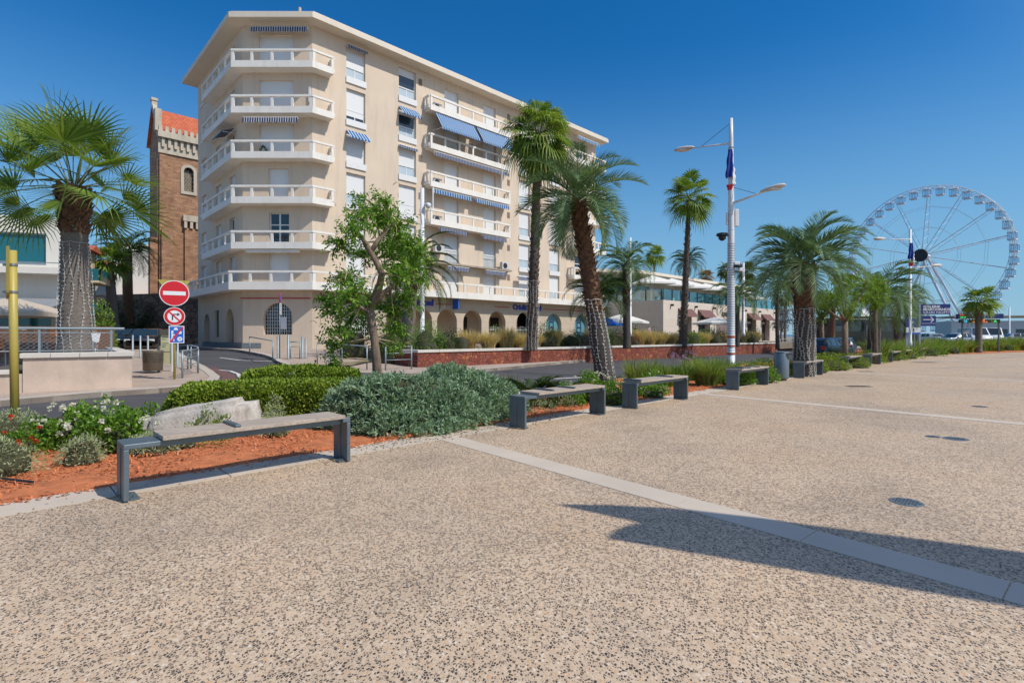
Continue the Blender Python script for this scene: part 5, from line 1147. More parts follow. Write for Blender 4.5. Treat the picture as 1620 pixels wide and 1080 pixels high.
fp('fan', 181, 470, 172, 418, 44, 14, 1.9, 'bushy bright fan palm in front of the dark date palm up the side street', 'lf_wash', 26, 2.0, dead=8)

# ================================================================ TREES
random.seed(31)
T = lambda px, py, d=10.9: W(px, py, d)
g0 = T(598, 610); g0.z = 0
limbs = [([g0, T(596, 570), T(592, 535), T(588, 508), T(584, 482)], [.11, .092, .086, .083, .085]),
         ([T(585, 486), T(594, 470), T(601, 450, 10.8), T(604, 432, 10.7), T(594, 412, 10.7), T(584, 395, 10.7), T(578, 384, 10.6)], [.09, .085, .075, .07, .062, .058, .06]),
         ([T(588, 482), T(603, 466, 11.1), T(618, 455, 11.3), T(630, 441, 11.5)], [.08, .06, .055, .045]),
         ([T(586, 400, 10.7), T(598, 380, 10.8), T(612, 365, 10.9), T(622, 352, 11)], [.055, .045, .035, .025]),
         ([T(580, 388, 10.6), T(568, 372, 10.5), T(556, 362, 10.4)], [.045, .025, .014]), ([T(584, 494), T(570, 486, 10.7), T(560, 478, 10.6)], [.05, .035, .02]),
         ([T(630, 442, 11.5), T(645, 425, 11.6), T(655, 405, 11.6)], [.04, .03, .02])]
cl = [(T(x, y, 10.9 + dz), r * 10.9 / F) for x, y, dz, r in ((575, 335, -.2, 22), (600, 345, .3, 28), (560, 362, -.5, 22), (540, 385, -.2, 20), (625, 360, .2, 28), (645, 385, .5, 28), (615, 395, .9, 28), (650, 420, .6, 26), (630, 430, -.3, 24), (660, 400, 0, 18),
    (545, 440, .1, 24), (555, 465, -.4, 26), (530, 490, .2, 20), (560, 500, .3, 26), (540, 525, -.2, 20), (525, 550, 0, 16), (535, 572, 0, 11), (523, 585, 0, 7), (618, 490, .7, 24), (628, 520, .8, 20), (622, 548, .6, 15), (570, 310, 0, 10), (612, 320, 0, 14), (668, 440, .3, 12), (640, 470, .6, 22), (520, 470, 0, 14), (590, 480, 1.0, 22), (575, 400, 1.0, 20), (600, 310, 0, 6))]
leafy_tree('leafy_tree', 'small crooked tree with bare twisted limbs and hanging leafy sprays before the tall block', limbs, cl, 12500, .10, .045, 'lf_tree', twigs=3)
def simple_tree(px, pyb, d, trunk_top, crown, label, m, n, L=.12, wpx=8, nm='locust_tree'):
    b = W(px, pyb, d); b.z = 0 if px > 1000 else gz(b.x, b.y); t = W(trunk_top[0], trunk_top[1], d); r = wpx / 2 / F * d
    lm = [([b, b.lerp(t, .5) + Vector((.03, 0, 0)), t], [r * 1.15, r, r * .9])]; c3 = []
    for (x, y, dz, rr) in crown: c = W(x, y, d + dz); c3.append((c, rr * d / F)); lm.append(([t, t.lerp(c, .5) + Vector((0, 0, -.1)), c], [r * .6, r * .35, r * .12]))
    leafy_tree(nm, label, lm, c3, n, L, L * .45, m)
simple_tree(1335, 570, 25, (1337, 508), [(1318, 470, -.5, 20), (1340, 450, .3, 22), (1360, 470, .6, 18), (1350, 490, -.8, 14), (1330, 440, .8, 16), (1300, 480, .5, 12), (1372, 448, 0, 12)], 'light green feathery tree with forked trunk right of the stout palm', 'lf_lime', 5200, .11, 9)
simple_tree(1385, 560, 27.5, (1385, 492), [(1385, 450, -.6, 17), (1392, 468, -.4, 18), (1375, 472, -.6, 14), (1398, 452, -.2, 10), (1386, 485, -.3, 10)], 'bright lime-green bushy crown growing round the strung palm trunk by the coach', 'lf_lime', 4200, .10, 5)
simple_tree(1300, 540, 44, (1300, 505), [(1300, 470, 0, 18), (1290, 485, 1, 14), (1312, 488, -1, 13), (1300, 500, 0, 12)], 'green tree on the promenade just right of the stout palm', 'lf_green', 2600, .2, 6)
simple_tree(1235, 540, 58, (1236, 525), [(1238, 495, 0, 12), (1232, 512, 1, 12), (1243, 508, -1, 9)], 'small dark olive-like tree at the far corner of the restaurant', 'lf_lav', 1500, .25, 4, 'olive_tree')

# ================================================================ NEAR BED PLANTING
random.seed(41); RNG = np.random.default_rng(41)
hg = thing('box_hedge', 'clipped bright green hedge with a rounded raised back behind the first bench', 'hedge', (-4.1, 9.6, 0))
hm = MB()
def hedge_box(mb, f, u0, u1, n0, n1, z0, z1, n, L=.045, W_=.03):
    """leaves over the faces of a soft box"""
    q = RNG.random((n, 3)); face = RNG.choice(4, n, p=(.42, .34, .12, .12)); u = u0 + q[:, 0] * (u1 - u0); w = n0 + q[:, 1] * (n1 - n0); z = z0 + q[:, 2] * (z1 - z0)
    dirs = np.zeros((n, 3)); fu = np.array(f.u); fn_ = np.array(f.n)
    z = np.where(face == 0, z1, z); w = np.where(face == 1, n1, w); u = np.where(face == 2, u0, u); u = np.where(face == 3, u1, u)
    cu, cn, cz = (u0 + u1) / 2, (n0 + n1) / 2, z0; hu, hn, hz = (u1 - u0) / 2, (n1 - n0) / 2, z1 - z0
    # round the edges
    a = (u - cu) / hu; b = (w - cn) / hn; c = (z - cz) / hz; k = (np.abs(a) ** 5 + np.abs(b) ** 5 + np.abs(c) ** 5) ** (-1 / 5); k = np.minimum(k, 1.02) * (1 + .05 * np.sin(u * 5.3) * np.sin(w * 6.1 + z * 7)) * RNG.uniform(.93, 1.02, n)
    u = cu + a * hu * k; w = cn + b * hn * k; z = cz + c * hz * k
    P = np.array(f.o) + u[:, None] * fu + w[:, None] * fn_; P[:, 2] = z; out = (a * k)[:, None] ** 3 * fu + (b * k)[:, None] ** 3 * fn_ + (c * k)[:, None] ** 3 * np.array([0, 0, 1])
    add_leaves(mb, P, unit(out) + RNG.normal(size=P.shape) * .55, L * RNG.uniform(.7, 1.3, n), W_)
fh = Fr((-5.72, 8.65), (3.15, .95)); Lh = 3.3
hedge_box(hm, fh, -.1, Lh, -1.0, .0, .0, .68, 13500, .062, .044); hedge_box(hm, fh, .9, Lh - .15, -1.9, -.95, .0, .88, 8500, .062, .044)
hm.build('foliage', M['lf_hedge'], hg); hm = MB(); hm.bevbox(.0, Lh - .1, -.92, -.09, .0, .56, .12, fh); hm.bevbox(1.0, Lh - .25, -1.8, -1.0, 0, .73, .12, fh); hm.build('twigs', CORE, hg)  # solid dark boxes added inside the hedge as its core
# silver-leaved mounds (one continuous planting of two shrubs)
shrub('silver_shrub', 'large silvery green mounded shrub with narrow leaves between the first and second benches', 'shrub', (-1.85, 8.95, 0), (1.5, 1.1, .94), 2400, .105, .026, M['lf_silver'], 'silver shrubs', 'rosette', .16, seed=3)
shrub('silver_shrub', 'taller rear silvery green shrub with bare brown twigs showing, left of the second bench', 'shrub', (-1.0, 10.0, 0), (1.3, 1.1, 1.10), 2000, .105, .026, M['lf_silver'], 'silver shrubs', 'rosette', .18, seed=8)
# lantana
for i, (px, d, rx, h, n) in enumerate(((110, 7.3, .50, .56, 2600), (190, 7.0, .48, .60, 2400), (238, 7.9, .30, .42, 900))):
    c = W(px, 600, d); c.z = .02
    shrub('flowering_shrub', ['leafy lantana shrub with white flower heads, nearest the ochre post', 'leafy lantana shrub with white flowers and upright shoots left of the first bench', 'small white-flowered shrub against the left end of the boulder'][i], 'shrub', c, (rx, rx * .8, h), n, .062, .042, M['lf_green'], 'white lantana shrubs', 'leaf', .5, (M['petal_w'], [30, 26, 12][i], .040), seed=50 + i)
c = W(22, 600, 6.7); c.z = .02
shrub('flowering_shrub', 'low shrub with bright red flowers at the left edge of the bed', 'shrub', c, (.38, .3, .34), 1000, .05, .03, M['lf_green'], None, 'leaf', .35, (M['petal_r'], 16, .035), seed=61)
for i, (px, d, rx, h, lab) in enumerate(((128, 6.25, .27, .36, 'small round variegated shrub in orange mulch left of the first bench leg'), (2, 5.75, .38, .55, 'variegated cream and green shrub at the extreme left edge of the bed'), (8, 7.6, .45, .50, 'pale variegated shrub behind the red flowers at the foot of the ochre post'), (238, 6.75, .30, .30, 'low variegated shrub seen beneath the left end of the first bench'), (285, 7.1, .26, .26, 'low grey-green shrub under the first bench in front of the boulder'), (436, 7.9, .25, .36, 'small grey-green tuft under the right half of the first bench'), (435, 8.35, .2, .48, 'wispy silver shrub between boulder and hedge'))):
    c = W(px, 600, d); c.z = .02
    shrub('variegated_shrub', lab, 'shrub', c, (rx, rx * .9, h), int(1300 * rx / .3), .045, .014, M['lf_vari'], 'low variegated shrubs', 'leaf', .25, seed=70 + i)
for i, (px, d, lab) in enumerate(((340, 7.15, 'sparse twiggy sprig under the middle of the first bench'), (318, 7.6, 'small leafy sprig against the foot of the boulder'), (355, 7.75, 'yellowish sprig growing against the boulder behind the seat'))):
    c = W(px, 600, d); c.z = .02
    shrub('twiggy_plant', lab, 'plant', c, (.18, .16, .36), 220, .06, .022, M['lf_wash'], 'twiggy sprigs', 'leaf', .3, core=False, seed=90 + i)
# boulders
def boulder(px, d, rx, ry, rz, label, seed, rot=.2, s=1.0):
    c = W(px, 600, d); c.z = .0; bm = bmesh.new(); bmesh.ops.create_cube(bm, size=1); bmesh.ops.bevel(bm, geom=bm.edges[:], offset=.13, segments=2, affect='EDGES')
    bmesh.ops.triangulate(bm, faces=bm.faces[:]); bmesh.ops.subdivide_edges(bm, edges=bm.edges[:], cuts=2, use_grid_fill=True); bmesh.ops.subdivide_edges(bm, edges=bm.edges[:], cuts=1, use_grid_fill=True)
    from mathutils import noise as mn
    for v in bm.verts:
        p = v.co.copy(); q = Vector((p.x * rx, p.y * ry, p.z * rz)); k = mn.noise(q * 2.3 + Vector((seed, 0, 0))) * .10 + mn.noise(q * 7 + Vector((0, seed, 0))) * .06 + abs(mn.noise(q * 15)) * -.035
        p = p * (1 + k); x = p.x * rx * (1 - .12 * (p.z + .5)); y = p.y * ry * (1 - .25 * (p.z + .5)) * (1 + .3 * p.x); z = (p.z + .45) * rz * (1 + .42 * p.x - .25 * p.x * p.x)
        v.co = Vector((c.x + x * math.cos(rot) - y * math.sin(rot), c.y + x * math.sin(rot) + y * math.cos(rot), z))
    mb = MB(); mb.bm(bm); o = thing('boulder', label, 'boulder', (c.x, c.y, 0)); mb.build('rock', M['rock'], o, True); return o
boulder(316, 8.0, 1.62, .75, .52, 'big pale limestone boulder behind the first bench', 4)
boulder(803, 10.6, .35, .5, .42, 'small brownish boulder at the right end of the silver shrubs', 9, .9)
boulder(885, 13.0, .9, .45, .30, 'low flat pale rock behind the cycads at the road edge', 12, .1)
# cycads and companions
for i, (px, d, L, n, lab) in enumerate(((842, 11.6, .85, 30, 'dark green cycad behind the left half of the second bench'), (884, 11.5, .72, 26, 'smaller cycad behind the right half of the second bench'))):
    c = W(px, 600, d); c.z = .02
    shrub('cycad', lab, 'plant', c, (.5, .5, .6), n, L, .01, M['lf_phx'], 'cycads', 'sword')
c = W(806, 600, 12.0); c.z = .02
shrub('spiky_plant', 'tuft of yellow-green spiky leaves left of the cycads', 'plant', c, (.35, .3, .65), 170, .35, .022, M['lf_wash'], None, 'grass')
for i, (px, d, rx, h, n, fl, lab) in enumerate(((935, 11.9, .5, .62, 2300, 22, 'white-flowered rose bush between the cycads and the leaning palm'), (968, 11.6, .42, .44, 1700, 8, 'green rose bush in front of the leaning palm trunk'), (1022, 13.6, .55, .55, 1900, 10, 'white-flowered bush behind the left end of the third bench'), (1032, 12.9, .38, .22, 700, 12, 'low white flowers beneath the third bench'), (905, 11.3, .28, .34, 700, 6, 'small rose bush with white buds behind the middle of the second bench'))):
    c = W(px, 600, d); c.z = .02
    shrub('rose_bush', lab, 'shrub', c, (rx, rx * .8, h), n, .055, .036, M['lf_green'], 'white rose bushes', 'leaf', .4, (M['petal_w'], fl, .034), seed=110 + i)
for i, (px, d, rx, h, lab) in enumerate(((862, 10.1, .22, .22, 'small dry sprig in mulch under the left half of the second bench'), (893, 10.9, .25, .25, 'dry reddish sprig under the middle of the second bench'))):
    c = W(px, 600, d); c.z = .02
    shrub('dry_shrub', lab, 'plant', c, (rx, rx, h), 260, .05, .014, M['lf_vari'], 'dry sprigs', 'leaf', .3, core=False)
# grasses, agapanthus and hedges farther along
gr = [(1003, 16.0, .5, .95, 260, 'lf_grass', 'tall thin grass behind the left half of the third bench'), (1030, 16.2, .5, .95, 260, 'lf_grass', 'tall thin grass behind the middle of the third bench'), (1052, 15.4, .5, .75, 320, 'lf_wash', 'broad-leaved agapanthus clump behind the third bench'), (1078, 15.6, .45, .7, 300, 'lf_wash', 'agapanthus clump behind the right end of the third bench'),
      (1118, 15.8, .68, .92, 1500, 'lf_grass', 'big rounded fountain grass left of the fourth bench'), (1140, 17.4, .6, .85, 800, 'lf_grass', 'fountain grass at the foot of the flagged lamp post'), (1098, 17.6, .55, .95, 500, 'lf_grass', 'feathery grass behind the big fountain grass'), (1247, 20.2, .5, .72, 420, 'lf_grass', 'grass tuft between the waste bin and the stout palm')]
for i, (px, d, rx, h, n, m, lab) in enumerate(gr):
    c = W(px, 600, d); c.z = .02; shrub('grass_clump', lab, 'grass', c, (rx, rx, h), n, .38, .016 if m == 'lf_grass' else .035, M[m], 'grass clumps in the planting bed', 'grass')
c = W(1093, 600, 17.0); c.z = .5
mb = MB(); P, d = blob_points(60, (c.x, c.y, .85), (.7, .5, .18), .2, .2)
o = thing('agapanthus', 'mauve agapanthus flower heads above the grass behind the third bench', 'flowers', (c.x, c.y, 0)); sb_ = MB()
for p in P[:16]:
    q = unit(RNG.normal(size=(16, 3))); add_leaves(mb, p + q * .02, q, .06, .03); sb_.tube([(p[0], p[1], 0), tuple(p)], .006, 4)
mb.build('flower_heads', M['petal_m'], o); sb_.build('stems', M['lf_grass'], o)
hd = [(1175, 17.6, .95, .9, .62, 'rounded clipped hedge right of the flagged lamp post'), (1165, 16.2, .6, .5, .42, 'low dark green shrub behind the fourth bench'), (1205, 17.0, .55, .5, .45, 'low dark green shrub left of the waste bin'), (1215, 19.5, .8, .8, .6, 'clipped hedge mound behind the waste bin'),
      (1306, 22.8, 1.1, .8, .70, 'flat-topped clipped hedge right of the stout palm'), (1345, 24.6, 1.1, .8, .66, 'clipped hedge under the light green tree'), (1295, 21.4, .4, .4, .42, 'small green shrub under the fifth bench'), (1325, 22.9, .6, .5, .36, 'grey-leaved low shrub behind the sixth bench'), (1372, 28.3, 1.0, .8, .6, 'green hedge mound behind the seventh bench'), (1402, 31.5, 1.1, .9, .6, 'green hedge mound behind the eighth bench')]
for i, (px, d, rx, ry, h, lab) in enumerate(hd):
    c = W(px, 600, d); c.z = .02; silver = 'grey' in lab; dk = 'dark' in lab
    shrub('hedge_shrub', lab, 'shrub', c, (rx, ry, h), int(2400 * rx), .062, .04 if not silver else .02, M['lf_vari' if silver else ('lf_green' if dk else 'lf_hedge')], 'hedges along the planting bed', 'leaf', .12, seed=130 + i)
rs_ = random.Random(77)
i = 0
for (px, d) in ((1388, 30), (1408, 32.5), (1425, 34), (1436, 36.5), (1448, 38), (1462, 38.5), (1474, 40.5), (1488, 41), (1500, 43), (1513, 44), (1527, 45), (1536, 47), (1562, 48), (1575, 48.5), (1588, 50), (1600, 50.5), (1612, 51), (1622, 52), (1450, 42), (1480, 45), (1505, 47), (1560, 52), (1590, 54), (1615, 55)):
    c = W(px, 600, d); c.z = 0; i += 1
    if i % 3 == 0: shrub('low_shrub', 'green mounded shrub in the far planting at the right edge of the plaza', 'shrub', c, (1.2, 1.1, .9), 1100, .13, .06, M['lf_hedge' if i % 2 else 'lf_green'], 'far shrubs', 'leaf', .2)
    else: shrub('tall_grass', 'tall green grass clump in the far planting at the right edge of the plaza', 'grass', c, (1.1, 1.1, rs_.uniform(1.1, 1.6)), 420, .3, .05, M['lf_grass'], 'far grass clumps', 'grass')
# terrace planting behind the red wall
rs_ = random.Random(5)
for i in range(34):
    u = 1.0 + i * 1.04 + rs_.uniform(-.3, .3); off = rs_.uniform(-1.6, -.9); p = Frw(u, off, .74); k = rs_.choice(['gold', 'gold', 'green', 'lav', 'gold', 'red', 'green2'])
    if i in (3, 6, 7, 9, 12, 18, 20, 24, 28): k = 'gold'
    if i in (1, 8, 10, 14, 22): k = 'green'
    if k == 'gold': shrub('golden_grass', 'tuft of dry golden feather grass on the terrace behind the red stone wall', 'grass', p, (.75, .75, rs_.uniform(1.0, 1.35)), 950, .30, .022, M['lf_gold'], 'golden grass tufts', 'grass')
    elif k == 'lav': shrub('lavender_clump', 'grey-mauve lavender clump on the terrace behind the red stone wall', 'plant', p, (.6, .6, 1.0), 500, .25, .022, M['lf_lav'], 'lavender clumps', 'grass')
    elif k == 'red': shrub('red_leaved_shrub', 'reddish-leaved shrub on the terrace behind the red stone wall', 'shrub', p, (.65, .6, .95), 700, .09, .05, M['lf_red'], 'red-leaved shrubs', 'leaf', .4)
    else: shrub('terrace_shrub', 'green shrub on the terrace behind the red stone wall', 'shrub', p, (.85, .8, rs_.uniform(1.0, 1.5)), 1500, .085, .045, M['lf_dark' if k == 'green' else 'lf_green'], 'green terrace shrubs', 'leaf', .3)
for i in range(16):
    u = 2 + i * 2.2 + rs_.uniform(-.5, .5); p = Frw(u, -2.6 + rs_.uniform(-.4, .4), .74)
    shrub('terrace_shrub', 'green shrub on the terrace behind the red stone wall', 'shrub', p, (1.0, .9, rs_.uniform(.8, 1.3)), 1000, .10, .05, M['lf_dark' if i % 2 else 'lf_green'], 'green terrace shrubs', 'leaf', .3)
for i, (u, n_) in enumerate(((-.6, -2.5), (.4, -4.2), (-1.5, -5.0))):
    p = Frw(u + .6, n_, .74)
    shrub('terrace_shrub', 'leafy dark shrub at the corner of the red stone wall behind the railing', 'shrub', p, (.95, .9, 1.3), 1400, .10, .05, M['lf_dark'], 'corner shrubs', 'leaf', .35)
# bougainvillea and greenery by the old wall
for i, (px, d, rx, h, m, lab) in enumerate(((152, 46, 1.3, 3.0, 'petal_m', 'mauve bougainvillea hanging by the side street'), (185, 48, 2.6, 4.2, 'lf_dark', 'dark creeper mass over the old stone wall'), (158, 30, .8, 2.2, 'lf_wash', 'yellow-green bush behind the terrace railing'), (240, 50, 1.6, 3.6, 'lf_dark', 'dark bush below the church wall'))):
    c = W(px, 600, d); c.z = .6
    shrub('climbing_plant' if i < 2 else 'street_bush', lab, 'shrub', c, (rx, rx, h), 1500, .22, .12, M[m], None, 'leaf', .3)

# fallen leaves and dry litter on the kerb and under the shrubs
lm = MB(); n = 1500
t_ = np.concatenate([RNG.uniform(-2, 15, 500), RNG.normal(4.6, 1.3, 1000)]); p_ = np.concatenate([RNG.uniform(.1, 1.6, 500), RNG.normal(.62, .22, 1000)])
PP = np.stack([B0.x + t_ * LT.x + p_ * LN.x, B0.y + t_ * LT.y + p_ * LN.y, np.where(p_ > .78, .055, .016)], 1); a_ = RNG.uniform(0, 2 * PI, n)
add_leaves(lm, PP, np.stack([np.cos(a_), np.sin(a_), RNG.uniform(-.1, .25, n)], 1), RNG.uniform(.02, .055, n), .016, .1)
tag(lm.build('leaf_litter', leafmat('dry_litter', [(.16, .10, .05), (.28, .19, .09), (.36, .27, .15), (.12, .08, .05)], .05)), kind='stuff')
# ================================================================ BENCHES
def bench(i, base, label, L=2.25, gapL=.28, stops=(.5,)):
    """steel plate legs with turned-in tops, weathered planks between; base = foot of the near-left leg"""
    o = thing('bench', label, 'bench', (base[0], base[1], 0), 'wooden and steel benches along the kerb'); f = Fr(base, LT); wd = .36; H = .485
    def FB(u, w, z): p = f.o + f.u * u - f.n * w; return (p.x, p.y, z)
    for u0, s in ((0, 1), (L, -1)):
        m = MB(); a, b = (u0, u0 + .045 * s) if s > 0 else (u0 + .045 * s, u0)
        m.bevbox(a, b, 0, .11, .012, H, .006, FB); m.bevbox(a, b, wd - .16, wd, .012, H, .006, FB); m.box(a + .012, b - .012, .11, wd - .16, .014, H - .004, FB)
        p0, p1 = (u0 + .056 * s, u0 + .13 * s); m.box(min(p0, p1), max(p0, p1), .04, wd - .06, .004, .022, FB)
        for w in (.1, wd - .12): m.lathe([(.014, .022), (.014, .036)], FB(u0 + .095 * s, w, 0), 6)
        m.build('leg', M['steel'], o)
    m = MB(); m.bevbox(gapL + .01, L - .10, .05, .11, H - .02, H + .052, .006, FB); m.bevbox(gapL + .01, L - .10, wd - .11, wd - .05, H - .02, H + .052, .006, FB); m.bevbox(.0, gapL + .009, .0, wd, H + .001, H + .05, .008, FB); m.bevbox(L - .099, L, .0, wd, H + .001, H + .06, .008, FB); m.build('frame', M['steel'], o)
    m = MB(); k = 3; pw = .46 / k
    for j in range(k): m.bevbox(gapL, L - .09, -.05 + j * pw + .0025, -.05 + (j + 1) * pw - .0025, H + .054, H + .096, .005, FB)
    m.build('seat', M['wood'], o)
    for s in stops:
        m = MB(); u = gapL + (L - gapL) * s; m.bevbox(u, u + .055, -.03, .39, H + .097, H + .125, .005, FB); m.build('divider', M['steel'], o)
bl = [((195, 796), (548, 728), 'nearest long bench with a single small divider, in front of the boulder', (.33,)), ((822, 678), (946, 655), 'second bench, with two dividers, just right of the silver shrubs', (.18, .48)), ((990, 645), (1083, 631), 'third bench, right of the leaning palm', (.0, .62)),
      ((1150, 616), (1213, 608), 'fourth bench, immediately left of the waste bin', (.05, .3, .62)), ((1256, 597.5), (1297, 592.6), 'fifth bench, immediately right of the waste bin', (.05, .4)), ((1328, 585), (1358, 581.5), 'sixth bench, second to the right of the waste bin', (.05,)), ((1364, 578.5), (1392, 576), 'seventh bench, third to the right of the waste bin', (.05,)),
      ((1404, 572.5), (1426, 570.3), 'eighth bench, fourth to the right of the waste bin', ()), ((1432, 569), (1453, 567.2), 'ninth bench, last but one before the far planting', ()), ((1467, 564.2), (1487, 562.8), 'farthest bench at the far end of the row, half hidden by planting', ())]
for i, (a, b, lab, stp) in enumerate(bl):
    p = G(*a); q = G(*b); t = (Vector(p[:2]) - B0).dot(LT); base = LP(t, 0.0); bench(i, base, lab, 2.25, .30 if i < 2 else .10, stp)
# ================================================================ WASTE BIN
p = G(1236, 601.5); o = thing('waste_bin', 'blue-grey cylindrical waste bin with a dark side opening between two benches', 'bin', (p.x, p.y, 0)); c = (p.x, p.y, 0)
m = MB(); m.lathe([(.17, 0), (.17, .06), (.225, .07), (.235, .12), (.235, .93), (.222, .95), (.222, .9)], c, 28); m.build('body', M['bingrey'], o, True)
m = MB(); m.lathe([(.24, .951), (.24, .975), (.03, .985)], c, 28); m.build('lid', M['rail'], o)
m = MB(); v = []; 
for k in range(11):
    a = -1.15 + .13 * k - .30; z0 = .90 - .20 * math.sin(max(0, min(PI, (k) / 10 * PI))) ** .6
    v += [(c[0] + .238 * math.cos(a), c[1] + .238 * math.sin(a), z0), (c[0] + .238 * math.cos(a), c[1] + .238 * math.sin(a), .925)]
m.add(v, [(2 * k, 2 * k + 2, 2 * k + 3, 2 * k + 1) for k in range(10)]); m.build('opening', M['black'], o)
# ================================================================ FLAGGED LAMP POST
base = W(1156.5, 600, 18.5); base.z = 0; o = thing('lamp_post', 'tall white lamp post with two angled arms, cameras and orange bands near its foot', 'lamp post', tuple(base)); x, y = base.x, base.y
m = MB(); m.lathe([(.20, 0), (.20, .06), (.135, .07), (.13, 2), (.105, 6), (.075, 8.4), (.06, 9.15), (.0, 9.16)], (x, y, 0), 20); m.build('pole', M['white_post'], o, True)
m = MB()
for k in range(46): z = .9 + k * .085; m.lathe([(.137 - .003 * z, z), (.141 - .003 * z, z + .012), (.137 - .003 * z, z + .024)], (x, y, 0), 14)
m.build('wire_wrap', M['rail'], o)
m = MB()
for z in (.84, 1.12, 1.44): m.lathe([(.139, z), (.143, z + .01), (.143, z + .05), (.139, z + .06)], (x, y, 0), 16)
m.build('orange_bands', mat('orange_band', (.50, .10, .04), .6), o)
m = MB()
for z in (2.5, 3.5, 4.6, 5.2, 5.75, 6.75, 8.1): m.lathe([(.135 - .006 * z, z), (.142 - .006 * z, z), (.142 - .006 * z, z + .03), (.135 - .006 * z, z + .03)], (x, y, 0), 14)
m.build('clamps', M['rail'], o)
def lamp_arm(o, a, b, s=1.0, stay=None, mat_='white_post'):
    a = Vector(a); b = Vector(b); d = (b - a).normalized(); h = Vector((d.x, d.y, 0)).normalized(); m = MB(); m.tube([a, a.lerp(b, .85)], [.065 * s, .035 * s], 8, flat=.5); ar = m.build('arm', M[mat_], o, True)
    m = MB(); bm = bmesh.new(); bmesh.ops.create_uvsphere(bm, u_segments=18, v_segments=10, radius=1); R = Matrix.Rotation(math.atan2(h.y, h.x), 4, 'Z')
    for v in bm.verts: q = Vector((v.co.x * .42 * s * (1 - .25 * v.co.x * .6), v.co.y * .17 * s, (v.co.z * (.10 if v.co.z > 0 else .05)) * s)); v.co = R @ (Matrix.Rotation(-math.asin(d.z) * .6, 4, 'Y') @ q) + b
    m.bm(bm); hd_ = m.build('lamp_head', M['ac'] if s >= 1 else M['white_post'], ar, True)
    m = MB(); m.lathe([(.02, -.02), (.15 * s, 0), (.15 * s, .01)], tuple(b - Vector((0, 0, .05 * s))), 12, 1.6 if abs(h.x) > .5 else 1.2, 1.1); m.build('lens', M['thin_glass'] if False else M['frame'], ar, True)
    if stay: m = MB(); m.tube([stay, a.lerp(b, .62)], .008, 5); m.build('stay_cable', M['black'], o)
up = Vector((x, y, 0)); ah = up + Vector((LN.x, LN.y, 0)) * 1.82; bh = up - Vector((LN.x, LN.y, 0)) * 1.45
lamp_arm(o, (x, y, 8.28), (ah.x, ah.y, 8.52), 1, (x, y, 9.0)); lamp_arm(o, (x, y, 6.15), (bh.x, bh.y, 6.42), 1, (x, y, 6.75))
m = MB(); m.bevbox(x + .12, x + .26, y - .06, y + .06, 5.35, 5.95, .02); m.bevbox(x - .17, x - .12, y - .04, y + .04, 5.4, 5.85, .01); m.build('antenna_box', M['white'], o)
m = MB(); m.tube([(x - .1, y, 5.02), (x - .32, y - .1, 5.08)], .03, 6); m.lathe([(.02, .14), (.19, .10), (.20, .02), (.12, .0)], (x - .36, y - .12, 4.98), 16); m.lathe([(.13, 0), (.12, -.09), (.05, -.15), (.0, -.16)], (x - .36, y - .12, 4.98), 16); m.build('dome_camera', M['black'], o)
m = MB(); m.bevbox(x + .06, x + .26, y - .14, y + .02, 3.98, 4.1, .02); m.bevbox(x + .2, x + .34, y - .2, y - .05, 3.75, 3.88, .03); m.build('small_camera', M['white'], o); m = MB(); m.lathe([(.05, 0), (.13, .03), (.13, .09), (.03, .1)], (x + .18, y - .14, 3.88), 12); m.build('camera_hood', M['black'], o)
# tricolour flag furled on the pole
def furled_flag(label, x, y, z0, z1, s=1.0):
    o = thing('flag', label, 'flag', (x, y, z0)); H = z1 - z0
    def cloth(a0, a1, zf0, zf1, mm, r0, r1):
        m = MB(); v = []; K = 18; J = 10
        for j in range(J + 1):
            for k in range(K + 1):
                a = lerp(a0, a1, k / K); t = j / J; r = lerp(r0, r1, t) * (1 + .35 * math.sin(a * 5 + t * 3) + .15 * math.sin(t * 14 + a)); v.append((x - .04 + r * math.cos(a) * s, y + r * math.sin(a) * .7 * s - .05, z0 + H * lerp(zf0, zf1, t)))
        m.add(v, [(j * (K + 1) + k, j * (K + 1) + k + 1, (j + 1) * (K + 1) + k + 1, (j + 1) * (K + 1) + k) for j in range(J) for k in range(K)]); m.build('cloth', mm, o, True)
    cloth(2.2, 5.4, 1.0, .30, M['flag_b'], .06, .15); cloth(-1.4, 1.1, .55, .14, M['flag_w'], .12, .13); cloth(0, 6.2, .13, 0, M['flag_r'], .11, .08)
furled_flag('French tricolour flag hanging limp from the near lamp post', x, y, 6.62, 8.05)
# ================================================================ OTHER POLES
def plain_post(px, pyb, pyt, d, wpx, label, group=None, dome=None, nm='lamp_post'):
    b = W(px, pyb, d); t = W(px, pyt, d); o = thing(nm, label, 'lamp post' if nm == 'lamp_post' else 'pole', tuple(b), group); r = wpx / 2 / F * d; m = MB(); m.lathe([(r * 1.25, 0), (r * 1.25, .3), (r, .32), (r * .85, (t.z - b.z)), (.0, t.z - b.z + .02)], tuple(b), 14); m.build('pole', M['white_post'], o, True)
    if dome: q = W(px, dome, d); m = MB(); m.tube([q, q + Vector((.3, -.1, .05))], .03, 6); m.lathe([(.03, .16), (.15, .1), (.15, 0), (.1, -.1), (.02, -.15)], tuple(q + Vector((.32, -.12, -.05))), 14); m.build('dome_camera', M['white'], o, True)
    return o, b
o, b = plain_post(668, 532, 298, 27, 7.5, 'plain white post with a dome camera in front of the tall block', dome=325)
q = W(662, 355, 27); lamp_arm(o, W(668, 357, 27), W(648, 345, 26.4), .6)
plain_post(997, 532, 376, 34, 4.6, 'slim white pole before the left end of the restaurant', nm='pole'); plain_post(1176, 532, 416, 37, 4.6, 'slim white pole just right of the flagged lamp post', nm='pole')
o, b = plain_post(1440, 548, 363, 34, 4.2, 'distant white lamp post with two arms and a flag, in front of the big wheel')
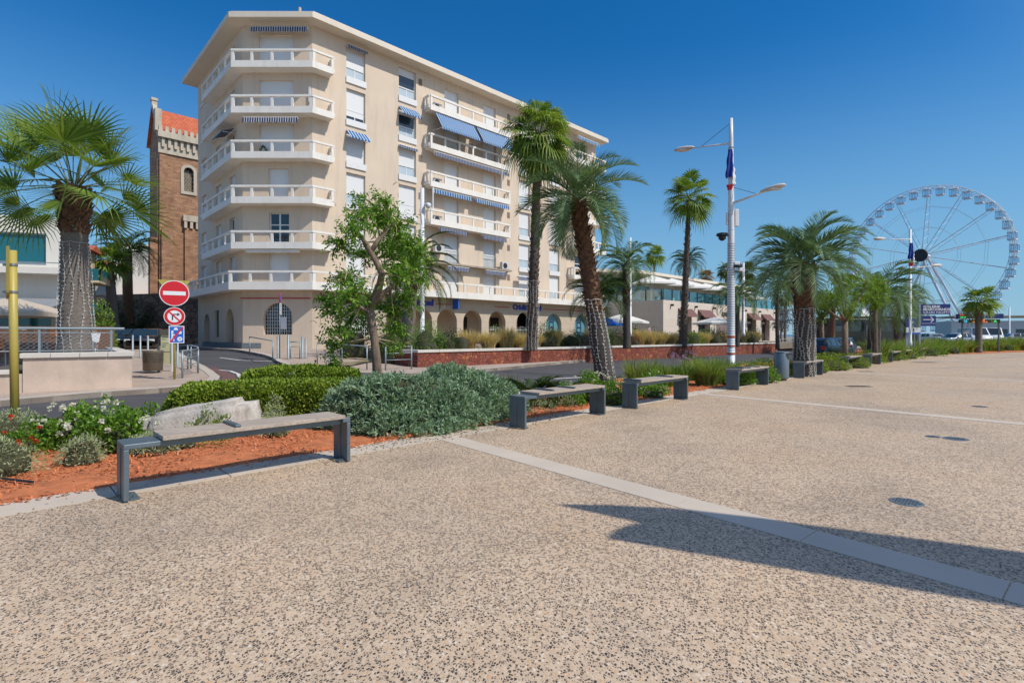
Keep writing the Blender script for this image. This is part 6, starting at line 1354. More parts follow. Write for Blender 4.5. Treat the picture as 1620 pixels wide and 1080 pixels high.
lamp_arm(o, W(1440, 379, 34), W(1391, 378, 33.2), 1.2); lamp_arm(o, W(1440, 424, 34), W(1482, 420, 34.8), 1.2)
p = W(1440, 420, 34); furled_flag('distant French tricolour flag on the lamp post in front of the big wheel', p.x, p.y - .1, W(0, 421, 34).z, W(0, 385, 34).z, 1.15)
for i, (px, pt) in enumerate(((1320, 505), (1304, 500), (1597, 486), (1279, 495))):
    plain_post(px, 540, pt, 70, 2.2, ['thin pole behind the light green tree', 'thin dark promenade pole', 'thin pole at the far right edge', 'thin promenade pole behind the stout palm'][i], nm='pole')
# ================================================================ OCHRE POST (near left)
p = W(24, 600, 7.85); p.z = .02; tp = W(19.5, 396, 7.75); o = thing('ochre_post', 'ochre-yellow round sign post at the left edge with a sign seen edge-on', 'sign post', tuple(p)); m = MB(); m.tube([p, tp], .052, 16); m.build('pole', M['yellow'], o, True)
m = MB(); q = tp + Vector((-.085, .02, 0)); K = 10; pr = []
ys = [-.30, .32]; outl = [(ys[0] + .08, -.70)] + [(ys[0] + .08 - .08 * math.sin(PI / 2 * k / 5), -.70 + .08 - .08 * math.cos(PI / 2 * k / 5)) for k in range(6)] + [(ys[0], .02), (ys[1], .02)] + [(ys[1] - .08 + .08 * math.cos(PI / 2 * k / 5), -.62 - .08 * math.sin(PI / 2 * k / 5)) for k in range(6)]
v = [(q.x - .028 - .97 * yy, q.y + yy, q.z + zz) for yy, zz in outl] + [(q.x + .022 - .97 * yy, q.y + yy, q.z + zz) for yy, zz in outl]; n_ = len(outl)
m.add(v, [tuple(range(n_)), tuple(range(2 * n_ - 1, n_ - 1, -1))] + [(k, (k + 1) % n_, n_ + (k + 1) % n_, n_ + k) for k in range(n_)]); m.build('sign_plate', M['yellow'], o)
m = MB()
for z in (-.23, -.63): m.lathe([(.055, z), (.06, z), (.06, z + .035), (.055, z + .035)], (lerp(tp.x, p.x, -z / 2.8), lerp(tp.y, p.y, -z / 2.8), tp.z), 14); m.bevbox(tp.x - .12, tp.x - .03, tp.y - .03, tp.y + .03, tp.z + z, tp.z + z + .035, .005)
m.build('clamp', M['alloy'], o)
# ================================================================ ROAD SIGNS on the corner
p = G(276, 599.5, .05); o = thing('road_sign', 'ochre post carrying a red no-entry disc, a no-right-turn disc and a blue zone-end panel', 'road sign', tuple(p)); x, y, zb = p.x, p.y, p.z; d0 = y
m = MB(); m.tube([(x, y, zb), (x, y, 3.3)], .038, 12); m.build('pole', M['yellow'], o, True)
nd = Vector((-x, -y, 0)).normalized(); fs = Fr((x, y), Vector((-nd.y, nd.x))[:2]); fs = Fr((x, y), (-nd.y, nd.x)); 
if fs.n.dot(nd) < 0: fs = Fr((x, y), (nd.y, -nd.x))
def disc_f(f, u, z, r, n0, n1, m, name, par, K=36, sx=1.0):
    mb = MB(); v = [f(u + r * sx * math.cos(2 * PI * k / K), n0, z + r * math.sin(2 * PI * k / K)) for k in range(K)] + [f(u + r * sx * math.cos(2 * PI * k / K), n1, z + r * math.sin(2 * PI * k / K)) for k in range(K)]
    mb.add(v, [tuple(range(K))[::-1], tuple(range(K, 2 * K))] + [(k, (k + 1) % K, K + (k + 1) % K, K + k) for k in range(K)]); return mb.build(name, m, par)
zc = W(0, 464, d0).z; sgn = disc_f(fs, 0, zc, .43, .05, .075, M['sign_white'], 'no_entry_sign', o); disc_f(fs, 0, zc, .405, .0755, .078, M['sign_red'], 'red_face', sgn)
m = MB(); m.box(-.32, .32, .0785, .081, zc - .065, zc + .065, fs); m.build('white_bar', M['sign_white'], sgn)
zc = W(0, 500.5, d0).z; sgn = disc_f(fs, 0, zc, .305, .05, .075, M['sign_white'], 'no_turn_sign', o); disc_f(fs, 0, zc, .285, .0755, .078, M['sign_red'], 'red_ring', sgn); disc_f(fs, 0, zc, .20, .0785, .081, M['sign_white'], 'white_face', sgn)
m = MB(); m.box(-.075, -.04, .0815, .084, zc - .13, zc + .05, fs); m.box(-.075, .09, .0815, .084, zc + .05, zc + .085, fs); m.add([fs(.08, .084, zc + .01), fs(.16, .084, zc + .067), fs(.08, .084, zc + .125)], [(0, 1, 2)]); m.build('arrow', M['black'], sgn)
def fbar(mb, f, a, b, w, n0, n1):
    a = Vector(a); b = Vector(b); d = (b - a).normalized(); q = Vector((-d.y, d.x)) * w / 2; pp = [a - q, b - q, b + q, a + q]; mb.add([f(t.x, n0, t.y) for t in pp] + [f(t.x, n1, t.y) for t in pp], [(3, 2, 1, 0), (4, 5, 6, 7), (0, 1, 5, 4), (1, 2, 6, 5), (2, 3, 7, 6), (3, 0, 4, 7)])
m = MB(); fbar(m, fs, (-.15, zc + .15), (.15, zc - .15), .045, .0845, .087); m.build('slash', M['sign_red'], sgn)
zc = W(0, 529, d0).z; m = MB(); m.box(-.22 + .06, .22 + .06, .05, .07, zc - .29, zc + .29, fs); sgn = m.build('zone_sign', M['sign_white'], o); m = MB(); m.box(-.195 + .06, .195 + .06, .0702, .073, zc - .265, zc + .265, fs); m.build('blue_face', M['sign_blue'], sgn)
m = MB(); m.box(-.02, .10, .0735, .076, zc + .15, zc + .20, fs); m.box(.01, .07, .0735, .076, zc + .20, zc + .235, fs); fbar(m, fs, (-.06, zc + .06), (-.06, zc - .08), .05, .0735, .076); fbar(m, fs, (-.06, zc - .08), (-.11, zc - .22), .03, .0735, .076); fbar(m, fs, (-.05, zc - .08), (-.01, zc - .22), .03, .0735, .076); fbar(m, fs, (-.06, zc + .03), (.02, zc - .03), .025, .0735, .076)
m.add([fs(-.06 + .035 * math.cos(k * PI / 5), .076, zc + .10 + .035 * math.sin(k * PI / 5)) for k in range(10)], [tuple(range(10))]); m.box(.12, .2, .0735, .076, zc + .02, zc + .08, fs); m.add([fs(.10, .076, zc + .08), fs(.22, .076, zc + .08), fs(.16, .076, zc + .13)], [(0, 1, 2)]); m.build('pictogram', M['sign_white'], sgn)
disc_f(fs, .15, zc - .15, .075, .0765, .079, M['sign_white'], 'speed_disc', sgn, 20); text('30', .09, fs.M4(.15, .08, zc - .18), M['black'], sgn, 'lettering', .001)
m = MB(); fbar(m, fs, (-.12, zc - .25), (.24, zc + .25), .05, .0765, .0795); m.build('slash', M['sign_red'], sgn)
zc = W(0, 452, d0).z; m = MB(); tri = [(-.47, zc + .19), (.45, zc + .19), (.0, zc - .6)]
m.add([fs(a, -.05, b) for a, b in tri] + [fs(a, -.075, b) for a, b in tri], [(0, 1, 2), (5, 4, 3), (0, 3, 4, 1), (1, 4, 5, 2), (2, 5, 3, 0)]); m.build('triangle_sign_back', M['yellow'], o)
m = MB(); m.box(.04, .14, -.06, -.03, 2.30, 2.36, fs); m.build('bracket', M['yellow'], o)
# bronze litter bin and notice
p = G(242, 589, .05); o = thing('litter_bin', 'bronze perforated drum litter bin on the corner pavement', 'bin', (p.x, p.y, p.z)); x, y, z = p
m = MB(); m.lathe([(.30, .08), (.33, .10), (.345, .8), (.355, .82), (.355, .86), (.33, .86), (.30, .5)], (x, y, z), 28); m.build('drum', M['binbrown'], o, True)
m = MB()
for i in range(40):
    for j in range(6):
        if random.random() < .18: continue
        a = 2 * PI * (i + .5 * (j % 2)) / 40; c = (x + .3475 * math.cos(a), y + .3475 * math.sin(a), z + .42 + j * .062); s = Vector((-math.sin(a), math.cos(a), 0)) * .017; m.add([(c[0] - s.x, c[1] - s.y, c[2]), (c[0], c[1], c[2] - .022), (c[0] + s.x, c[1] + s.y, c[2]), (c[0], c[1], c[2] + .022)], [(0, 1, 2, 3)])
m.build('perforations', M['black'], o); m = MB(); m.box(x - .03, x + .03, y + .3, y + .36, z - .02, z + 1.0); m.build('post', M['steel'], o)
q = Vector((x + .17, y + .55, z)); nb = thing('notice_board', 'pale yellow printed notice board with a dark curved top behind the bronze bin', 'notice', tuple(q)); m = MB(); m.box(q.x - .22, q.x + .22, q.y - .02, q.y + .02, z + .3, z + 1.46); m.build('panel', M['notice'], nb)
m = MB(); m.prism([(q.x - .24 + .0, 0), (q.x + .24, 0)], 0, 0) if False else None
m = MB(); pr = [(-.25, 0), (.25, 0), (.24, .10), (.15, .19), (0, .22), (-.17, .2), (-.24, .12)]; m.add([(q.x + a, q.y - .06, z + 1.47 + b) for a, b in pr] + [(q.x + a, q.y + .16, z + 1.47 + b) for a, b in pr], [tuple(range(7)), tuple(range(13, 6, -1))] + [(k, (k + 1) % 7, 7 + (k + 1) % 7, 7 + k) for k in range(7)]); m.build('top', M['binbrown'], nb)
m = MB()
for k, (zz, ww) in enumerate(((1.36, .17), (1.28, .08), (1.12, .14), (1.04, .09), (.98, .07), (.78, .17))): m.box(q.x - .18, q.x - .18 + ww * 2, q.y - .024, q.y - .0205, z + zz, z + zz + .018)
m.build('printed_lines', M['black'], nb)
m = MB(); m.box(q.x + .20, q.x + .26, q.y - .05, q.y + .04, z, z + 1.2); m.build('post', M['white_post'], nb)
# ================================================================ BOLLARDS AND RAILINGS
def bollard(p, h, r, label, group):
    m = MB(); m.lathe([(r * 1.25, 0), (r * 1.25, .02), (r, .025), (r, h - .02), (r * .7, h), (0, h + .003)], tuple(p), 12); solo(m, 'bollard', M['rail'], label, 'bollard', tuple(p), group, True)
for px, py, h in ((210, 566, 1.15), (222, 565.5, 1.12), (234, 565, 1.1), (264, 575, 1.2), (281, 580, 1.2)):
    p = G(px, py, .04); bollard(p, h * (1.0 if py < 570 else .95), .045, 'slim grey steel bollard on the left corner pavement behind the litter bin', 'grey bollards of the left corner')
for px, py, h in ((439.6, 567.6, 1.15), (456, 567.6, 1.2), (478.6, 566.5, 1.1), (483.8, 566.5, 1.0)):
    p = G(px, py, .04); bollard(p, h, .05, 'slim grey steel bollard on the pavement before the rounded corner of the tall block', 'grey bollards of the right corner')
def rail_panel(pts, H, label, mids=2, group=None, nposts=None):
    P = [Vector(p) for p in pts]; o = thing('guard_rail', label, 'railing', tuple(P[0]), group)
    for p in P: m = MB(); m.tube([p, p + Vector((0, 0, H))], .032, 8); m.build('post', M['rail'], o, True)
    for k in range(mids + 1):
        m = MB(); z = H * (1 - k * .28) - .02; m.tube([p + Vector((0, 0, z)) for p in P], .027 if k == 0 else .018, 8); m.build('rail', M['rail'], o, True)
rail_panel([G(288.5, 597.5, .05), G(313.5, 590, .05)], .95, 'grey railing panel at the very corner of the left pavement', 2); rail_panel([G(297, 583, .05), G(302, 583, .05), G(313, 588.5, .05)], 1.0, 'second short grey railing panel behind the corner one', 2)
rail_panel([G(431.6, 571.6, .04), G(395, 562, .04)], 1.0, 'grey railing left of the parking sign', 0); rail_panel([G(459.4, 567, .04), G(474.3, 567, .04)], .85, 'short grey rail panel between the bollards', 1)
rail_panel([G(502, 577.5, .04), G(523, 578, .04), G(541, 580, .04), G(580.5, 584.5, .04)], 1.0, 'long grey railing along the kerb left of the crooked tree', 0); rail_panel([G(610, 585.5, .04), G(651, 583.5, .04)], 1.0, 'grey three-bar railing panel before the end of the red stone wall', 2)
for i, (a, b) in enumerate((((1234, 553), (1262, 552)),)): rail_panel([G(*a), G(1248, 552.5), G(*b)], 1.1, 'grey railing at the far right end of the red stone wall', 2)
# parking sign
p = G(442.5, 567.6, .04); o = thing('parking_sign', 'narrow parking restriction sign on a thin pole in front of the arched window', 'road sign', tuple(p)); m = MB(); m.tube([p, (p.x, p.y, W(0, 466, p.y).z)], .03, 8); m.build('pole', M['rail'], o, True)
f = Fr((p.x, p.y), (-.22, .97)); zc = W(0, 470.5, p.y).z; s = disc_f(f, 0, zc, .24, .035, .05, M['sign_red'], 'round_sign', o, 24); disc_f(f, 0, zc, .19, .0505, .054, M['sign_blue'], 'blue_face', s, 24); m = MB(); fbar(m, f, (-.13, zc + .13), (.13, zc - .13), .05, .0545, .058); m.build('slash', M['sign_red'], s)
m = MB(); m.box(-.22, .22, .035, .05, zc - .85, zc - .28, f); s = m.build('text_panel', M['sign_white'], o); m = MB()
for k in range(5): m.box(-.16, .14, .0502, .053, zc - .78 + k * .1, zc - .75 + k * .1, f)
m.build('printed_lines', M['black'], s)
# ================================================================ CAFE TERRACE
def parasol(label, c, zb, h, r, m_, group=None, sides=8, rise=.5):
    o = thing('parasol', label, 'parasol', (c[0], c[1], zb), group); m = MB(); m.tube([(c[0], c[1], zb), (c[0], c[1], zb + h)], .03, 8); m.build('pole', M['white'], o)
    m = MB(); v = [(c[0], c[1], zb + h + .05)]
    for R, dz in ((r * .5, -rise * .42), (r, -rise), (r * 1.0, -rise - .16)): v += [(c[0] + R * math.cos(2 * PI * k / sides + PI / 4 + .3), c[1] + R * math.sin(2 * PI * k / sides + PI / 4 + .3), zb + h + dz) for k in range(sides)]
    f_ = [(0, 1 + k, 1 + (k + 1) % sides) for k in range(sides)]
    for j in range(2): f_ += [(1 + j * sides + k, 1 + (j + 1) * sides + k, 1 + (j + 1) * sides + (k + 1) % sides, 1 + j * sides + (k + 1) % sides) for k in range(sides)]
    m.add(v, f_); c_ = m.build('canopy', m_, o); m = MB()
    for k in range(sides): a = 2 * PI * k / sides + PI / 4 + .3; m.tube([(c[0], c[1], zb + h - .02), (c[0] + r * math.cos(a), c[1] + r * math.sin(a), zb + h - rise - .02)], .012, 4)
    m.build('rib', M['white'], o)
c = W(20, 500, 20.5); parasol('large beige square parasol over the cafe tables at the left edge', (c.x, c.y), 1.0, 1.95, 2.1, M['parasol'], sides=4, rise=.55)
def chair(c, rz, label, m_, group='cafe chairs on the left terrace'):
    o = thing('cafe_chair', label, 'chair', c, group); f = Fr((c[0], c[1]), (math.cos(rz), math.sin(rz))); z = c[2]
    m = MB(); m.bevbox(-.22, .22, -.22, .22, z + .42, z + .46, .015, f); m.build('seat', m_, o); m = MB(); m.bevbox(-.22, .22, -.24, -.20, z + .52, z + .84, .015, f); m.build('backrest', m_, o)
    for a in (-.2, .2):
        for b in (-.2, .2): m = MB(); m.tube([f(a, b, z), f(a * .95, b * .95, z + .42 if b > 0 else z + .82)], .014, 6); m.build('leg', M['alloy'], o)
for i, (px, d, rz, lab) in enumerate(((82, 17.6, .4, 'orange cafe chair beside the big palm trunk, behind the railing'), (8, 16.5, 1.6, 'orange cafe chair at the extreme left behind the railing'), (60, 18.8, 2.7, 'orange cafe chair farther back on the terrace'))):
    c = W(px, 560, d); chair((c.x, c.y, 1.0 if px > 40 else .58), rz, lab, M['orange'])
for i, (px, d, lab) in enumerate(((66, 17.9, 'small white cafe table between the orange chairs'), (30, 19, 'small white cafe table under the beige parasol'))):
    c = W(px, 560, d); o = thing('cafe_table', lab, 'table', (c.x, c.y, 1.0), 'cafe tables'); m = MB(); m.lathe([(.36, .72), (.36, .75)], (c.x, c.y, 1.0), 20); m.build('table_top', M['sign_white'], o); m = MB(); m.lathe([(.2, 0), (.2, .02), (.025, .03), (.025, .72)], (c.x, c.y, 1.0), 12); m.build('pedestal', M['alloy'], o)
c = W(151, 550, 15.3); o = thing('planter_pot', 'small white square pot hanging beside the foot of the big palm', 'pot', (c.x, c.y, 1.0)); m = MB(); m.lathe([(.10, .32), (.15, .58), (.16, .6), (.13, .6), (.12, .5)], (c.x, c.y, 1.0), 4); m.build('pot', M['sign_white'], o); m = MB(); m.tube([(c.x, c.y, 1.0), (c.x, c.y, 1.33)], .02, 6); m.build('stand', M['white'], o)
tp_ = thing('cafe_shade', 'low dark block standing in for the shade behind the terrace tables', 'shade_block', (-22, 22, 1)); m = MB(); f = Fr((-26, 20.8), (.95, .3)); m.bevbox(0, 8.5, -.5, 0, .6, 1.9, .02, f); m.build('shade_block', mat('shade_brown', (.18, .09, .05), .6), tp_)  # dark block put where only shade falls at the back of the cafe
# scooter-like dark tables near the tower foot: street tables
# ================================================================ VEHICLES
def car(c, rz, label, paint, L=4.2, Wd=1.75, H=1.45, group=None, z=0, kind='hatch', cat='car'):
    o = thing('parked_car', label, cat, (c[0], c[1], z), group); f = Fr((c[0], c[1]), (math.cos(rz), math.sin(rz)))
    if kind == 'hatch': st = [(-.5, .35, .62, .66, .80), (-.485, .22, .80, .84, .95), (-.40, .2, .92, .95, 1.0), (-.22, .2, .95, .98, 1.0), (-.06, .2, .98, 1.40, 1.0), (.10, .2, .98, H, 1.0), (.30, .2, .99, H - .02, 1.0), (.42, .2, 1.0, H - .12, .98), (.485, .22, .98, 1.02, .94), (.5, .35, .62, .66, .86)]
    elif kind == 'van': st = [(-.5, .3, .7, .75, .9), (-.49, .22, 1.0, 1.05, .96), (-.36, .2, 1.15, 1.2, 1.0), (-.24, .2, 1.2, H, 1.0), (.2, .2, 1.2, H, 1.0), (.48, .2, 1.2, H - .02, .98), (.5, .3, 1.1, 1.2, .95)]
    else: st = [(-.5, .3, .65, .68, .82), (-.48, .2, .82, .85, .95), (-.30, .2, .90, .93, 1.0), (-.20, .2, .93, .96, 1.0), (-.05, .2, .95, H - .06, 1.0), (.12, .2, .95, H, 1.0), (.25, .2, .95, H - .08, 1.0), (.40, .2, .97, 1.0, .98), (.485, .22, .95, .97, .93), (.5, .35, .6, .65, .85)]
    v = []; 
    for (t, zl, zbt, zt, k) in st:
        hw = Wd / 2 * k; rw = hw * (.80 if zt > zbt + .2 else .96); v += [f(t * L, -hw * .95, z + zl), f(t * L, -hw, z + (zl + zbt) / 2), f(t * L, -hw * .985, z + zbt), f(t * L, -rw, z + zt), f(t * L, rw, z + zt), f(t * L, hw * .985, z + zbt), f(t * L, hw, z + (zl + zbt) / 2), f(t * L, hw * .95, z + zl)]
    n_ = len(st); fc = [(i * 8 + k, i * 8 + (k + 1) % 8, (i + 1) * 8 + (k + 1) % 8, (i + 1) * 8 + k) for i in range(n_ - 1) for k in range(8)] + [tuple(range(8)), tuple(range(n_ * 8 - 1, n_ * 8 - 9, -1))]
    m = MB(); m.add(v, fc); body = m.build('body', paint, o, True)
    # glass: sides, windscreen, rear window, 6 mm proud of the body
    g = MB()
    def PT(i, k, s=1.0): return Vector(v[i * 8 + k])
    cen = Vector(f(0, 0, z + .9))
    idx = [i for i in range(n_) if st[i][3] > st[i][2] + .2]
    a, b = idx[0], idx[-1]
    def quad(p):
        cc = sum(p, Vector()) / len(p); nrm = (p[1] - p[0]).cross(p[-1] - p[0]).normalized(); nrm = nrm if nrm.dot(cc - cen) > 0 else -nrm
        g.add([tuple(cc + (q - cc) * .88 + nrm * .012) for q in p], [tuple(range(len(p)))])
    for kb, kt in ((2, 3), (5, 4)):
        for i in range(a, b): quad([PT(i, kb), PT(i + 1, kb), PT(i + 1, kt), PT(i, kt)])
    quad([PT(a - 1, 3), PT(a - 1, 4), PT(a, 4), PT(a, 3)]); quad([PT(b, 3), PT(b, 4), PT(b + 1, 4), PT(b + 1, 3)])
    g.build('windows', M['glass'], body)
    for u in (-L * .31, L * .31):
        for s in (-1, 1):
            w = MB(); K = 18; n0 = s * (Wd / 2 - .19); n1 = s * (Wd / 2 + .012); pr = [(.32, n0), (.32, n1 - s * .03), (.29, n1), (.20, n1)]
            vv = [f(u + r * math.cos(2 * PI * k / K), nn, z + .32 + r * math.sin(2 * PI * k / K)) for r, nn in pr for k in range(K)]; w.add(vv, [(j * K + k, j * K + (k + 1) % K, (j + 1) * K + (k + 1) % K, (j + 1) * K + k) for j in range(3) for k in range(K)]); wh = w.build('wheel', M['tyre'], o)
            disc_f(f, u, z + .32, .2, n1 - s * .02, n1 - s * .005, M['alloy'], 'rim', wh, 14)
    for s in (-1, 1):
        m = MB(); m.bevbox(-L * .497, -L * .46, s * Wd * .36 - .16, s * Wd * .36 + .16, z + .62, z + .76, .02, f); m.build('headlight', M['lamp_white'], body); m = MB(); m.bevbox(L * .462, L * .497, s * Wd * .38 - .11, s * Wd * .38 + .11, z + .78, z + .98, .02, f); m.build('tail_light', M['lamp_red'], body)
        m = MB(); m.bevbox(-L * .16, -L * .12, s * (Wd / 2 + .08) - .09, s * (Wd / 2 + .08) + .09, z + .95, z + 1.07, .02, f); m.build('mirror', paint, body)
    m = MB(); m.box(L * .5 + .0, L * .5 + .012, -.26, .26, z + .5, z + .6, f); m.build('number_plate', M['sign_white'], body); return o
for i, (px, d, lab) in enumerate(((178, 40, 'dark car parked first from the left, below the old stone wall'), (200, 38.0, 'second parked dark car below the old stone wall'), (216, 36, 'third parked dark car below the old stone wall'), (232, 34.5, 'fourth parked dark car, partly behind the notice board'))):
    c = W(px, 540, d); car((c.x, c.y), 2.0, lab, M['car_dark' if i % 2 == 0 else 'car_black'], group='cars parked up the side street', z=gz(c.x, c.y) - .1)
c = W(1304, 540, 31.5); car((c.x, c.y), -2.45, 'dark blue-black car behind the hedge, right of the stout palm', M['car_dark'], z=-.1, group='cars by the plaza')
c = W(1330, 540, 36); car((c.x, c.y), -2.2, 'petrol-blue hatchback partly behind the light green tree', M['car_teal'], z=-.1, group='cars by the plaza')
c = W(1512, 540, 56); car((c.x, c.y), .1, 'silver saloon car in the car park below the display board', M['car_silver'], kind='sedan', z=0.25, group='cars in the far car park')
for i, (px, d, p_, k, lab) in enumerate(((1530, 66, 'car_dark', 'hatch', 'dark car behind the silver saloon'), (1541, 62, 'car_white', 'van', 'white van left of the wind-blown palm in the car park'), (1570, 64, 'car_white', 'van', 'white camper van right of the wind-blown palm'), (1601, 66, 'car_silver', 'sedan', 'pale car at the far right of the car park'), (1478, 70, 'car_white', 'hatch', 'white car half hidden by the blue direction sign'))):
    c = W(px, 540, d); car((c.x, c.y), (.2, 1.2, .9, -.3, 1.5)[i], lab, M[p_], H=2.1 if k == 'van' else 1.45, L=5 if k == 'van' else 4.2, kind=k, z=.25, group='cars in the far car park')
# coach
c = W(1416, 540, 52); o = thing('coach', 'long dark green coach parked behind the bright lime-green tree', 'bus', (c.x, c.y, 0)); f = Fr((32.6, 54), (1, .12)); m = MB(); m.bevbox(0, 10.2, -2.5, 0, .35, 3.25, .15, f); bd = m.build('body', M['bus'], o)
m = MB(); m.box(.3, 9.9, .003, .012, 1.9, 2.85, f); m.box(-.012, -.003, -2.3, -.2, 1.5, 2.9, f); m.build('windows', M['glass'], bd)
for u in (1.9, 7.6, 8.7): 
    wv = MB(); K = 20; wv.add([f(u + .48 * math.cos(2 * PI * k / K), -.3, .42 + .48 * math.sin(2 * PI * k / K)) for k in range(K)] + [f(u + .48 * math.cos(2 * PI * k / K), .03, .42 + .48 * math.sin(2 * PI * k / K)) for k in range(K)], [tuple(range(K)), tuple(range(2 * K - 1, K - 1, -1))] + [(k, (k + 1) % K, K + (k + 1) % K, K + k) for k in range(K)]); wh = wv.build('wheel', M['tyre'], o); disc_f(f, u, .42, .26, .031, .04, M['alloy'], 'rim', wh, 14)
m = MB(); m.bevbox(2, 8.5, -2.2, -.3, 3.26, 3.5, .08, f); m.build('roof_unit', M['bus'], bd)
# ================================================================ SIGNS ON THE RIGHT
f = Fr((0, 0), (1, 0)); c = W(1457, 555, 37); o = thing('direction_sign', 'navy direction sign with white lettering and an arrow, on a grey post', 'sign', (c.x, c.y, 0)); fd = Fr((c.x, c.y), (1, -.12)); k = 37 / F
m = MB(); m.bevbox(0, 1.9, -.1, 0, W(0, 497, 37).z, W(0, 481, 37).z, .01, fd); a = m.build('upper_panel', M['navy'], o); m = MB(); m.bevbox(0, .98, -.1, 0, W(0, 515.5, 37).z, W(0, 499.5, 37).z, .01, fd); b_ = m.build('lower_panel', M['navy'], o)
m = MB(); m.bevbox(-.16, -.02, -.12, .02, 0, W(0, 482, 37).z, .01, fd); m.build('post', M['rail'], o)
text('GALERIE', .235, fd.M4(.14, .004, W(0, 486.8, 37).z), M['sign_white'], a, 'lettering', .004, 'LEFT', .006, 1.25); text('MARCHANDE', .235, fd.M4(.14, .004, W(0, 491.2, 37).z), M['sign_white'], a, 'lettering', .004, 'LEFT', .006, 1.22); text('QUAI NOMY', .235, fd.M4(.14, .004, W(0, 495.8, 37).z), M['sign_white'], a, 'lettering', .004, 'LEFT', 0, 1.3)
m = MB(); z = W(0, 505.5, 37).z; fbar(m, fd, (.14, z), (.8, z), .05, .002, .01); fbar(m, fd, (.62, z + .19), (.82, z), .05, .011, .014); fbar(m, fd, (.62, z - .19), (.82, z), .05, .015, .018); m.box(.02, .96, .002, .006, z - .28, z - .26, fd); m.build('arrow', M['sign_white'], b_)
c = W(1433, 555, 35); o = thing('information_board', 'small blue and white information board with an emblem left of the direction sign', 'sign', (c.x, c.y, 0)); fd = Fr((c.x, c.y), (1, -.12)); Z = lambda py, d=35: W(0, py, d).z
m = MB(); m.bevbox(0, .66, -.08, 0, Z(517), Z(503.5), .01, fd); a = m.build('blue_panel', M['navy'], o); m = MB(); m.bevbox(.03, .9, -.06, .01, Z(526), Z(518), .01, fd); m.build('white_panel', M['sign_white'], o); m = MB(); m.box(.03, .9, -.06, .012, Z(528.5), Z(526.1), fd); m.build('blue_band', M['sign_blue'], o)
m = MB(); m.bevbox(.03, .30, -.1, -.065, 0, Z(528), .01, fd); m.tube([fd(.55, -.03, 0), fd(.55, -.03, Z(528))], .03, 6); m.build('post', M['rail'], o); m = MB(); zz = Z(510); m.add([fd(.33, .004, zz + .22), fd(.42, .004, zz), fd(.33, .004, zz - .16), fd(.24, .004, zz)], [(0, 3, 2, 1)]); m.add([fd(.33, .005, zz + .12), fd(.47, .005, zz + .02), fd(.36, .005, zz - .12)], [(0, 2, 1)]); m.box(.2, .5, .003, .006, zz - .26, zz - .24, fd); m.build('emblem', M['sign_white'], a)
m = MB(); m.box(.44, .52, .011, .014, Z(525), Z(519), fd); m.build('mark', M['navy'], a)
c = W(1515, 545, 47); o = thing('display_board', 'dark electronic display board with green, orange and white text on posts', 'display', (c.x, c.y, 0)); fd = Fr((c.x, c.y), (1, -.2)); Z = lambda py: W(0, py, 47).z
m = MB(); m.bevbox(0, 3.55, -.25, 0, Z(504), Z(496.5), .02, fd); a = m.build('upper_panel', M['navy'], o); m = MB(); m.bevbox(.2, 3.3, -.25, -.01, Z(510.5), Z(505.2), .02, fd); b_ = m.build('lower_panel', M['black'], o)
m = MB(); 
for u in (.4, 3.2): m.box(u, u + .1, -.2, -.1, 0, Z(510.5), fd)
m.build('post', M['steel'], o)
text('BONAPARTE', .24, fd.M4(1.95, .004, Z(499.9)), M['sign_white'], a, 'lettering', .004, 'CENTER', .003, 1.25); text('P', .22, fd.M4(1.05, .004, Z(499.9)), M['sign_white'], a, 'lettering', .004); text('H 6 J  8 A', .13, fd.M4(1.9, .004, Z(503)), M['sign_white'], a, 'lettering', .004, sx=1.8)
EG = emit('led_green', (.05, .8, .15), 1.0); EO = emit('led_orange', (1, .22, .02), 1.2); ER = emit('led_red', (1, .08, .03), 1.0); EC = emit('led_cyan', (.05, .5, .8), .9)
text('360', .15, fd.M4(.32, .004, Z(498.8)), ER, a, 'lettering', .004, sx=1.3, bold=.01); text('LIBRE', .15, fd.M4(.4, .004, Z(502.6)), EG, a, 'lettering', .004, sx=1.2, bold=.012)
text('LA PLAGE', .14, fd.M4(1.7, -.004, Z(507.4)), EO, b_, 'lettering', .004, sx=1.35, bold=.008); text('OUVERTE LE 15', .13, fd.M4(1.75, -.004, Z(510)), EO, b_, 'lettering', .004, sx=1.25, bold=.008)
disc_f(fd, .62, Z(507.8), .14, -.008, -.004, EC, 'round_led', b_, 12); m = MB(); m.add([fd(2.75, -.004, Z(509.6)), fd(3.05, -.004, Z(509.6)), fd(2.9, -.004, Z(506))], [(0, 1, 2)]); m.build('triangle_led', EG, b_)
# white peaked tent, far
c = W(1365, 540, 80); o = thing('peaked_tent', 'white peaked marquee tent in the distance behind the light green tree', 'tent', (c.x, c.y, 0)); m = MB(); R = 2.6
v = [(c.x, c.y, W(0, 490, 80).z + 1.0)] + [(c.x + q * math.cos(2 * PI * k / 4 + .8), c.y + q * math.sin(2 * PI * k / 4 + .8), zz) for q, zz in ((R * .35, 4.6), (R, 3.3)) for k in range(4)]
m.add(v, [(0, 1 + k, 1 + (k + 1) % 4) for k in range(4)] + [(1 + k, 5 + k, 5 + (k + 1) % 4, 1 + (k + 1) % 4) for k in range(4)]); m.build('roof', M['sign_white'], o); m = MB()
for k in range(4): m.tube([(c.x + R * math.cos(2 * PI * k / 4 + .8), c.y + R * math.sin(2 * PI * k / 4 + .8), 0), (c.x + R * math.cos(2 * PI * k / 4 + .8), c.y + R * math.sin(2 * PI * k / 4 + .8), 3.3)], .06, 6)
m.build('pole', M['white'], o)
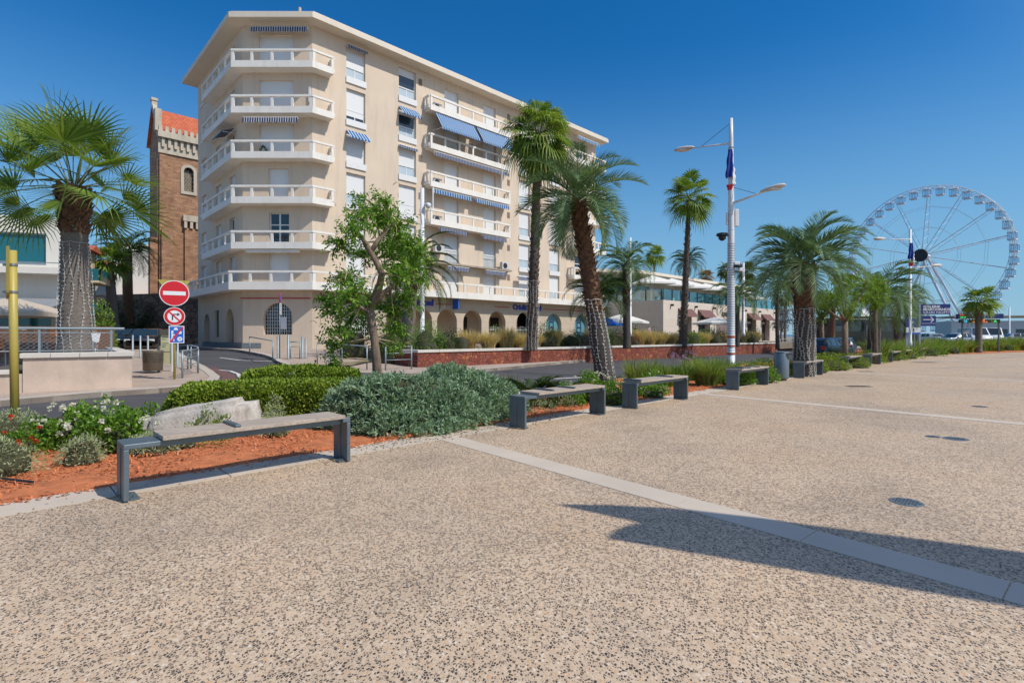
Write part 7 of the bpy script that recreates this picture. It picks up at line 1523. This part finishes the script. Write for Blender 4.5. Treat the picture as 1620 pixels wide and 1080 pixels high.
# parasols on the restaurant terrace and by its door
for i, u in enumerate((1.2, 5.0, 8.8, 12.6, 16.4, 20.2)):
    c = Fa(u + .6, -2.3, 0); parasol('white square parasol on the restaurant roof terrace', c, 4.5, 2.95, 2.35, M['offwhite_c'], 'roof terrace parasols', 4, .75)
c = Fa(26.5, -2.3, 0); parasol('single parasol standing apart at the right end of the restaurant roof terrace', c, 4.5, 2.2, 1.9, M['offwhite_c'], None, 4, .4)
c = W(1130, 540, 47); parasol('white parasol before the restaurant entrance, left of the flagged lamp post', (c.x, c.y), .7, 2.35, 1.9, M['offwhite_c'], None, 8, .45)
c = W(985, 530, 43); parasol('white parasol beside the blue one left of the restaurant', (c.x, c.y), .7, 2.5, 2.2, M['offwhite_c'], None, 6, .6); c = W(958, 530, 42); parasol('bright blue parasol at the end of the tall block', (c.x, c.y), .7, 2.2, 1.5, mat('blue_canvas', (.02, .14, .55), .8), None, 8, .5)
for i in range(8):
    c = Fa(1.5 + i * 3.1, -1.3, 4.5); chair(c, .7 * i, 'pale chair behind the glass of the restaurant roof terrace', M['sign_white'], 'roof terrace chairs')
# pedestrians
def person(p, label, top, bottom, pose='stand', rz=0.0, h=1.7, walk=.0):
    o = thing('person', label, 'person', tuple(p)); k = h / 1.7; sit = pose == 'sit'
    bm = bmesh.new(); L_ = bm.verts.layers.skin.verify(); V = {}
    def J(n, x, y, z, r): v = bm.verts.new((x * k, y * k, z * k)); v[L_].radius = (r * k, r * k * .85); V[n] = v
    dz = -.42 if sit else 0
    J('pel', 0, 0, .93 + dz, .145); J('wst', 0, 0, 1.10 + dz, .125); J('chs', 0, .0, 1.30 + dz, .155); J('nkb', 0, 0, 1.43 + dz, .075); J('nk', 0, .01, 1.49 + dz, .052); J('hd', 0, -.01, 1.58 + dz, .092); J('hd2', 0, -.005, 1.66 + dz, .075)
    for s, n in ((-1, 'l'), (1, 'r')):
        J('sh' + n, .17 * s, 0, 1.39 + dz, .062); J('el' + n, .23 * s, .03, 1.12 + dz, .043); J('wr' + n, .22 * s, -.08, .90 + dz, .03); J('ha' + n, .22 * s, -.10, .81 + dz, .032)
        if sit: J('kn' + n, .10 * s, -.42, .50, .068); J('an' + n, .10 * s, -.42, .09, .04); J('ft' + n, .10 * s, -.56, .04, .036); J('hp' + n, .09 * s, -.05, .50, .09)
        else: J('hp' + n, .09 * s, 0, .84, .095); J('kn' + n, .10 * s, -.06 - walk * s, .48, .062); J('an' + n, .10 * s, .03 - walk * 1.4 * s, .09, .038); J('ft' + n, .10 * s, -.12 - walk * 1.4 * s, .035, .036)
    E_ = [('pel', 'wst'), ('wst', 'chs'), ('chs', 'nkb'), ('nkb', 'nk'), ('nk', 'hd'), ('hd', 'hd2')]
    for n in 'lr': E_ += [('chs', 'sh' + n), ('sh' + n, 'el' + n), ('el' + n, 'wr' + n), ('wr' + n, 'ha' + n), ('pel', 'hp' + n), ('hp' + n, 'kn' + n), ('kn' + n, 'an' + n), ('an' + n, 'ft' + n)]
    for a, b in E_: bm.edges.new((V[a], V[b]))
    V['pel'][L_].use_root = True; me = bpy.data.meshes.new('b'); bm.to_mesh(me); bm.free(); t = bpy.data.objects.new('b', me); COL.objects.link(t); t.modifiers.new('s', 'SKIN').use_smooth_shade = True; su = t.modifiers.new('u', 'SUBSURF'); su.levels = 1; su.render_levels = 1
    dg = bpy.context.evaluated_depsgraph_get(); ev = bpy.data.meshes.new_from_object(t.evaluated_get(dg)); bpy.data.objects.remove(t)
    R = Matrix.Translation(Vector(p)) @ Matrix.Rotation(rz, 4, 'Z')
    def sub(cond, name, m_, grow, par):
        b2 = bmesh.new(); b2.from_mesh(ev); 
        if cond: bmesh.ops.delete(b2, geom=[f_ for f_ in b2.faces if not cond(f_.calc_center_median() / k)], context='FACES')
        b2.normal_update()
        for v in b2.verts: v.co += v.normal * grow
        b2.transform(R); q = MB(); q.bm(b2); return q.build(name, m_, par, True)
    sub(None, 'body', M['skin'], 0, o); sub(lambda c: c.z > .90 + dz and c.z < 1.45 + dz and abs(c.x) < .235 and c.z > (1.15 + dz if abs(c.x) > .19 else 0), 'top', top, .014, o); sub(lambda c: c.z < .95 + dz and c.z > (.08) and abs(c.x) < .19, 'trousers', bottom, .012, o); sub(lambda c: c.z > 1.57 + dz and (c.y > -.03 or c.z > 1.66 + dz), 'hair', M['hair'], .014, o)
for i, (px, d, ps, tp2, bt2, lab, rz) in enumerate(((1027, 48, 'stand', 'cl_p', 'cl_d', 'person in pink top standing left of the restaurant wall', .5), (1076, 46.5, 'stand', 'cl_w', 'cl_d', 'person in white top walking past the slim tall palm', 1.2), (1098, 47, 'sit', 'cl_d', 'cl_b', 'dark-haired person in dark clothes seated by the restaurant door', .2), (1129, 48.5, 'sit', 'cl_d', 'cl_b', 'person seated under the white parasol', 3.6), (1006, 45, 'stand', 'cl_d', 'cl_b', 'person in dark clothes near the white parasol left of the restaurant', 2), (1231, 64, 'stand', 'cl_w', 'cl_p', 'person in white at the right corner of the restaurant', 1))):
    c = W(px, 540, d); c.z = .7 if px < 1220 else -.2
    if ps == 'sit': chair((c.x, c.y, .7), rz + PI, 'pale chair occupied by a seated customer outside the restaurant', M['sign_white'], 'customer chairs')
    person(c, lab, M[tp2], M[bt2], ps, rz, 1.68, .1 if ps == 'stand' else 0)
# ================================================================ FERRIS WHEEL
D = 190; hub = W(1462, 405, D); fw = Fr((hub.x, hub.y), (.54, -.842)); R_ = .1300 * D; zc = hub.z
if fw.n.dot(Vector((-hub.x, -hub.y, 0))) < 0: fw.n = -fw.n
wh = thing('ferris_wheel', 'large white ferris wheel with enclosed gondolas rising beyond the car park', 'ferris wheel', (hub.x, hub.y, 0))
def wp(r, a, n): return fw(r * math.cos(a), n, zc + r * math.sin(a))
m = MB(); K = 72
for n_, r in ((1.3, R_), (-1.3, R_), (1.3, R_ * .955), (-1.3, R_ * .955)): m.tube([wp(r, 2 * PI * k / K, n_) for k in range(K + 1)], .13 if r == R_ else .08, 5, cap=False)
for k in range(K):
    a = 2 * PI * k / K; b = 2 * PI * (k + 1) / K
    for n_ in (1.3, -1.3): m.tube([wp(R_, a, n_), wp(R_ * .955, (a + b) / 2, n_), wp(R_, b, n_)], .05, 3, cap=False)
    if k % 2 == 0: m.tube([wp(R_, a, 1.3), wp(R_, a, -1.3)], .07, 4)
m.build('rim', M['rim'], wh); NS = 14
for k in range(NS):
    m = MB(); a = 2 * PI * (k + .35) / NS
    for n_ in (1.3, -1.3): m.tube([wp(1.2, a, n_ * 1.6), wp(R_ * .955, a, n_)], .15 if n_ > 0 else .10, 4)
    for j in range(7): r = 3 + j * 2.8; m.tube([wp(r, a, lerp(2.1, 1.3, r / R_)), wp(r + 1.6, a, -lerp(2.1, 1.3, r / R_))], .04, 3)
    m.build('spoke', M['rim'], wh)
m = MB()
for r in (R_ * .42, R_ * .72): 
    for n_ in (1.4, -1.4): m.tube([wp(r, 2 * PI * (k + .35) / NS, n_) for k in range(NS + 1)], .05, 3, cap=False)
m.build('bracing', M['rim'], wh)
m = MB(); m.tube([fw(0, -3, zc), fw(0, 3.2, zc)], .9, 12); m.build('axle', M['rim'], wh); m = MB(); m.tube([fw(0, 3.2, zc), fw(0, 3.6, zc)], [2.3, 2.2], 28); m.build('hub_disc', M['black'], wh)
for s in (-1, 1):
    for n_ in (1, -1):
        m = MB(); m.tube([fw(0, n_ * 2.6, zc), fw(s * 12.7, n_ * 5.5, 0)], .42, 8); m.tube([fw(s * 7, n_ * 4.2, zc * .45), fw(s * 3.5, n_ * 4.2, zc * .45)], .12, 5); m.tube([fw(s * .5, n_ * 2.6, zc - 1), fw(s * 17, n_ * 6.5, 1)], .1, 5); m.build('support_leg', M['rim'], wh)
g0 = None
for k in range(38):
    a = 2 * PI * (k + .3) / 38; px_, py_, pz_ = wp(R_ * .985, a, 0)
    if g0 is None:
        m = MB(); f = Fr((px_, py_), fw.u[:2]); z = pz_
        m.bevbox(-1.1, 1.1, -1.0, 1.0, z - 3.1, z - 2.6, .14, f); m.bevbox(-1.1, 1.1, -1.0, 1.0, z - .65, z - .40, .06, f)
        for a_ in (-1.0, 0, 1.0):
            for b2 in (-.93, .93): m.tube([f(a_, b2, z - 2.61), f(a_, b2, z - .64)], .09, 4)
        m.tube([f(0, -1.2, z), f(0, 1.2, z)], .1, 6); m.tube([f(0, 0, z), f(-.8, 0, z - .36)], .06, 4); m.tube([f(0, 0, z), f(.8, 0, z - .36)], .06, 4); pass
        g0 = m.build('gondola', M['rim'], wh); m = MB(); m.box(-.94, .94, -.88, .88, z - 2.59, z - .66, f); gg = m.build('windows', thinglass('gondola_glass', (.80, .90, .97, 1), .18), g0); G0 = Vector((px_, py_, pz_))
    else:
        c = g0.copy(); COL.objects.link(c); c.parent = wh; c.location = Vector((px_, py_, pz_)) - G0; d_ = gg.copy(); COL.objects.link(d_); d_.parent = c
# ================================================================ SHADOW CASTER added unseen outside the frame, shaped to throw the long shadow
ssx = thing('shadow_caster', 'two unseen overlapping blades added right of the frame to cast the long plaza shadow', 'shadow caster', (12, -4, 0))
hS = 5.5; kx = SUN_DIR.x / SUN_DIR.z; ky = SUN_DIR.y / SUN_DIR.z
def lift(px, py, h): p = G(px, py); return (p.x + kx * h, p.y + ky * h, h)
def blade(top, bot, h, name):
    m = MB(); n_ = len(top); v = [lift(x, y, h) for x, y in top] + [lift(x, y, h) for x, y in bot]; v += [(a, b, c - .03) for a, b, c in v]
    f_ = [(i, i + 1, n_ + i + 1, n_ + i) for i in range(n_ - 1)]; m.add(v, f_ + [tuple(2 * n_ + q for q in reversed(t)) for t in f_] + [(i, i + 1, 2 * n_ + i + 1, 2 * n_ + i) for i in range(n_ - 1)] + [(n_ + i, n_ + i + 1, 3 * n_ + i + 1, 3 * n_ + i) for i in range(n_ - 1)]); m.build(name, M['offwhite_c'], ssx)
blade([(878, 797), (960, 798), (1060, 803), (1207, 820), (1400, 845), (1620, 873), (2200, 950)], [(878, 797.3), (940, 806.5), (1015, 817.5), (1060, 821), (1200, 832), (1400, 880), (1620, 935), (2200, 1085)], 5.5, 'upper_caster')
blade([(958, 850), (967, 842), (981, 834), (1002, 828), (1030, 824), (1080, 821.5), (1123, 821.5), (1300, 840), (1620, 905), (2200, 1020)], [(958, 851), (975, 853.5), (990, 855.5), (1005, 857), (1020, 859), (1060, 865), (1100, 870), (1200, 884), (1330, 900), (1500, 926), (1620, 940), (2200, 1060)], 5.3, 'lower_caster')
m = MB(); q = lift(2200, 1050, 5.5); m.tube([(q[0] + .3, q[1] - .2, 0), (q[0], q[1], 5.8)], .09, 10); m.build('caster_post', M['white_post'], ssx)
# a stay, a dropped cable and small litter in the bed
m = MB(); a = W(-5, 600, 5.5); b = W(52, 600, 5.35); a.z = b.z = .05; m.tube([a, b], .014, 8); solo(m, 'irrigation_pipe', M['black'], 'short black irrigation pipe lying in the orange mulch at the far left', 'pipe', (a.x, a.y, .05))
